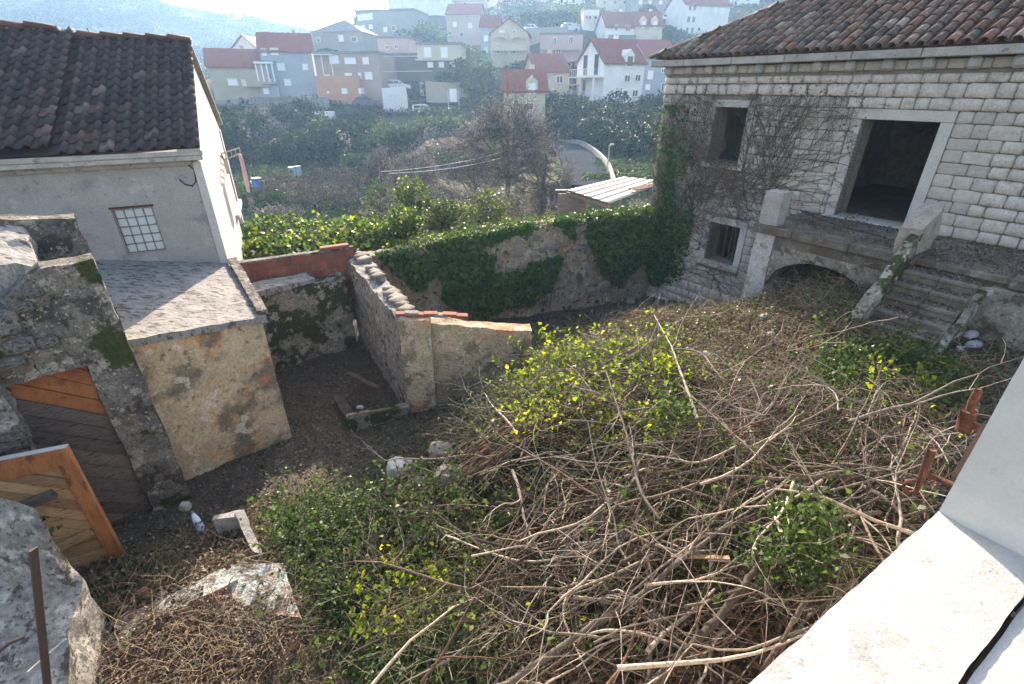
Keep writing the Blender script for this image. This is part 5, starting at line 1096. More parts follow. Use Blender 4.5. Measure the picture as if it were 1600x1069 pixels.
# cables
for k_, (a, b, lb) in enumerate(((aty(596, 268, 26), aty(782, 238, 37), 'upper pale overhead cable crossing the valley before the bare tree'), (aty(608, 271, 25), aty(785, 246, 37), 'lower pale overhead cable crossing the valley before the bare tree'))):
    pts = [a.lerp(b, t/16)+Vector((0, 0, -.2*4*(t/16)*(1-t/16))) for t in range(17)]; tag(MB().tube(pts, .016, 5).build('overhead_cable', m_rail, None, True), lb, 'cable')
for k_, (a, b, lb) in enumerate(((aty(600, 88, 90), aty(675, 88, 90), 'upper thin wire across the unfinished house'), (aty(598, 112, 88), aty(676, 111, 88), 'lower thin wire across the unfinished house'))):
    tag(MB().tube([a, b], .04, 5).build('wire', m_rail, None, True), lb, 'wire')
# cars
def car(p, yaw, col, label, L_=4.2, van=False):
    t_ = thing('parked_car', p, label, 'car', 'cars parked on the hillside'); cm = glassmat('car_paint', col, .3); cs, sn = math.cos(yaw), math.sin(yaw)
    def C_(x, y, z): return p+Vector((x*cs-y*sn, x*sn+y*cs, z))
    h = L_/2; prof = [(-h, .35), (-h, .85), (-h*.96, .95), (-h*.9, 1.5 if van else 1.05), (-h*.55, 1.62), (h*.12, 1.62), (h*.48, 1.05), (h*.95, .9), (h, .6), (h, .35)]
    mb = MB(); n = len(prof)
    for y in (-.82, .82): mb.v += [tuple(C_(x, y*(.86 if z > 1.2 else 1), z)) for x, z in prof]
    mb.f = [tuple(range(n-1, -1, -1)), tuple(range(n, 2*n))]+[(i, (i+1) % n, n+(i+1) % n, n+i) for i in range(n)]
    mb.build('body', cm, t_)
    for y in (-.80, .80):
        for x0, x1 in ((-h*.78, -h*.3), (-h*.26, h*.1), (h*.13, h*.36)):
            MB().fbox(C_, (x0, min(y, y*1.0)-.02, 1.08), (x1, y+.02, 1.46 if x1 < h*.2 else 1.25)).build('window', m_darkglass, t_)
        for x in (-h*.62, h*.62): MB().tube([C_(x, y-.08, .32), C_(x, y+.08, .32)], .32, 12).build('wheel', m_plainblack, t_)
    MB().fbox(C_, (h*.98, -.7, .62), (h+.02, -.4, .78)).build('headlight', m_frame, t_); MB().fbox(C_, (h*.98, .4, .62), (h+.02, .7, .78)).build('headlight', m_frame, t_)
car(aty(664, 181, 88)+Vector((0, 0, .1)), R(2), (.7,.7,.7), 'white estate car parked on the hillside road', 4.0, True)
car(aty(575, 168, 86), R(4), (.05,.06,.08), 'dark car parked in front of the salmon house')
car(aty(589, 152, 90), R(20), (.65,.67,.7), 'white car parked beside the salmon house wall', 3.8, True)
car(aty(832, 52, 124), R(4), (.6,.62,.66), 'silver car on the upper road above the pink flat house')
car(aty(890, 50, 126), R(4), (.35,.45,.6), 'pale blue car under a carport behind the pink flat house')
car(aty(1044, 34, 158), R(0), (.7,.7,.72), 'white car parked high up near the tall blue house')
car(aty(622, 142, 92), R(8), (.5,.55,.6), 'grey car on the raised car park beside the salmon house')
# billboard, basin, barrels and garden bits
bb = thing('billboard', aty(708, 158, 84), 'small white sign board on two posts above the hillside road', 'sign'); P = aty(708, 149, 84); MB().box((P.x-.55, P.y, P.z-.9), (P.x+.55, P.y+.08, P.z+.9)).build('panel', m_frame, bb)
for dx in (-.8, .8): MB().box((P.x+dx-.04, P.y+.1, P.z-3.5), (P.x+dx+.04, P.y+.18, P.z+.6)).build('post', m_rail, bb)
P = aty(500, 181, 78); tag(MB().box((P.x-1.9, P.y, P.z-.5), (P.x+1.9, P.y+1.2, P.z+.55)).build('white_container', m_shut_w, None, bevel=.05), 'long bluish white container beside the lane below the salmon house', 'container')
def barrel_(u, v, F, col, lab, r_=.32, h_=.95):
    p = aty(u, v, F); p.z = tzs(p.x, p.y)+.05 if abs(tzs(p.x, p.y)-p.z) < 1.5 else p.z; t_ = thing('barrel', p, lab, 'barrel'); m_ = glassmat('barrel_plastic', col, .4)
    MB().tube([p, p+Vector((0, 0, h_*.3)), p+Vector((0, 0, h_*.7)), p+Vector((0, 0, h_))], [r_*.9, r_, r_, r_*.88], 14).build('drum', m_, t_, True); MB().tube([p+Vector((0, 0, h_+.002)), p+Vector((0, 0, h_+.06))], r_*.95, 14).build('lid', m_frame, t_)
barrel_(405, 300, 42, (.06,.25,.6), 'blue plastic barrel in the garden beyond the grey house', .42, 1.3)
barrel_(458, 277, 50, (.45,.6,.7), 'pale blue barrel on the grass terrace, the left one of two'); barrel_(468, 277, 50.5, (.35,.5,.55), 'smaller grey blue barrel right of the pale one')
p = aty(402, 283, 43); gt = thing('garden_table', p, 'small white garden table just above the blue barrel', 'table'); MB().box((p.x-.5, p.y-.3, p.z-.03), (p.x+.5, p.y+.3, p.z+.03)).build('table_top', m_frame, gt)
for dx in (-.45, .42):
    for dy in (-.27, .24): MB().box((p.x+dx, p.y+dy, p.z-.8), (p.x+dx+.04, p.y+dy+.04, p.z-.031)).build('leg', m_frame, gt)
# corrugated lean-to beyond the ivy wall
cr = thing('corrugated_shelter', aty(930, 320, 20), 'lean-to shelter with pale corrugated sheet roof beyond the ivy wall', 'shelter')
m_corr = mat('pale_corrugated_sheet', (.36,.35,.34), (.24,.23,.22), 1.6, 6, .2, 20, .01, .7, [((.22,.15,.11), 1.9, .60, .08, .6)])
P = [aty(886, 297, 19.5), aty(975, 276, 24.5), aty(1045, 283, 23.5), aty(952, 318, 18)]
n_ = 46
for j in range(5):
    V = []; Q = []
    for i in range(n_+1):
        for q in (0, 1):
            a, b = i/n_, (j+q*1.03)/5; b = min(b, 1); p = P[0].lerp(P[3], b).lerp(P[1].lerp(P[2], b), a); V.append(tuple(p+Vector((0, 0, .014*math.sin(i*2.4)+.004*(1-q)))))
    Q = [(2*i, 2*i+1, 2*i+3, 2*i+2) for i in range(n_)]; o = put('roof_sheet', np_mesh('roof_sheet', V, Q, m_corr, True), cr); m_ = o.modifiers.new('thick', 'SOLIDIFY'); m_.thickness = .003
for a, b in ((0, 3), (1, 2)): MB().bar(P[a]-Vector((0, 0, .12)), P[b]-Vector((0, 0, .12)), .1).build('beam', m_log, cr)
for q in (P[0], P[3], P[1], P[2], P[0].lerp(P[3], .5)): MB().bar(q-Vector((0, 0, .18)), q-Vector((0, 0, 4.5)), .12).build('post', m_log, cr)
b_ = aty(893, 303, 19.4); MB().box((b_.x-.5, b_.y, b_.z-3), (b_.x+.6, b_.y+.1, b_.z)).build('side_boarding', m_wood_grey, cr)
b_ = aty(1010, 290, 22); MB().bar(aty(988, 296, 20.4), aty(1030, 288, 21), .5, .03).build('rusty_sheet', m_rust, cr)
p = aty(868, 297, 19.6); MB().bar(p, P[0], .04).build('pole', m_rail, cr)
# ------------------------------------------------------------------ air
hz = bpy.data.materials.new('haze'); hz.use_nodes = True; N = hz.node_tree.nodes; N.remove(N['Principled BSDF']); pv = N.new('ShaderNodeVolumePrincipled')
pv.inputs['Color'].default_value = (.34,.62,1,1); pv.inputs['Density'].default_value = .0008; pv.inputs['Anisotropy'].default_value = .45; hz.node_tree.links.new(pv.outputs[0], N['Material Output'].inputs['Volume'])
tag(MB().box((-560, -90, -12), (560, 940, 120)).build('haze', hz), kind='stuff')
S.cycles.volume_step_rate = 10
# ================================================================== PLANTS, BRUSH AND LITTER
def proj(x, y, z):
    zz = z-H; d = y*math.cos(TH)-zz*math.sin(TH); return CX+FOC*x/d, CY-FOC*(y*math.sin(TH)+zz*math.cos(TH))/d
def inpoly(u, v, P):
    c = np.zeros(u.shape, bool); n = len(P); j = n-1
    for i in range(n):
        xi, yi = P[i]; xj, yj = P[j]
        c ^= ((yi > v) != (yj > v)) & (u < (xj-xi)*(v-yi)/(yj-yi+1e-9)+xi); j = i
    return c
def scatter(P, n, clump=0., sc=2.5, seed=0, box=(-7, 9, .3, 13), bias=None):
    """n ground positions whose place in the courtyard lies in an area outlined on the photograph"""
    out = []; tot = 0
    for it in range(60):
        m = max(4000, n*2); x = np.random.uniform(box[0], box[1], m); y = np.random.uniform(box[2], box[3], m); z = gz(x, y)
        u, v = proj(x, y, z); k = inpoly(u+np.random.normal(size=m)*16+14*fbm(x, y, 5, 2, 2), v+np.random.normal(size=m)*14, P) & (y*math.cos(TH)-(z-H)*math.sin(TH) > .3)
        if clump: k &= (fbm(x, y, sc, 3, seed)+np.random.normal(size=m)*.35 > clump)
        out.append(np.stack([x, y, z], 1)[k]); tot += k.sum()
        if tot >= n: break
    return np.concatenate(out)[:n]
A_YARD = [(290,760),(440,690),(420,560),(545,520),(650,640),(700,660),(690,700),(600,790),(620,860),(560,1100),(60,1100),(110,900)]
A_BACK = [(830,480),(1030,450),(1200,470),(1000,500),(880,560),(830,560)]
A_MOUND = [(700,660),(840,585),(870,520),(980,480),(1200,460),(1350,395),(1340,500),(1460,575),(1600,520),(1600,760),(1460,800),(1170,1080),(600,1080),(560,900),(600,790),(640,700)]
A_RIGHTMOUND = [(980,480),(1200,460),(1350,395),(1340,500),(1450,570),(1560,560),(1520,720),(1400,660),(1200,620),(1080,600),(1000,560)]
A_BRUSH = [(700,690),(850,600),(1000,560),(1120,600),(1260,640),(1440,640),(1480,700),(1460,800),(1180,1080),(760,1080),(640,1000),(560,900),(610,810),(700,770)]
A_LEFTGREEN = [(440,800),(560,790),(640,760),(740,760),(800,830),(790,930),(740,1000),(760,1090),(560,1090),(520,960),(430,890)]
A_TOPLIME = [(800,600),(870,560),(930,555),(1060,560),(1075,690),(1000,720),(900,700),(820,680)]
A_STRAWLEFT = [(150,960),(240,860),(400,830),(470,850),(540,930),(560,1090),(120,1090),(100,1000)]
def lay(name, A, n, size, mat_, h0=0., h1=.02, lab=None, kind='stuff', **k):
    P = scatter(A, n, k.pop('clump', 0.), k.pop('sc', 2.5), k.pop('seed', 0)); P[:, 2] += np.random.uniform(h0, h1, len(P))**1
    o = leaves(name, P, size, mat_, **k)
    if o: tag(o, lab, None, None, kind)
    return o
A_ALL = [(-200,1200),(-100,700),(300,640),(440,560),(560,510),(800,480),(1030,440),(1400,380),(1700,380),(1700,1200)]
lay('leaf_litter', A_ALL, 52000, .045, m_litter, .005, .025, normal=(0, 0, 2.5), aspect=.7, fold=.08)
lay('leaf_litter', A_BACK, 3000, .05, m_litter, .005, .03, normal=(0, 0, 2.5), aspect=.7, fold=.08)
lay('pale_grit', A_YARD, 9000, .022, m_straw, .004, .014, normal=(0, 0, 3), aspect=.9, fold=.03)
lay('leaf_litter', A_MOUND, 30000, .05, m_litter, .0, .10, aspect=.7)
lay('rusty_leaf_litter', A_RIGHTMOUND, 20000, .045, m_redleaf, .0, .12, clump=-.1, seed=3)
lay('ground_cover', A_RIGHTMOUND, 6000, .045, m_olive, .02, .16, clump=.05, seed=8)
lay('ground_cover', A_MOUND, 13000, .045, m_bramble, .0, .22, clump=.12, seed=5, sc=2.)
# the landing and steps carry litter too
def on_facade(t0, t1, o0, o1, z, n, size, mat_):
    t = np.random.uniform(t0, t1, n); o = np.random.uniform(o0, o1, n); P = np.array(O2)[None]+t[:, None]*np.array(d2)[None]+o[:, None]*np.array(n2)[None]; P[:, 2] = z+np.random.uniform(0, .02, n); return P
PP = [on_facade(-5.5, LE, .1, LW, 3.545, 2600, .04, 0)]
for k in range(NS): PP.append(on_facade(-3.2, -2.3, LW+k*TRD-.02, LW+(k+1)*TRD, 3.54-(k+1)*RI+.022, 260, .04, 0))
tag(leaves('leaf_litter', np.concatenate(PP), .04, m_litter, normal=(0, 0, 2.5), aspect=.7, fold=.08), kind='stuff')
PP = np.concatenate([on_facade(-5.5, LE, .1, LW, 3.55, 900, .04, 0)]); tag(leaves('rusty_leaf_litter', PP, .045, m_redleaf, normal=(0, 0, 2.)), kind='stuff')
# dry grass and stalks: thin arching lines
def stalks(name, A, n, L0, L1, r, mat_, lean=.8, up=.5, h=.15, sides=3, npt=5, wv=.25, lab=None, kind='stuff', pts=None, dirbias=None, clump=0, seed=0):
    P = scatter(A, n, clump, 2., seed) if pts is None else pts; lines = []
    for p in P:
        d = np.random.normal(size=3); d[2] = abs(d[2])*up; 
        if dirbias is not None: d += np.array(dirbias)*random.choice((1, 1, 1, -1))
        L_ = random.uniform(L0, L1); q = p+np.array([0, 0, random.uniform(0, h)])
        l, rr = wander(q, d, L_, r*random.uniform(.6, 1.5), npt, wv, -.10)
        lines.append((l, rr))
    o = stems(name, lines, mat_, None, sides); tag(o, lab, None, None, kind); return o
m_strawm = mat('dry_stalk_skin', (.36,.29,.19), (.22,.17,.11), 8, 3, 0)
stalks('dry_stalks', A_RIGHTMOUND, 4600, .12, .45, .0028, m_strawm, up=.6, h=.1)
stalks('dry_stalks', A_MOUND, 4200, .15, .6, .003, m_strawm, up=.6, h=.25)
stalks('dry_stalks', A_STRAWLEFT, 2600, .1, .4, .0025, m_strawm, up=.5, h=.06)
A_SLABLEAF = [(180,1010),(240,960),(400,920),(470,1000),(420,1100),(160,1100)]
def on_slab(n, A, z): 
    u = np.random.uniform(150, 480, n*4); v = np.random.uniform(830, 1110, n*4); k = inpoly(u, v, A); u, v = u[k][:n], v[k][:n]; f = fbm(u/60, v/60, 1., 3, 4) > -.25; u, v = u[f], v[f]
    return np.array([tuple(atz(a, b, z)) for a, b in zip(u, v)])
P = on_slab(1500, A_SLABLEAF, 1.52); P[:, 2] += np.random.rand(len(P))*.05; tag(leaves('dead_leaves', P, .035, m_redleaf, normal=(0, 0, 1)), kind='stuff')
P = on_slab(2600, [(165,990),(300,905),(365,882),(442,880),(465,960),(400,1080),(160,1080)], 1.53); P[:, 2] += np.random.rand(len(P))*.03; tag(leaves('leaf_litter', P, .03, m_litter, normal=(0, 0, 2)), kind='stuff')
P = on_slab(2000, A_SLABLEAF, 1.52); P[:, 2] += np.random.rand(len(P))*.05; tag(leaves('dead_leaves', P, .035, m_litter, normal=(0, 0, 1)), kind='stuff')
stalks('dry_stalks', None, 500, .1, .4, .0028, m_strawm, up=.3, h=.05, pts=on_slab(450, [(150,960),(230,900),(420,840),(470,960),(420,1100),(120,1100)], 1.54))
stalks('dry_roots', None, 500, .15, .55, .004, m_bark_red, up=.3, h=.05, pts=on_slab(300, [(110,960),(230,880),(380,840),(440,1000),(400,1100),(120,1100)], 1.5))
lay('low_weeds', [(100,930),(240,850),(330,840),(330,880),(180,960),(110,1000)], 3500, .045, m_bramble, .0, .15, clump=-.1)
lay('dead_leaves', [(100,930),(260,850),(420,800),(420,880),(180,980),(110,1040)], 5000, .045, m_litter, .0, .15)
# brush pile: masses of thin twigs, then branches one can follow
def sweep(A, n, L0, L1, r0, r1, mat_, name, h=.45, up=.28, wv=.16, bias=None, seed=0, clump=0):
    P = scatter(A, n, clump, 1.5, seed); lines = []
    for p in P:
        d = np.random.normal(size=3)*[1, 1, up]
        if bias is not None: d = d*.55+np.array(bias)*random.choice((1, -1))
        L_ = random.uniform(L0, L1); r = random.uniform(r0, r1)
        q = p-d/np.linalg.norm(d)*L_*.5*np.array([1, 1, 0])+np.array([0, 0, random.uniform(.02, h)])
        l, rr = wander(q, d, L_, r, 8, wv, -.03)
        g = gz(l[:, 0], l[:, 1])+.02; l[:, 2] = np.maximum(l[:, 2], g+random.random()*.08); lines.append((l, rr))
        if random.random() < .5:
            i = random.randint(2, 6); dd = (l[i]-l[i-1])+np.random.normal(size=3)*.06*L_; l2, r2 = wander(l[i], dd, L_*.45, rr[i]*.7, 6, wv, -.02); lines.append((l2, r2))
    o = stems(name, lines, mat_, None, 4); tag(o, kind='stuff'); return o
sweep(A_BRUSH, 1000, .4, 1.3, .002, .005, m_bark, 'twig_mass', .5, wv=.26)
sweep(A_BRUSH, 300, .4, 1.2, .003, .006, m_bark_pale, 'twig_mass', .62, wv=.26)
sweep(A_BRUSH, 1300, .4, 1.3, .0025, .006, m_bark_red, 'twig_mass', .4, wv=.26)
A_RB = [(860,780),(1000,740),(1220,720),(1460,680),(1470,800),(1180,1090),(760,1090),(800,930)]
sweep(A_RB, 420, .8, 2.0, .004, .010, m_bark, 'stick_mass', .55, .2, .10, (.85, .35, .05))
sweep(A_RB, 130, .8, 2.0, .004, .010, m_bark_pale, 'stick_mass', .62, .2, .10, (.85, .5, .05))
sweep([(700,700),(850,610),(1000,560),(1130,600),(1280,640),(1440,650),(1300,760),(1000,760),(760,760)], 420, .5, 1.4, .003, .007, m_bark_pale, 'twig_mass', .5, .2, .22, (.9, .1, .0))
# bundle of reddish stems
lines = []
for k in range(70):
    a = gpos(725+random.uniform(-8, 30), 735+random.uniform(-30, 20), .22+random.random()*.2); b = gpos(900+random.uniform(-60, 60), 628+random.uniform(-25, 35), .25+random.random()*.3); m_ = (a+b)/2+Vector((0, 0, .12+random.random()*.1))
    P = np.array([((1-t)**2*a+2*t*(1-t)*m_+t*t*b)[:] for t in np.linspace(0, 1, 9)]); P += np.random.normal(size=P.shape)*.008; lines.append((P, np.linspace(.008, .003, 9)))
bd_ = stems('stem_bundle', lines, m_bark_red, None, 5); tag(bd_, 'bundle of cut reddish brown stems bent over the left shoulder of the brush pile', 'branch bundle')
def branch(ctrl, r, mat_, lab, h=.5, twigs=5, cat='branch'):
    pts = [gpos(u, v, h if len(c) == 0 else c[0]) for u, v, *c in ctrl]; c = curve(pts, 8*(len(pts)-1)); P = np.array([p[:] for p in c]); P += np.random.normal(size=P.shape)*r*.12
    n = len(P); rr = np.linspace(r, r*.42, n)*(1+.08*np.random.randn(n)); root = thing('fallen_branch', tuple(P[0]), lab, cat)
    stems('limb', [(P, rr)], mat_, root, 8)
    for k in range(twigs):
        i = random.randint(n//4, n-3); d = P[i+1]-P[i]; d = d/np.linalg.norm(d)+np.random.normal(size=3)*.55; d[2] = abs(d[2])*.6
        sub = grow(P[i], d, random.uniform(.25, .6), rr[i]*.45, 1, .2, -.02, 2); stems('twig', [(a, b) for a, b, _ in sub], mat_, root, 4)
    return root
branch([(1090,655,.5),(1075,612,.55),(1060,572,.6),(1048,540,.6),(1022,492,.5)], .02, m_bark_pale, 'pale forked branch reaching up to the crest of the mound', twigs=3)
branch([(1052,545,.6),(1095,552,.6),(1130,592,.6),(1168,590,.55),(1192,638,.5)], .013, m_bark_pale, 'thin pale branch arching right from the forked branch at the crest', twigs=3)
branch([(1030,812,.6),(1000,765,.65),(985,700,.65),(968,645,.65),(945,575,.5)], .018, m_bark_pale, 'pale straight branch running down the middle of the leafy part of the pile', twigs=4)
branch([(1165,690,.55),(1095,722,.6),(1050,716,.6),(985,708,.6)], .013, m_bark_pale, 'short pale branch crossing between the middle branch and the right twigs', twigs=2)
branch([(1345,742,.45),(1230,748,.6),(1130,747,.6),(1040,772,.6),(960,792,.6),(900,838,.55),(862,898,.45)], .021, m_bark, 'long brown branch sweeping across the centre of the brush pile', twigs=6)
branch([(770,1085,.5),(900,995,.6),(1000,930,.6),(1080,862,.6),(1190,785,.6),(1235,745,.6)], .030, m_bark_pale, 'thick pale limb rising from the bottom edge to the middle of the pile', twigs=6)
branch([(985,1100,.45),(1080,1010,.55),(1150,932,.6),(1188,880,.6),(1232,838,.55)], .038, m_bark, 'thickest grey limb near the window sill with peeling bark', twigs=5)
branch([(1060,600,.55),(1150,682,.6),(1232,742,.6),(1340,720,.5),(1420,690,.4)], .016, m_bark, 'brown branch running from the leafy top to the right side of the pile', twigs=5)
branch([(1240,752,.6),(1222,800,.65),(1180,850,.65),(1178,905,.5)], .014, m_bark_pale, 'pale upright branch ending at the green clump right of centre', twigs=3)
branch([(1190,1050,.5),(1228,990,.6),(1262,932,.6),(1312,885,.5)], .018, m_bark, 'curved grey branch just beside the white window sill', twigs=4)
branch([(742,915,.4),(790,840,.5),(850,718,.5)], .024, m_bark_red, 'thick reddish stick leaning at the left side of the pile', twigs=1)
branch([(1210,870,.5),(1202,910,.5),(1196,945,.4)], .026, m_bark, 'stubby broken branch piece under the green clump', twigs=0)
branch([(1000,540,.35),(960,560,.4),(925,580,.4)], .03, m_log, 'brown broken beam end poking out below the mound crest', twigs=0)
branch([(700,838,.45),(790,872,.5),(850,876,.5),(905,862,.5),(960,860,.5)], .013, m_bark_pale, 'thin pale branch at the left centre of the pile', twigs=4)
branch([(850,1035,.5),(900,1000,.6),(960,985,.6),(1050,1005,.55),(1130,1060,.5)], .013, m_bark_pale, 'thin pale branch arching over the bottom centre of the pile', twigs=4)
branch([(900,905,.55),(880,960,.55),(925,1065,.5)], .012, m_bark_pale, 'bare pale twig pointing down at the bottom left of the pile', twigs=2)
branch([(1250,905,.55),(1300,870,.55),(1330,840,.5),(1340,790,.45)], .016, m_bark, 'brown branch rising beside the sill towards the right twigs', twigs=4)
branch([(1240,750,.55),(1330,748,.5),(1400,760,.4)], .018, m_bark, 'brown branch ending near the timber log', twigs=3)
branch([(1170,700,.6),(1290,640,.55),(1345,600,.5)], .011, m_bark_pale, 'slender pale branch slanting towards the stair foot', twigs=3)
branch([(1310,642,.5),(1300,610,.5),(1242,590,.5)], .009, m_bark_pale, 'slim upright pale twig on the slope below the stairs', twigs=2)
branch([(870,560,.3),(900,580,.5),(930,620,.5)], .013, m_bark_pale, 'short bare branch standing at the left crest of the mound', twigs=3)
tag(MB().bar(gpos(1048, 868, .6), gpos(1140, 872, .55), .035, .012).build('wood_strip', m_wood_pale), 'split orange brown wood strip lying in the middle of the branches', 'wood strip')
# cut branches that fork and arch, lying over one another
def cut_branch(u, v, mt, k, h=.45):
    look = {'grey_brown_bark': 'grey brown', 'pale_dead_bark': 'pale', 'reddish_bark': 'reddish'}[mt.name]; where = 'upper' if v < 760 else ('lower right' if u > 1000 else 'lower left')
    p = gpos(u, v, h); an = random.gauss(.45, .5)+random.choice((0, math.pi)); L_ = random.uniform(.7, 1.5); d = (math.cos(an), math.sin(an), random.uniform(.0, .35)); out = []
    q = np.array(p)-np.array([math.cos(an), math.sin(an), 0])*L_*.5
    grow(q, d, L_, random.uniform(.010, .021), 2, .15, -.035, 3, out, 1.0, .55)
    root = thing('cut_branch', tuple(q), 'leafless %s cut branch in the %s part of the brush pile' % (look, where), 'branch', '%s cut branches in the %s brush pile' % (look, where))
    ls = []
    for a, b, dd in out: a[:, 2] = np.maximum(a[:, 2], gz(a[:, 0], a[:, 1])+.03+.1*random.random()); ls.append((a, np.maximum(b, .0022)))
    stems('limb', ls[:1], mt, root, 7); stems('twigs', ls[1:], mt, root, 4)
for k, p in enumerate(scatter(A_BRUSH, 64)): u, v = proj(p[0], p[1], p[2]); cut_branch(float(u), float(v), (m_bark, m_bark_pale, m_bark_pale, m_bark_red)[k % 4], k, random.uniform(.3, .6))
for k, p in enumerate(scatter(A_RB, 46)): u, v = proj(p[0], p[1], p[2]); cut_branch(float(u), float(v), (m_bark_pale, m_bark, m_bark_pale)[k % 3], k, random.uniform(.35, .65))
def canes(name, A, n, L0, L1, size, lmat, smat, per=9, h=.1, up=1.0, g=-.09, clump=0., seed=0, aspect=.75):
    # arching canes, their leaves set along them in pairs
    P = scatter(A, n, clump, 2., seed); lines = []; lv = []
    for p in P:
        L_ = random.uniform(L0, L1); l, r = wander(p+np.array([0, 0, random.uniform(0, h)]), (random.gauss(0, 1), random.gauss(0, 1), up), L_, .004, 9, .16, g); l[:, 2] = np.maximum(l[:, 2], gz(l[:, 0], l[:, 1])+.03); lines.append((l, r))
        for q in range(per): t = random.uniform(1, 9); i = min(int(t), 8); lv.append(l[i]+(l[i+1]-l[i])*(t-i)+np.random.normal(size=3)*size*.45)
    tag(stems(name, lines, smat, None, 3), kind='stuff'); tag(leaves(name, np.array(lv), size, lmat, aspect=aspect, droop=.15, sizevar=.55), kind='stuff')
canes('bramble_canes', A_LEFTGREEN, 260, .4, 1.0, .035, m_olive, m_bark_pale, 16, clump=-.2, seed=4)
canes('bramble_canes', A_LEFTGREEN, 620, .4, 1.0, .05, m_bramble, m_bark, 13, clump=-.2, seed=3)
canes('bramble_canes', A_BRUSH, 420, .4, .9, .05, m_bramble, m_bark, 12, .3, clump=.1, seed=31)
canes('leafy_shoots', A_TOPLIME, 420, .3, .8, .062, m_lime, m_bark_pale, 12, .35, clump=-.1, seed=21)
canes('leafy_shoots', [(600,900),(760,930),(760,1050),(600,1050)], 70, .3, .6, .06, m_lime, m_bark, 8, .25)
canes('leafy_shoots', [(1330,600),(1450,590),(1460,650),(1340,665)], 90, .3, .6, .065, m_lime, m_bark, 9, .2)
canes('bramble_canes', [(1250,560),(1400,550),(1480,620),(1460,680),(1320,660)], 260, .3, .7, .05, m_bramble, m_bark, 12, .1)
canes('dry_canes', A_MOUND, 420, .3, .9, .035, m_olive, m_bark_pale, 8, .1, clump=0, seed=77)
# leaf masses on the pile
def cluster(name, u, v, rad, n, size, mat_, h=.55, lab=None, hz_=.3, cat='plant', kind=None, droop=.2):
    c = gpos(u, v, h); root = thing(name, c, lab, cat); P = np.random.normal(size=(n, 3))*[rad, rad, rad*hz_]+np.array(c)
    g = gz(P[:, 0], P[:, 1])+.03; P[:, 2] = np.maximum(P[:, 2], g); leaves('foliage', P, size, mat_, root, droop=droop)
    ln = [wander(c-Vector((0, 0, .25)), (random.gauss(0, .6), random.gauss(0, .6), 1), rad*2.2, .005, 6, .2) for k in range(5)]
    stems('stem', ln, m_bark, root, 4); return root
lay('yellow_green_leaves', A_TOPLIME, 500, .055, m_lime, .25, .62, clump=-.05, sc=3.5, seed=21, fold=.15)
lay('yellow_green_leaves', A_BRUSH, 300, .05, m_lime, .2, .6, clump=.35, sc=2.2, seed=23)
lay('grey_green_leaves', [(700,660),(840,590),(1000,560),(900,640),(760,700)], 9000, .032, m_olive, .15, .5, clump=-.2)
lay('rusty_leaf_litter', A_BRUSH, 12000, .05, m_redleaf, .0, .2, clump=-.3, seed=6)
lay('bramble_leaves', A_BRUSH, 9000, .04, m_bramble, .05, .42, clump=.15, sc=1.8, seed=31)
lay('bramble_leaves', A_LEFTGREEN, 3500, .042, m_bramble, .02, .42, clump=.1, sc=2.4, seed=33)
lay('ivy_undergrowth', A_LEFTGREEN, 5000, .05, m_ivy, .02, .32, clump=.1, sc=2.2, seed=35)
lay('pale_green_leaves', [(570,960),(620,900),(720,950),(760,1000),(740,1050),(600,1040)], 200, .06, m_lime, .3, .5, clump=.1, seed=37)
lay('feathery_weeds', [(640,980),(800,930),(800,1060),(660,1069)], 4500, .03, m_olive, .2, .5)
stalks('feathery_weeds', [(600,960),(820,900),(820,1080),(600,1080)], 900, .15, .4, .002, mat('pale_green_stalk', (.30,.33,.18), (.2,.22,.12), 8, 3, 0), up=.8, h=.45)
lay('bramble_leaves', [(1290,560),(1400,570),(1470,620),(1460,660),(1320,660),(1280,610)], 5000, .045, m_bramble, .05, .35, clump=-.1, seed=41)
lay('ivy_undergrowth', [(1330,560),(1470,570),(1500,640),(1420,650)], 5000, .045, m_ivy, .02, .25, clump=0, seed=43)
lay('yellow_green_leaves', [(1380,720),(1460,740),(1440,830),(1340,830)], 900, .045, m_lime, .1, .3, clump=0)
cluster('green_sprig', 1262, 815, .14, 520, .055, m_bramble, .75, 'bright green leafy sprig standing out right of centre in the pile', .9, 'leafy sprig')
cluster('green_sprig', 1255, 870, .15, 520, .05, m_midtree if False else m_bramble, .65, 'green leafy clump hanging beside the thickest limb', .8, 'leafy sprig')
cluster('green_sprig', 1195, 875, .10, 160, .045, m_ivy, .65, 'small dark green clump left of the leafy sprigs', .8, 'leafy sprig')
cluster('green_sprig', 1050, 640, .13, 380, .055, m_bramble, .7, 'fresh green clump under the forked pale branch', .8, 'leafy sprig')
cluster('green_sprig', 1040, 570, .12, 130, .06, m_lime, .55, 'yellow leafed sprig beside the forked branch', .7, 'leafy sprig')
cluster('green_sprig', 855, 520, .09, 26, .09, m_lime, .75, 'few large lime leaves rising at the left crest of the mound', .9, 'leafy sprig')
cluster('green_sprig', 845, 650, .2, 220, .06, m_lime, .6, 'lime leaves at the left end of the leafy top', .5, 'leafy sprig')
p = Fo(.45, .25, 1.95)
sp_ = thing('ivy_sprig', p, 'small green ivy sprig in front of the open door leaf', 'ivy sprig'); leaves('foliage', np.array(p)+np.random.normal(size=(26, 3))*[.10, .05, .05], .07, m_bramble, sp_)
cluster('seedling', 560, 905, .06, 14, .08, m_autumn, .5, 'single yellow leaved seedling left of the pile', 1, 'plant')
lay('weeds', [(430,800),(520,780),(560,830),(540,900),(440,880)], 5000, .035, m_olive, .02, .3, clump=-.1, seed=51)
# tufts by the walls
lay('weeds', [(560,640),(650,650),(700,660),(660,700),(600,690)], 900, .035, m_olive, .0, .1)
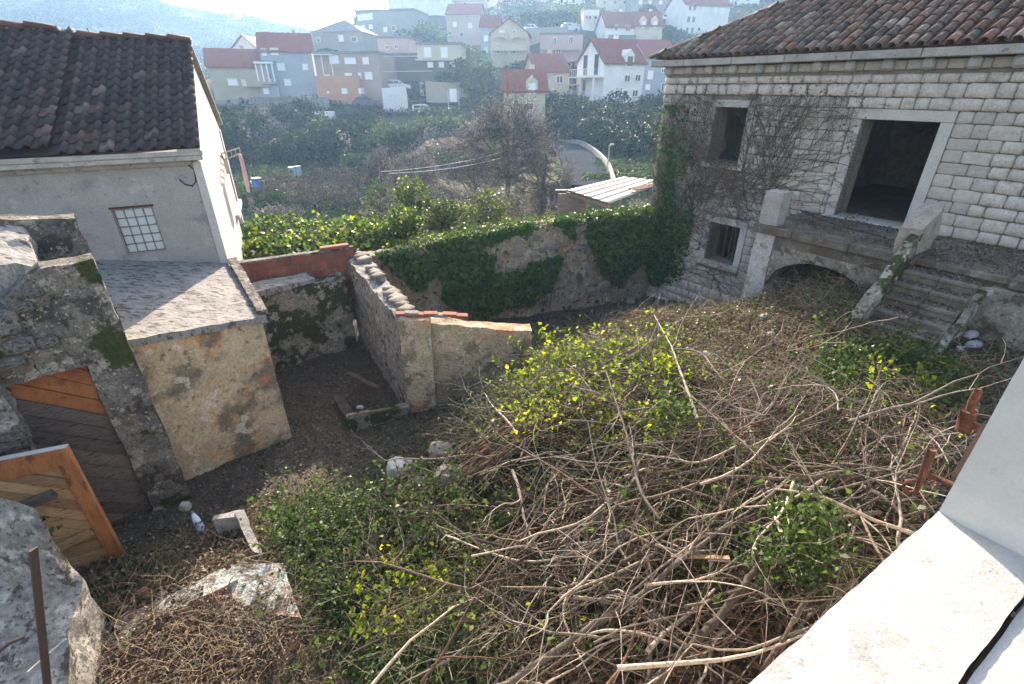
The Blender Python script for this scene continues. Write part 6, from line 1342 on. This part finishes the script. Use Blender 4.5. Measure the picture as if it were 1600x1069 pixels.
# ------------------------------------------------------------------ ivy on the courtyard wall
def on_plane(fr, n, a0, a1, z0, z1, test=None, o0=.02, o1=.22):
    a = np.random.uniform(a0, a1, n); z = np.random.uniform(z0, z1, n); o = np.random.uniform(o0, o1, n)
    if test is not None: k = test(a, z); a, z, o = a[k], z[k], o[k]
    o_, x_, y_ = np.array(fr(0, 0, 0)), np.array(fr(1, 0, 0)-fr(0, 0, 0)), np.array(fr(0, 1, 0)-fr(0, 0, 0))
    P = o_[None]+a[:, None]*x_[None]+o[:, None]*y_[None]; P[:, 2] = z; return P
iv = thing('ivy', Fv(3, .1, .3), 'dark glossy ivy hanging over the middle of the courtyard wall', 'ivy')
def hs_at(s): return np.interp(s, np.linspace(0, LV, 9), hts)
low = lambda s: np.interp(s, [.3, 1.0, 1.6, 3.0, 3.7, 4.3, 5.0, 5.6, 5.9], [2.3, 1.9, 1.2, .45, .5, .6, 1.1, 1.9, 2.5])
tA = lambda s, z: (z < hs_at(s)+.10) & (z > low(s)+.25*fbm(s, z, 3., 3, 61)) & ~((np.abs(s-3.75) < .42+.1*fbm(s, z, 5, 2, 1)) & (np.abs(z-1.95) < .38)) & (fbm(s, z, 2.6, 4, 62) > -.5+.25*np.clip(s-3.2, 0, 2))
V_ = on_plane(Fv, 40000, .2, 5.6, .2, 2.95, tA, .02, .26); V_ = V_; leaves('foliage', V_, .085, m_ivy, iv, normal=tuple(vn*1.2+Vector((0, 0, .5))), jitter=.6, aspect=.9, droop=.6)
tp = lambda s, z: (z < hs_at(s)+.22+.1*fbm(s, z, 2, 2, 5)) & (z > hs_at(s)-.1)
leaves('foliage', on_plane(Fv, 9000, .8, 7.2, 2.2, 3.05, tp, -.5, .2), .075, m_bramble, iv, droop=.1)
leaves('foliage', on_plane(Fv, 1400, .5, 5, 2.0, 3.05, tp, -.4, .22), .07, m_lime, iv, droop=.1)
leaves('foliage', on_plane(Fv, 160, .8, 1.6, 1.9, 2.5, None, -.1, .2), .09, m_autumn, iv)
lines = []
for k in range(46):
    s = random.uniform(.8, 5.6); l, r = wander(Fv(s, .06, .4), tuple(vd*random.uniform(-.5, .5)+Vector((0, 0, 1))), 2.0, .007, 8, .2); lines.append((l, r))
stems('vine_stem', lines, m_bark, iv, 4)
iv2 = thing('ivy', Fv(7.2, .1, .8), 'dense ivy clump where the courtyard wall meets the old stone house', 'ivy')
tB = lambda s, z: (z < 2.85-.25*np.abs(s-7.3)) & (z > np.interp(s, [6., 6.6, 7.2, 7.8, 8.4], [2.2, 1.3, .7, 1.3, 1.9])+.2*fbm(s, z, 3, 2, 7))
leaves('foliage', on_plane(Fv, 15000, 6.0, 8.4, .6, 3.0, tB, .02, .35), .09, m_ivy, iv2, normal=tuple(vn*1.2+Vector((0, 0, .5))), jitter=.6, aspect=.9, droop=.6)
leaves('foliage', on_plane(Fv, 2600, 6.0, 8.3, 2.5, 3.0, None, -.4, .3), .085, m_bramble, iv2)
iv3 = thing('ivy', Fc(4.3, .1, 1), 'ivy climbing the left corner of the old stone house', 'ivy')
tC = lambda t, z: (fbm(t*1.4, z, 2.0, 4, 71) > .42+.10*(z-3)+.6*np.abs(t-4.15-.05*(z-3)) + .5*np.random.normal(size=t.shape))
leaves('foliage', on_plane(Fc, 22000, 3.2, 4.85, .8, 5.6, tC, .05, .16), .07, m_ivy, iv3, normal=tuple(n2*1.2), jitter=.6, aspect=.9, droop=.6)
tD = lambda t, z: (z > .7) & (z < 2.6) & (t > 3.75-.15*(z-1.5)) & (fbm(t, z, 2.3, 3, 72) > -.5+.5*np.abs(t-4.25))
leaves('foliage', on_plane(Fc, 7000, 3.4, 4.8, .7, 3.1, tD, .05, .3), .08, m_ivy, iv3, normal=tuple(n2*1.2), jitter=.6, aspect=.9, droop=.6)
# ------------------------------------------------------------------ bare creeper stems on the facade
cv = thing('bare_creeper', Fc(3.9, .05, .5), 'leafless creeper stems spreading over the white stone facade', 'creeper')
lines = []
def creep(t, z, an, L_, r, dep):
    n = max(6, int(L_/.09)); P = []; 
    for i in range(n):
        if not (-2.2 < t < 4.9 and .3 < z < 6.22): break
        in_op = any(a-.02 < t < b+.02 and c-.02 < z < e+.02 for a, b, c, e in (WU, DR, WL))
        if in_op: an += 1.2; 
        P.append(Fc(t, .065+.01*random.random()+(.02 if in_op else 0), z)[:]); an += random.gauss(0, .11); t += math.cos(an)*L_/n; z += math.sin(an)*L_/n
        if dep and random.random() < (.17 if dep > 1 else .12): creep(t, z, an+random.choice((-1, 1))*random.uniform(.35, .9), L_*random.uniform(.35, .7), r*.62, dep-1)
    if len(P) > 3: lines.append((np.array(P), np.linspace(r, r*.35, len(P))))
for k in range(26): creep(random.uniform(3.7, 4.6), random.uniform(.6, 2.), math.pi/2+random.uniform(-.25, .45), random.uniform(3.2, 5.0), .009, 3)
for k in range(20): creep(random.uniform(1.1, 2.3), random.uniform(3.4, 3.9), math.pi/2+random.uniform(-.7, .9), random.uniform(1.8, 3.2), .009, 3)
for k in range(9): creep(random.uniform(2.9, 3.4), random.uniform(3.2, 3.6), random.uniform(1.0, 2.6), random.uniform(2, 3.), .010, 3)
for k in range(16): creep(random.uniform(1.2, 4.3), random.uniform(4.2, 5.6), random.uniform(.4, 2.7), random.uniform(1.2, 2.4), .005, 2)
for k in range(8): creep(random.uniform(-.6, 1.0), random.uniform(5.5, 5.9), random.uniform(-.3, 1.2), 1.4, .004, 1)
for k in range(5): creep(3.6, 3.+.4*k, random.uniform(2.4, 3.5), 2.6, .006, 2)
stems('stem', lines[:5200], m_bark, cv, 4)
pts_ = np.concatenate([l for l, r in lines if len(l) > 6]); pts_ = pts_[np.random.rand(len(pts_)) < .10]; leaves('withered_leaves', pts_+np.random.normal(size=pts_.shape)*.02, .045, m_redleaf, cv)
q_ = on_plane(Fc, 6000, 1.2, 4.6, 3.3, 6.3, lambda t, z: fbm(t, z, 3, 3, 90) > .75, .04, .1); leaves('green_leaves', q_, .05, m_bramble, cv, normal=tuple(n2*1.2), jitter=.6)
# fallen thorny runner on the landing
pts = [Fc(.3, .6, 3.66), Fc(-.3, 1.0, 3.64), Fc(-1, 1.3, 3.63), Fc(-1.6, 1.35, 3.62)]; tag(MB().tube(pts, .01, 5).build('cable_on_landing', m_bark, None, True), 'thin pale cable lying along the landing before the doorway', 'cable')
sp_ = thing('dry_sprig', Fc(-.55, .25, 3.6), 'dry straw coloured sprig on the doorway threshold', 'sprig'); leaves('foliage', np.array(Fc(-.55, .25, 3.66))+np.random.normal(size=(60, 3))*[.12, .12, .05], .05, m_straw, sp_)
# ------------------------------------------------------------------ shrubs beyond the wall
def blob_points(c, rad, n, lumps=7, seed=0, squash=.8, shell=.45):
    rs_ = np.random.RandomState(seed); L_ = rs_.normal(size=(lumps, 3)); L_ /= np.linalg.norm(L_, axis=1)[:, None]; L_ *= rs_.uniform(.25, .75, (lumps, 1)); R_ = rs_.uniform(.35, .6, lumps)
    k = rs_.randint(0, lumps, n); d = rs_.normal(size=(n, 3)); d /= np.linalg.norm(d, axis=1)[:, None]; rr = (shell+(1-shell)*rs_.rand(n)**.6)[:, None]
    P = L_[k]+d*R_[k][:, None]*rr; P[:, 2] *= squash; return P*np.array(rad)[None]+np.array(c)[None]
def shrub(p, w_, h_, n, size, mats, lab, cat='shrub', name='shrub', seed=0, stem=True, grp=None):
    p = Vector(p); root = thing(name, p, lab, cat, grp)
    for i, (mt, fr_) in enumerate(mats): leaves('foliage', blob_points((p.x, p.y, p.z+h_*.55), (w_*.62, w_*.5, h_*.62), int(n*fr_), 8, seed+i*0, .9), size, mt, root)
    if stem:
        ln = []
        for k in range(7): l, r = wander(tuple(p-Vector((0, 0, .2))), (random.uniform(-.5, .5), random.uniform(-.5, .5), 1), h_*.85, .02, 6, .15); ln.append((l, r))
        stems('stem', ln, m_bark, root, 4)
    return root
def bare(p, hgt, spread_, depth, nb, r, lab, name='bare_tree', mt=m_bark, haze_n=0, hs_=.2, hmat=None, lean=(0, 0, 1), cat='tree', first=.45):
    p = Vector(p); root = thing(name, p, lab, cat); out = []
    grow(tuple(p), lean, hgt*first, r, depth, .14, .02, nb, out, spread_, .66)
    stems('trunk', [(a, b) for a, b, d in out if d >= depth-1], mt, root, 6); stems('branches', [(a, np.maximum(b, .008)) for a, b, d in out if d < depth-1], mt, root, 3)
    if haze_n:
        tips = np.concatenate([a[2:] for a, b, d in out if d <= 1]); k = np.random.randint(0, len(tips), haze_n); leaves('buds', tips[k]+np.random.normal(size=(haze_n, 3))*hs_, hs_*.9, hmat or m_greybush, root)
    return root
def dome(p, hgt, wid, n, r, lab, name='bare_tree', mt=m_bark, buds=0, base=.3, seed=1, thin=.010, grp=None):
    p = Vector(p); root = thing(name, p, lab, 'tree', grp); rs_ = np.random.RandomState(seed); big = []; fine = []
    tr, rr = wander(tuple(p-Vector((0, 0, .3))), (rs_.normal()*.08, rs_.normal()*.05, 1), hgt*.8, r, 8, .05); big.append((tr, rr)); nodes = [(q, .35) for q in tr[2:]]
    def reach(a, b, ra, sag=.12):
        a = np.array(a); b = np.array(b); L_ = np.linalg.norm(b-a); t = np.linspace(0, 1, 7)[:, None]; m_ = (a+b)/2+np.array([0, 0, sag*L_])*rs_.uniform(.2, 1.3)+rs_.normal(size=3)*.07*L_
        P = (1-t)**2*a+2*t*(1-t)*m_+t*t*b; P[1:-1] += rs_.normal(size=P[1:-1].shape)*.02*L_; return P, np.linspace(ra, ra*.4, 7)
    def inside():
        d = rs_.normal(size=3); d[2] = abs(d[2])*1. - .25; d /= np.linalg.norm(d); q = d*rs_.uniform(.45, 1)**.6; lump = 1+.14*math.sin(5*math.atan2(d[1], d[0])+seed)+.1*math.sin(7*d[2]+seed*2)
        return np.array([p.x+q[0]*wid/2*lump, p.y+q[1]*wid/2.4*lump, p.z+hgt*(base+.12)+q[2]*hgt*(1-base-.14)*lump])
    mains = []
    for k in range(14):
        e_ = inside(); a = tr[rs_.randint(2, 7)]; l = reach(a, e_, r*.45); big.append(l); mains.append(l[0])
    subs = []
    for k in range(n//8):
        e_ = inside(); c_ = min((m_[i] for m_ in mains for i in (2, 3, 4)), key=lambda q: np.linalg.norm(q-e_)+rs_.rand()*.5); l = reach(c_, e_, r*.16); fine.append(l); subs.append(l[0])
    for k in range(n):
        s_ = subs[rs_.randint(len(subs))]; a = s_[rs_.randint(2, 7)]; dv = rs_.normal(size=3)*.09*wid; dv[2] = abs(dv[2])*.8; fine.append(reach(a, a+dv, thin, .05))
    stems('trunk', big, mt, root, 6); stems('branches', [(a, np.maximum(b, thin*.6)) for a, b in fine], mt, root, 3)
    if buds:
        tips = np.concatenate([a[3:] for a, b in fine]); k = rs_.randint(0, len(tips), buds); leaves('buds', tips[k]+rs_.normal(size=(buds, 3))*.03*wid/3, .05+wid*.012, m_greybush, root)
    return root
def gt(u, v, F, drop=0.): p = aty(u, v, F); p.z = tzs(p.x, p.y)-drop; return p
def top(u, v, F): return aty(u, v, F).z
# kiwi / vine canopy behind the red block wall
vc = thing('vine_canopy', aty(480, 410, 13), 'broad canopy of green and yellow vine leaves behind the red block wall', 'vine')
P = []
for (u, v, F) in ((400,365,15),(440,355,15.5),(480,360,15),(520,365,14.5),(550,360,14.5),(420,390,13.5),(470,385,13.2),(520,390,12.8),(400,405,13),(560,385,13),(450,372,14.3),(500,375,13.9),(540,372,13.6),(575,365,13.8)):
    c = aty(u, v, F); P.append(np.random.normal(size=(900, 3))*[.42, .42, .16]+np.array(c))
P = np.concatenate(P); k = np.random.rand(len(P)); leaves('foliage', P[k < .78], .11, m_bramble, vc, aspect=.9); leaves('foliage', P[(k > .78) & (k < .9)], .12, m_lime, vc, aspect=.9); leaves('foliage', P[k > .9]-np.array([0, .25, .05]), .13, m_autumn, vc, aspect=.9)
for u, F in ((395, 14), (470, 14), (540, 13.6)): q = aty(u, 375, F); MB().bar(q, q-Vector((0, 0, 4)), .08).build('post', m_log, vc)
lines = []
for k in range(40):
    a = aty(random.uniform(395, 570), random.uniform(355, 400), random.uniform(12.8, 15.2)); l, r = wander(a, (random.gauss(0, 1), random.gauss(0, .5), .5), random.uniform(.4, 1.1), .008, 7, .25, -.05); lines.append((l, r))
stems('tendril', lines, m_bark_pale, vc, 4)
shrub(aty(405, 400, 13.2), .6, .5, 260, .11, [(m_autumn, 1)], 'yellowing vine shoot at the corner of the grey house', 'vine', 'vine_shoot', 3)
# shrubs along the far side of the ivy wall
shrub(aty(640, 392, 13.2), 1.5, 1.0, 2600, .09, [(m_bramble, .8), (m_lime, .12)], 'light green bramble bush behind the left end of the ivy wall', seed=5)
shrub(aty(700, 382, 14.2), 1.6, 1.2, 2600, .09, [(m_bramble, .5), (m_lime, .1), (m_olive, .4)], 'leafy bush behind the middle of the ivy wall', seed=8)
shrub(aty(770, 372, 15.2), 1.8, 1.3, 2400, .08, [(m_olive, .7), (m_lime, .08), (m_bramble, .2)], 'olive green bush with dry tips behind the ivy wall', seed=9)
shrub(aty(660, 360, 17), 1.6, 1.6, 1800, .1, [(m_lime, .12), (m_bramble, .7), (m_olive, .2)], 'green sapling clump rising behind the bramble bush', seed=11)
shrub(gt(715, 300, 19), 1.6, 2.6, 1500, .1, [(m_olive, .8), (m_lime, .1)], 'narrow green shrub below the bare thicket', seed=13)
for i, (u, F, vt, n_, sp_, lb) in enumerate(((640, 20, 250, 4, .8, 'bare twiggy thicket left of the tall bare tree'), (720, 19, 275, 4, .9, 'bare thicket just behind the bushes of the ivy wall'), (790, 18, 300, 4, .9, 'brown bare scrub behind the highest part of the ivy wall'), (845, 19, 290, 4, .9, 'pale brown leafless bush beside the corrugated shelter'), (680, 24, 235, 4, .8, 'tall bare bush in front of the valley garden'))):
    p = gt(u, 350, F, .1); h_ = max(1.5, top(u, vt, F)-p.z)
    root = thing('bare_thicket', p, lb, 'shrub'); out = []
    for q in range(9): grow((p.x+random.gauss(0, .45), p.y+random.gauss(0, .4), p.z), (random.gauss(0, .35), random.gauss(0, .3), 1), h_*.5, .022, 3, .16, .02, 3, out, sp_, .62)
    stems('stems', [(a, np.maximum(b, .006)) for a, b, d in out], m_bark if i % 2 else m_bark_pale, root, 3)
    tips = np.concatenate([a[3:] for a, b, d in out if d <= 1]); k = np.random.randint(0, len(tips), 900); leaves('dry_leaves', tips[k]+np.random.normal(size=(900, 3))*.06, .06, m_greybush, root)
# evergreen branchy tree in the valley centre-left
shrub(gt(600, 330, 27), 2.6, 3.4, 2400, .16, [(m_midtree, .7), (m_olive, .3)], 'small evergreen tree with feathery top beyond the vine canopy', 'tree', 'small_tree', 21)
# tall bare tree
p = gt(792, 300, 38, .2); hh = top(770, 128, 38)-p.z
dome(p, hh, 7.6, 2600, .2, 'tall bare tree with fine twigs in the middle of the valley', buds=4500, seed=3, thin=.016, base=.15)
for i, (u, v, F, vt, lb) in enumerate(((735, 300, 34, 205, 'bare tree left of the tallest one'), (845, 300, 33, 205, 'spreading bare tree between the tallest one and the lane'), (650, 290, 42, 220, 'pinkish brown bare tree left of centre in the valley'), (600, 280, 46, 232, 'small bare tree beside the dark evergreen shrub'))):
    p = gt(u, v, F, .2); dome(p, top(u, vt, F)-p.z, (4.6, 5.2, 5.5, 4.6)[i], 1100, .11, lb, buds=1600, seed=10+i, thin=.013, base=.1)
# orchard row
proto = None
for i, (u, F, vt) in enumerate(((420, 40, 292), (455, 41, 286), (490, 42, 283), (522, 43, 276), (555, 42, 272), (500, 36, 290), (540, 37, 284), (470, 37, 296))):
    p = gt(u, 310, F, .1); lb = ['orchard tree nearest the blue barrel', 'second bare orchard tree from the blue barrel', 'bare orchard tree in the middle of the far row', 'bare orchard tree with an upright crown right of the row middle', 'rightmost bare orchard tree of the far row', 'bare orchard tree in the near row centre', 'rightmost bare orchard tree of the near row', 'leftmost bare orchard tree of the near row'][i]
    dome(p, max(2.4, top(u, vt, F)-p.z), 3.0, 420, .06, lb, 'orchard_tree', buds=350, seed=30+i, thin=.012, base=.2, grp='bare orchard trees in the valley garden')
# evergreen trees one can pick out
TREES = [(572,300,50,248,3.0,'dark round evergreen shrub among the bare trees','m'),(352,215,58,172,4,'rounded dark tree behind the corner of the grey house','d'),(400,215,64,178,4.5,'broad dark evergreen below the leftmost beige house','d'),
 (905,205,72,178,5,'dark tree just below the big white house','d'),(945,215,70,182,5,'dense dark tree right below the big white house','d'),(985,220,64,178,6,'bushy dark tree between white house and old stone house','d'),(1010,235,58,175,6,'tall dark tree beside the corner of the old stone house','d'),
 (870,180,76,148,4,'green tree in front of the small cream house','m'),(1020,180,78,148,4,'green shrubby tree right of the big white house','d'),(690,150,92,118,4,'tree right of the hillside road billboard','m'),(742,150,90,84,7,'tall green grey tree in the glare left of the arched house','m'),
 (730,95,112,70,6,'pale green tree above the cream and brown house','m'),(800,120,90,100,3,'clipped bushes on the terrace of the arched house','d'),(868,42,140,14,9,'wide dark tree below the top edge right of centre','d'),(845,45,142,18,8,'dark tree left of the wide one near the top edge','d'),
 (845,110,98,96,4,'dark shrub between the pink house and small cream house','d'),(912,96,92,84,3,'dark bush by the gable of the big white house','d'),(1010,30,150,10,5,'green tree on the upper terraces','m'),(1045,62,130,40,5,'tree below the tall pale blue house','m'),
 (640,170,92,150,3,'scrubby tree under the hillside road parapet','m'),(660,55,130,30,8,'hazy green tree near the skyline buildings','m'),(630,230,60,205,4,'rounded green tree at the foot of the road wall','m'),(700,225,62,180,5,'olive green tree left of the tall bare tree','m'),(690,200,70,168,4,'yellowish green tree beside the road lamp','m'),
 (470,170,80,158,2.5,'dark ivy bush on the rough terrace wall','d'),(520,112,112,100,5,'row of dark cypresses behind the salmon house','d'),(560,75,130,62,4,'dark shrub by the grey concrete house','d'),(885,190,66,160,4,'dark tree at the left foot of the big white house','d')]
for i, (u, v, F, vt, w_, lb, kd) in enumerate(TREES):
    p = gt(u, v, F, .3); h_ = max(2.2, top(u, vt, F)-p.z); root = thing('evergreen_tree', p, lb, 'tree', 'trees in the valley and on the hill'); sz = .20+F*.0035
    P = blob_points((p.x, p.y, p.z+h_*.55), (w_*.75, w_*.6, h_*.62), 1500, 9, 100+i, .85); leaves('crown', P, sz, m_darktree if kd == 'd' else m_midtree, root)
    MB().tube([p-Vector((0, 0, .5)), p+Vector((.1, 0, h_*.3)), p+Vector((0, .1, h_*.6))], [.2, .15, .07], 6).build('trunk', m_bark, root, True)
# masses
def mass(name, A, n, h0, h1, size, mt, F0, F1, seed=0, clump=None, cs=.25):
    out = []; tot = 0
    for it in range(80):
        m = 20000; x = np.random.uniform(-.75*F1, .6*F1, m); y = np.random.uniform(F0, F1, m); z = tz(x, y); u, v = proj(x, y, z); k = inpoly(u, v, A)
        if clump is not None: k &= fbm(x, y, cs, 3, seed) > clump
        hgt = h0+(h1-h0)*np.clip(.5+.6*fbm(x, y, .55 if F1 < 110 else .14, 3, seed+1), 0, 1); q = np.stack([x, y, z+hgt*np.random.rand(m)**.6], 1)[k]; out.append(q); tot += len(q)
        if tot > n: break
    return tag(leaves(name, np.concatenate(out)[:n], size, mt, normal=(0, -.3, .8)), kind='stuff')
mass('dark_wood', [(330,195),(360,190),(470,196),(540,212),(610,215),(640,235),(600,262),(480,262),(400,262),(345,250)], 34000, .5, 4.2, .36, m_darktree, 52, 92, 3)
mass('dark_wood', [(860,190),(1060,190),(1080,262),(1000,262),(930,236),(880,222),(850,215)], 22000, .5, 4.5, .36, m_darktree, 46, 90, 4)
mass('dark_wood_edge', [(330,195),(360,190),(470,196),(540,212),(610,215),(640,235),(600,262),(480,262),(400,262),(345,250)], 9000, .8, 4.4, .34, m_midtree, 52, 92, 23, .1, .3)
mass('bare_wood_tops', [(330,205),(470,200),(640,235),(600,262),(400,262),(345,250)], 5000, 1.5, 4.6, .3, m_greybush, 50, 90, 24, .3, .3)
mass('roadside_scrub', [(560,205),(640,212),(760,205),(800,220),(800,260),(700,270),(620,250),(560,225)], 12000, .2, 2.0, .34, m_midtree, 45, 90, 5, -.3)
mass('roadside_scrub', [(560,205),(640,212),(760,205),(800,220),(800,260),(700,270),(620,250),(560,225)], 7000, .2, 2.2, .3, m_greybush, 45, 90, 6, -.2)
mass('garden_scrub', [(350,262),(620,262),(640,300),(560,330),(350,320)], 9000, .1, 1.3, .2, m_midtree, 30, 62, 7, .0, .5)
mass('garden_scrub', [(390,300),(620,290),(760,320),(740,350),(560,350),(390,340)], 6000, .1, .9, .16, m_greybush, 22, 50, 8, .1, .6)
mass('long_grass', [(340,250),(640,262),(760,330),(700,370),(400,360),(340,300)], 16000, .05, .35, .22, m_midtree, 18, 62, 9)
mass('long_grass', [(930,235),(1060,230),(1060,300),(900,300)], 9000, .05, .3, .25, m_midtree, 20, 66, 19)
mass('town_gardens', [(320,150),(600,150),(760,90),(1060,60),(1240,20),(1240,150),(1060,170),(900,185),(760,200),(560,190),(330,185)], 15000, .1, 1.2, .4, m_midtree, 72, 200, 10, .15, .12)
mass('town_gardens', [(320,150),(600,150),(760,90),(1060,60),(1240,20),(1240,150),(1060,170),(900,185),(760,200),(560,190),(330,185)], 11000, .1, 1.6, .4, m_darktree, 72, 200, 11, .3, .12)
mass('town_gardens', [(640,-20),(1240,-60),(1240,40),(1000,60),(640,70)], 14000, .3, 4.0, .8, m_midtree, 130, 260, 12, -.1, .08)
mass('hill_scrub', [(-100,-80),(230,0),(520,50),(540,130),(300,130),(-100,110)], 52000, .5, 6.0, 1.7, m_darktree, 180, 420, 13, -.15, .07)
mass('hill_scrub', [(-100,-80),(230,0),(520,50),(540,130),(300,130),(-100,110)], 30000, .5, 5.0, 1.6, m_midtree, 180, 420, 14, .0, .07)
mass('slope_bushes', [(560,410),(900,340),(1040,310),(1040,345),(860,350),(640,400)], 6000, .1, 1.0, .12, m_olive, 14.6, 26, 15)
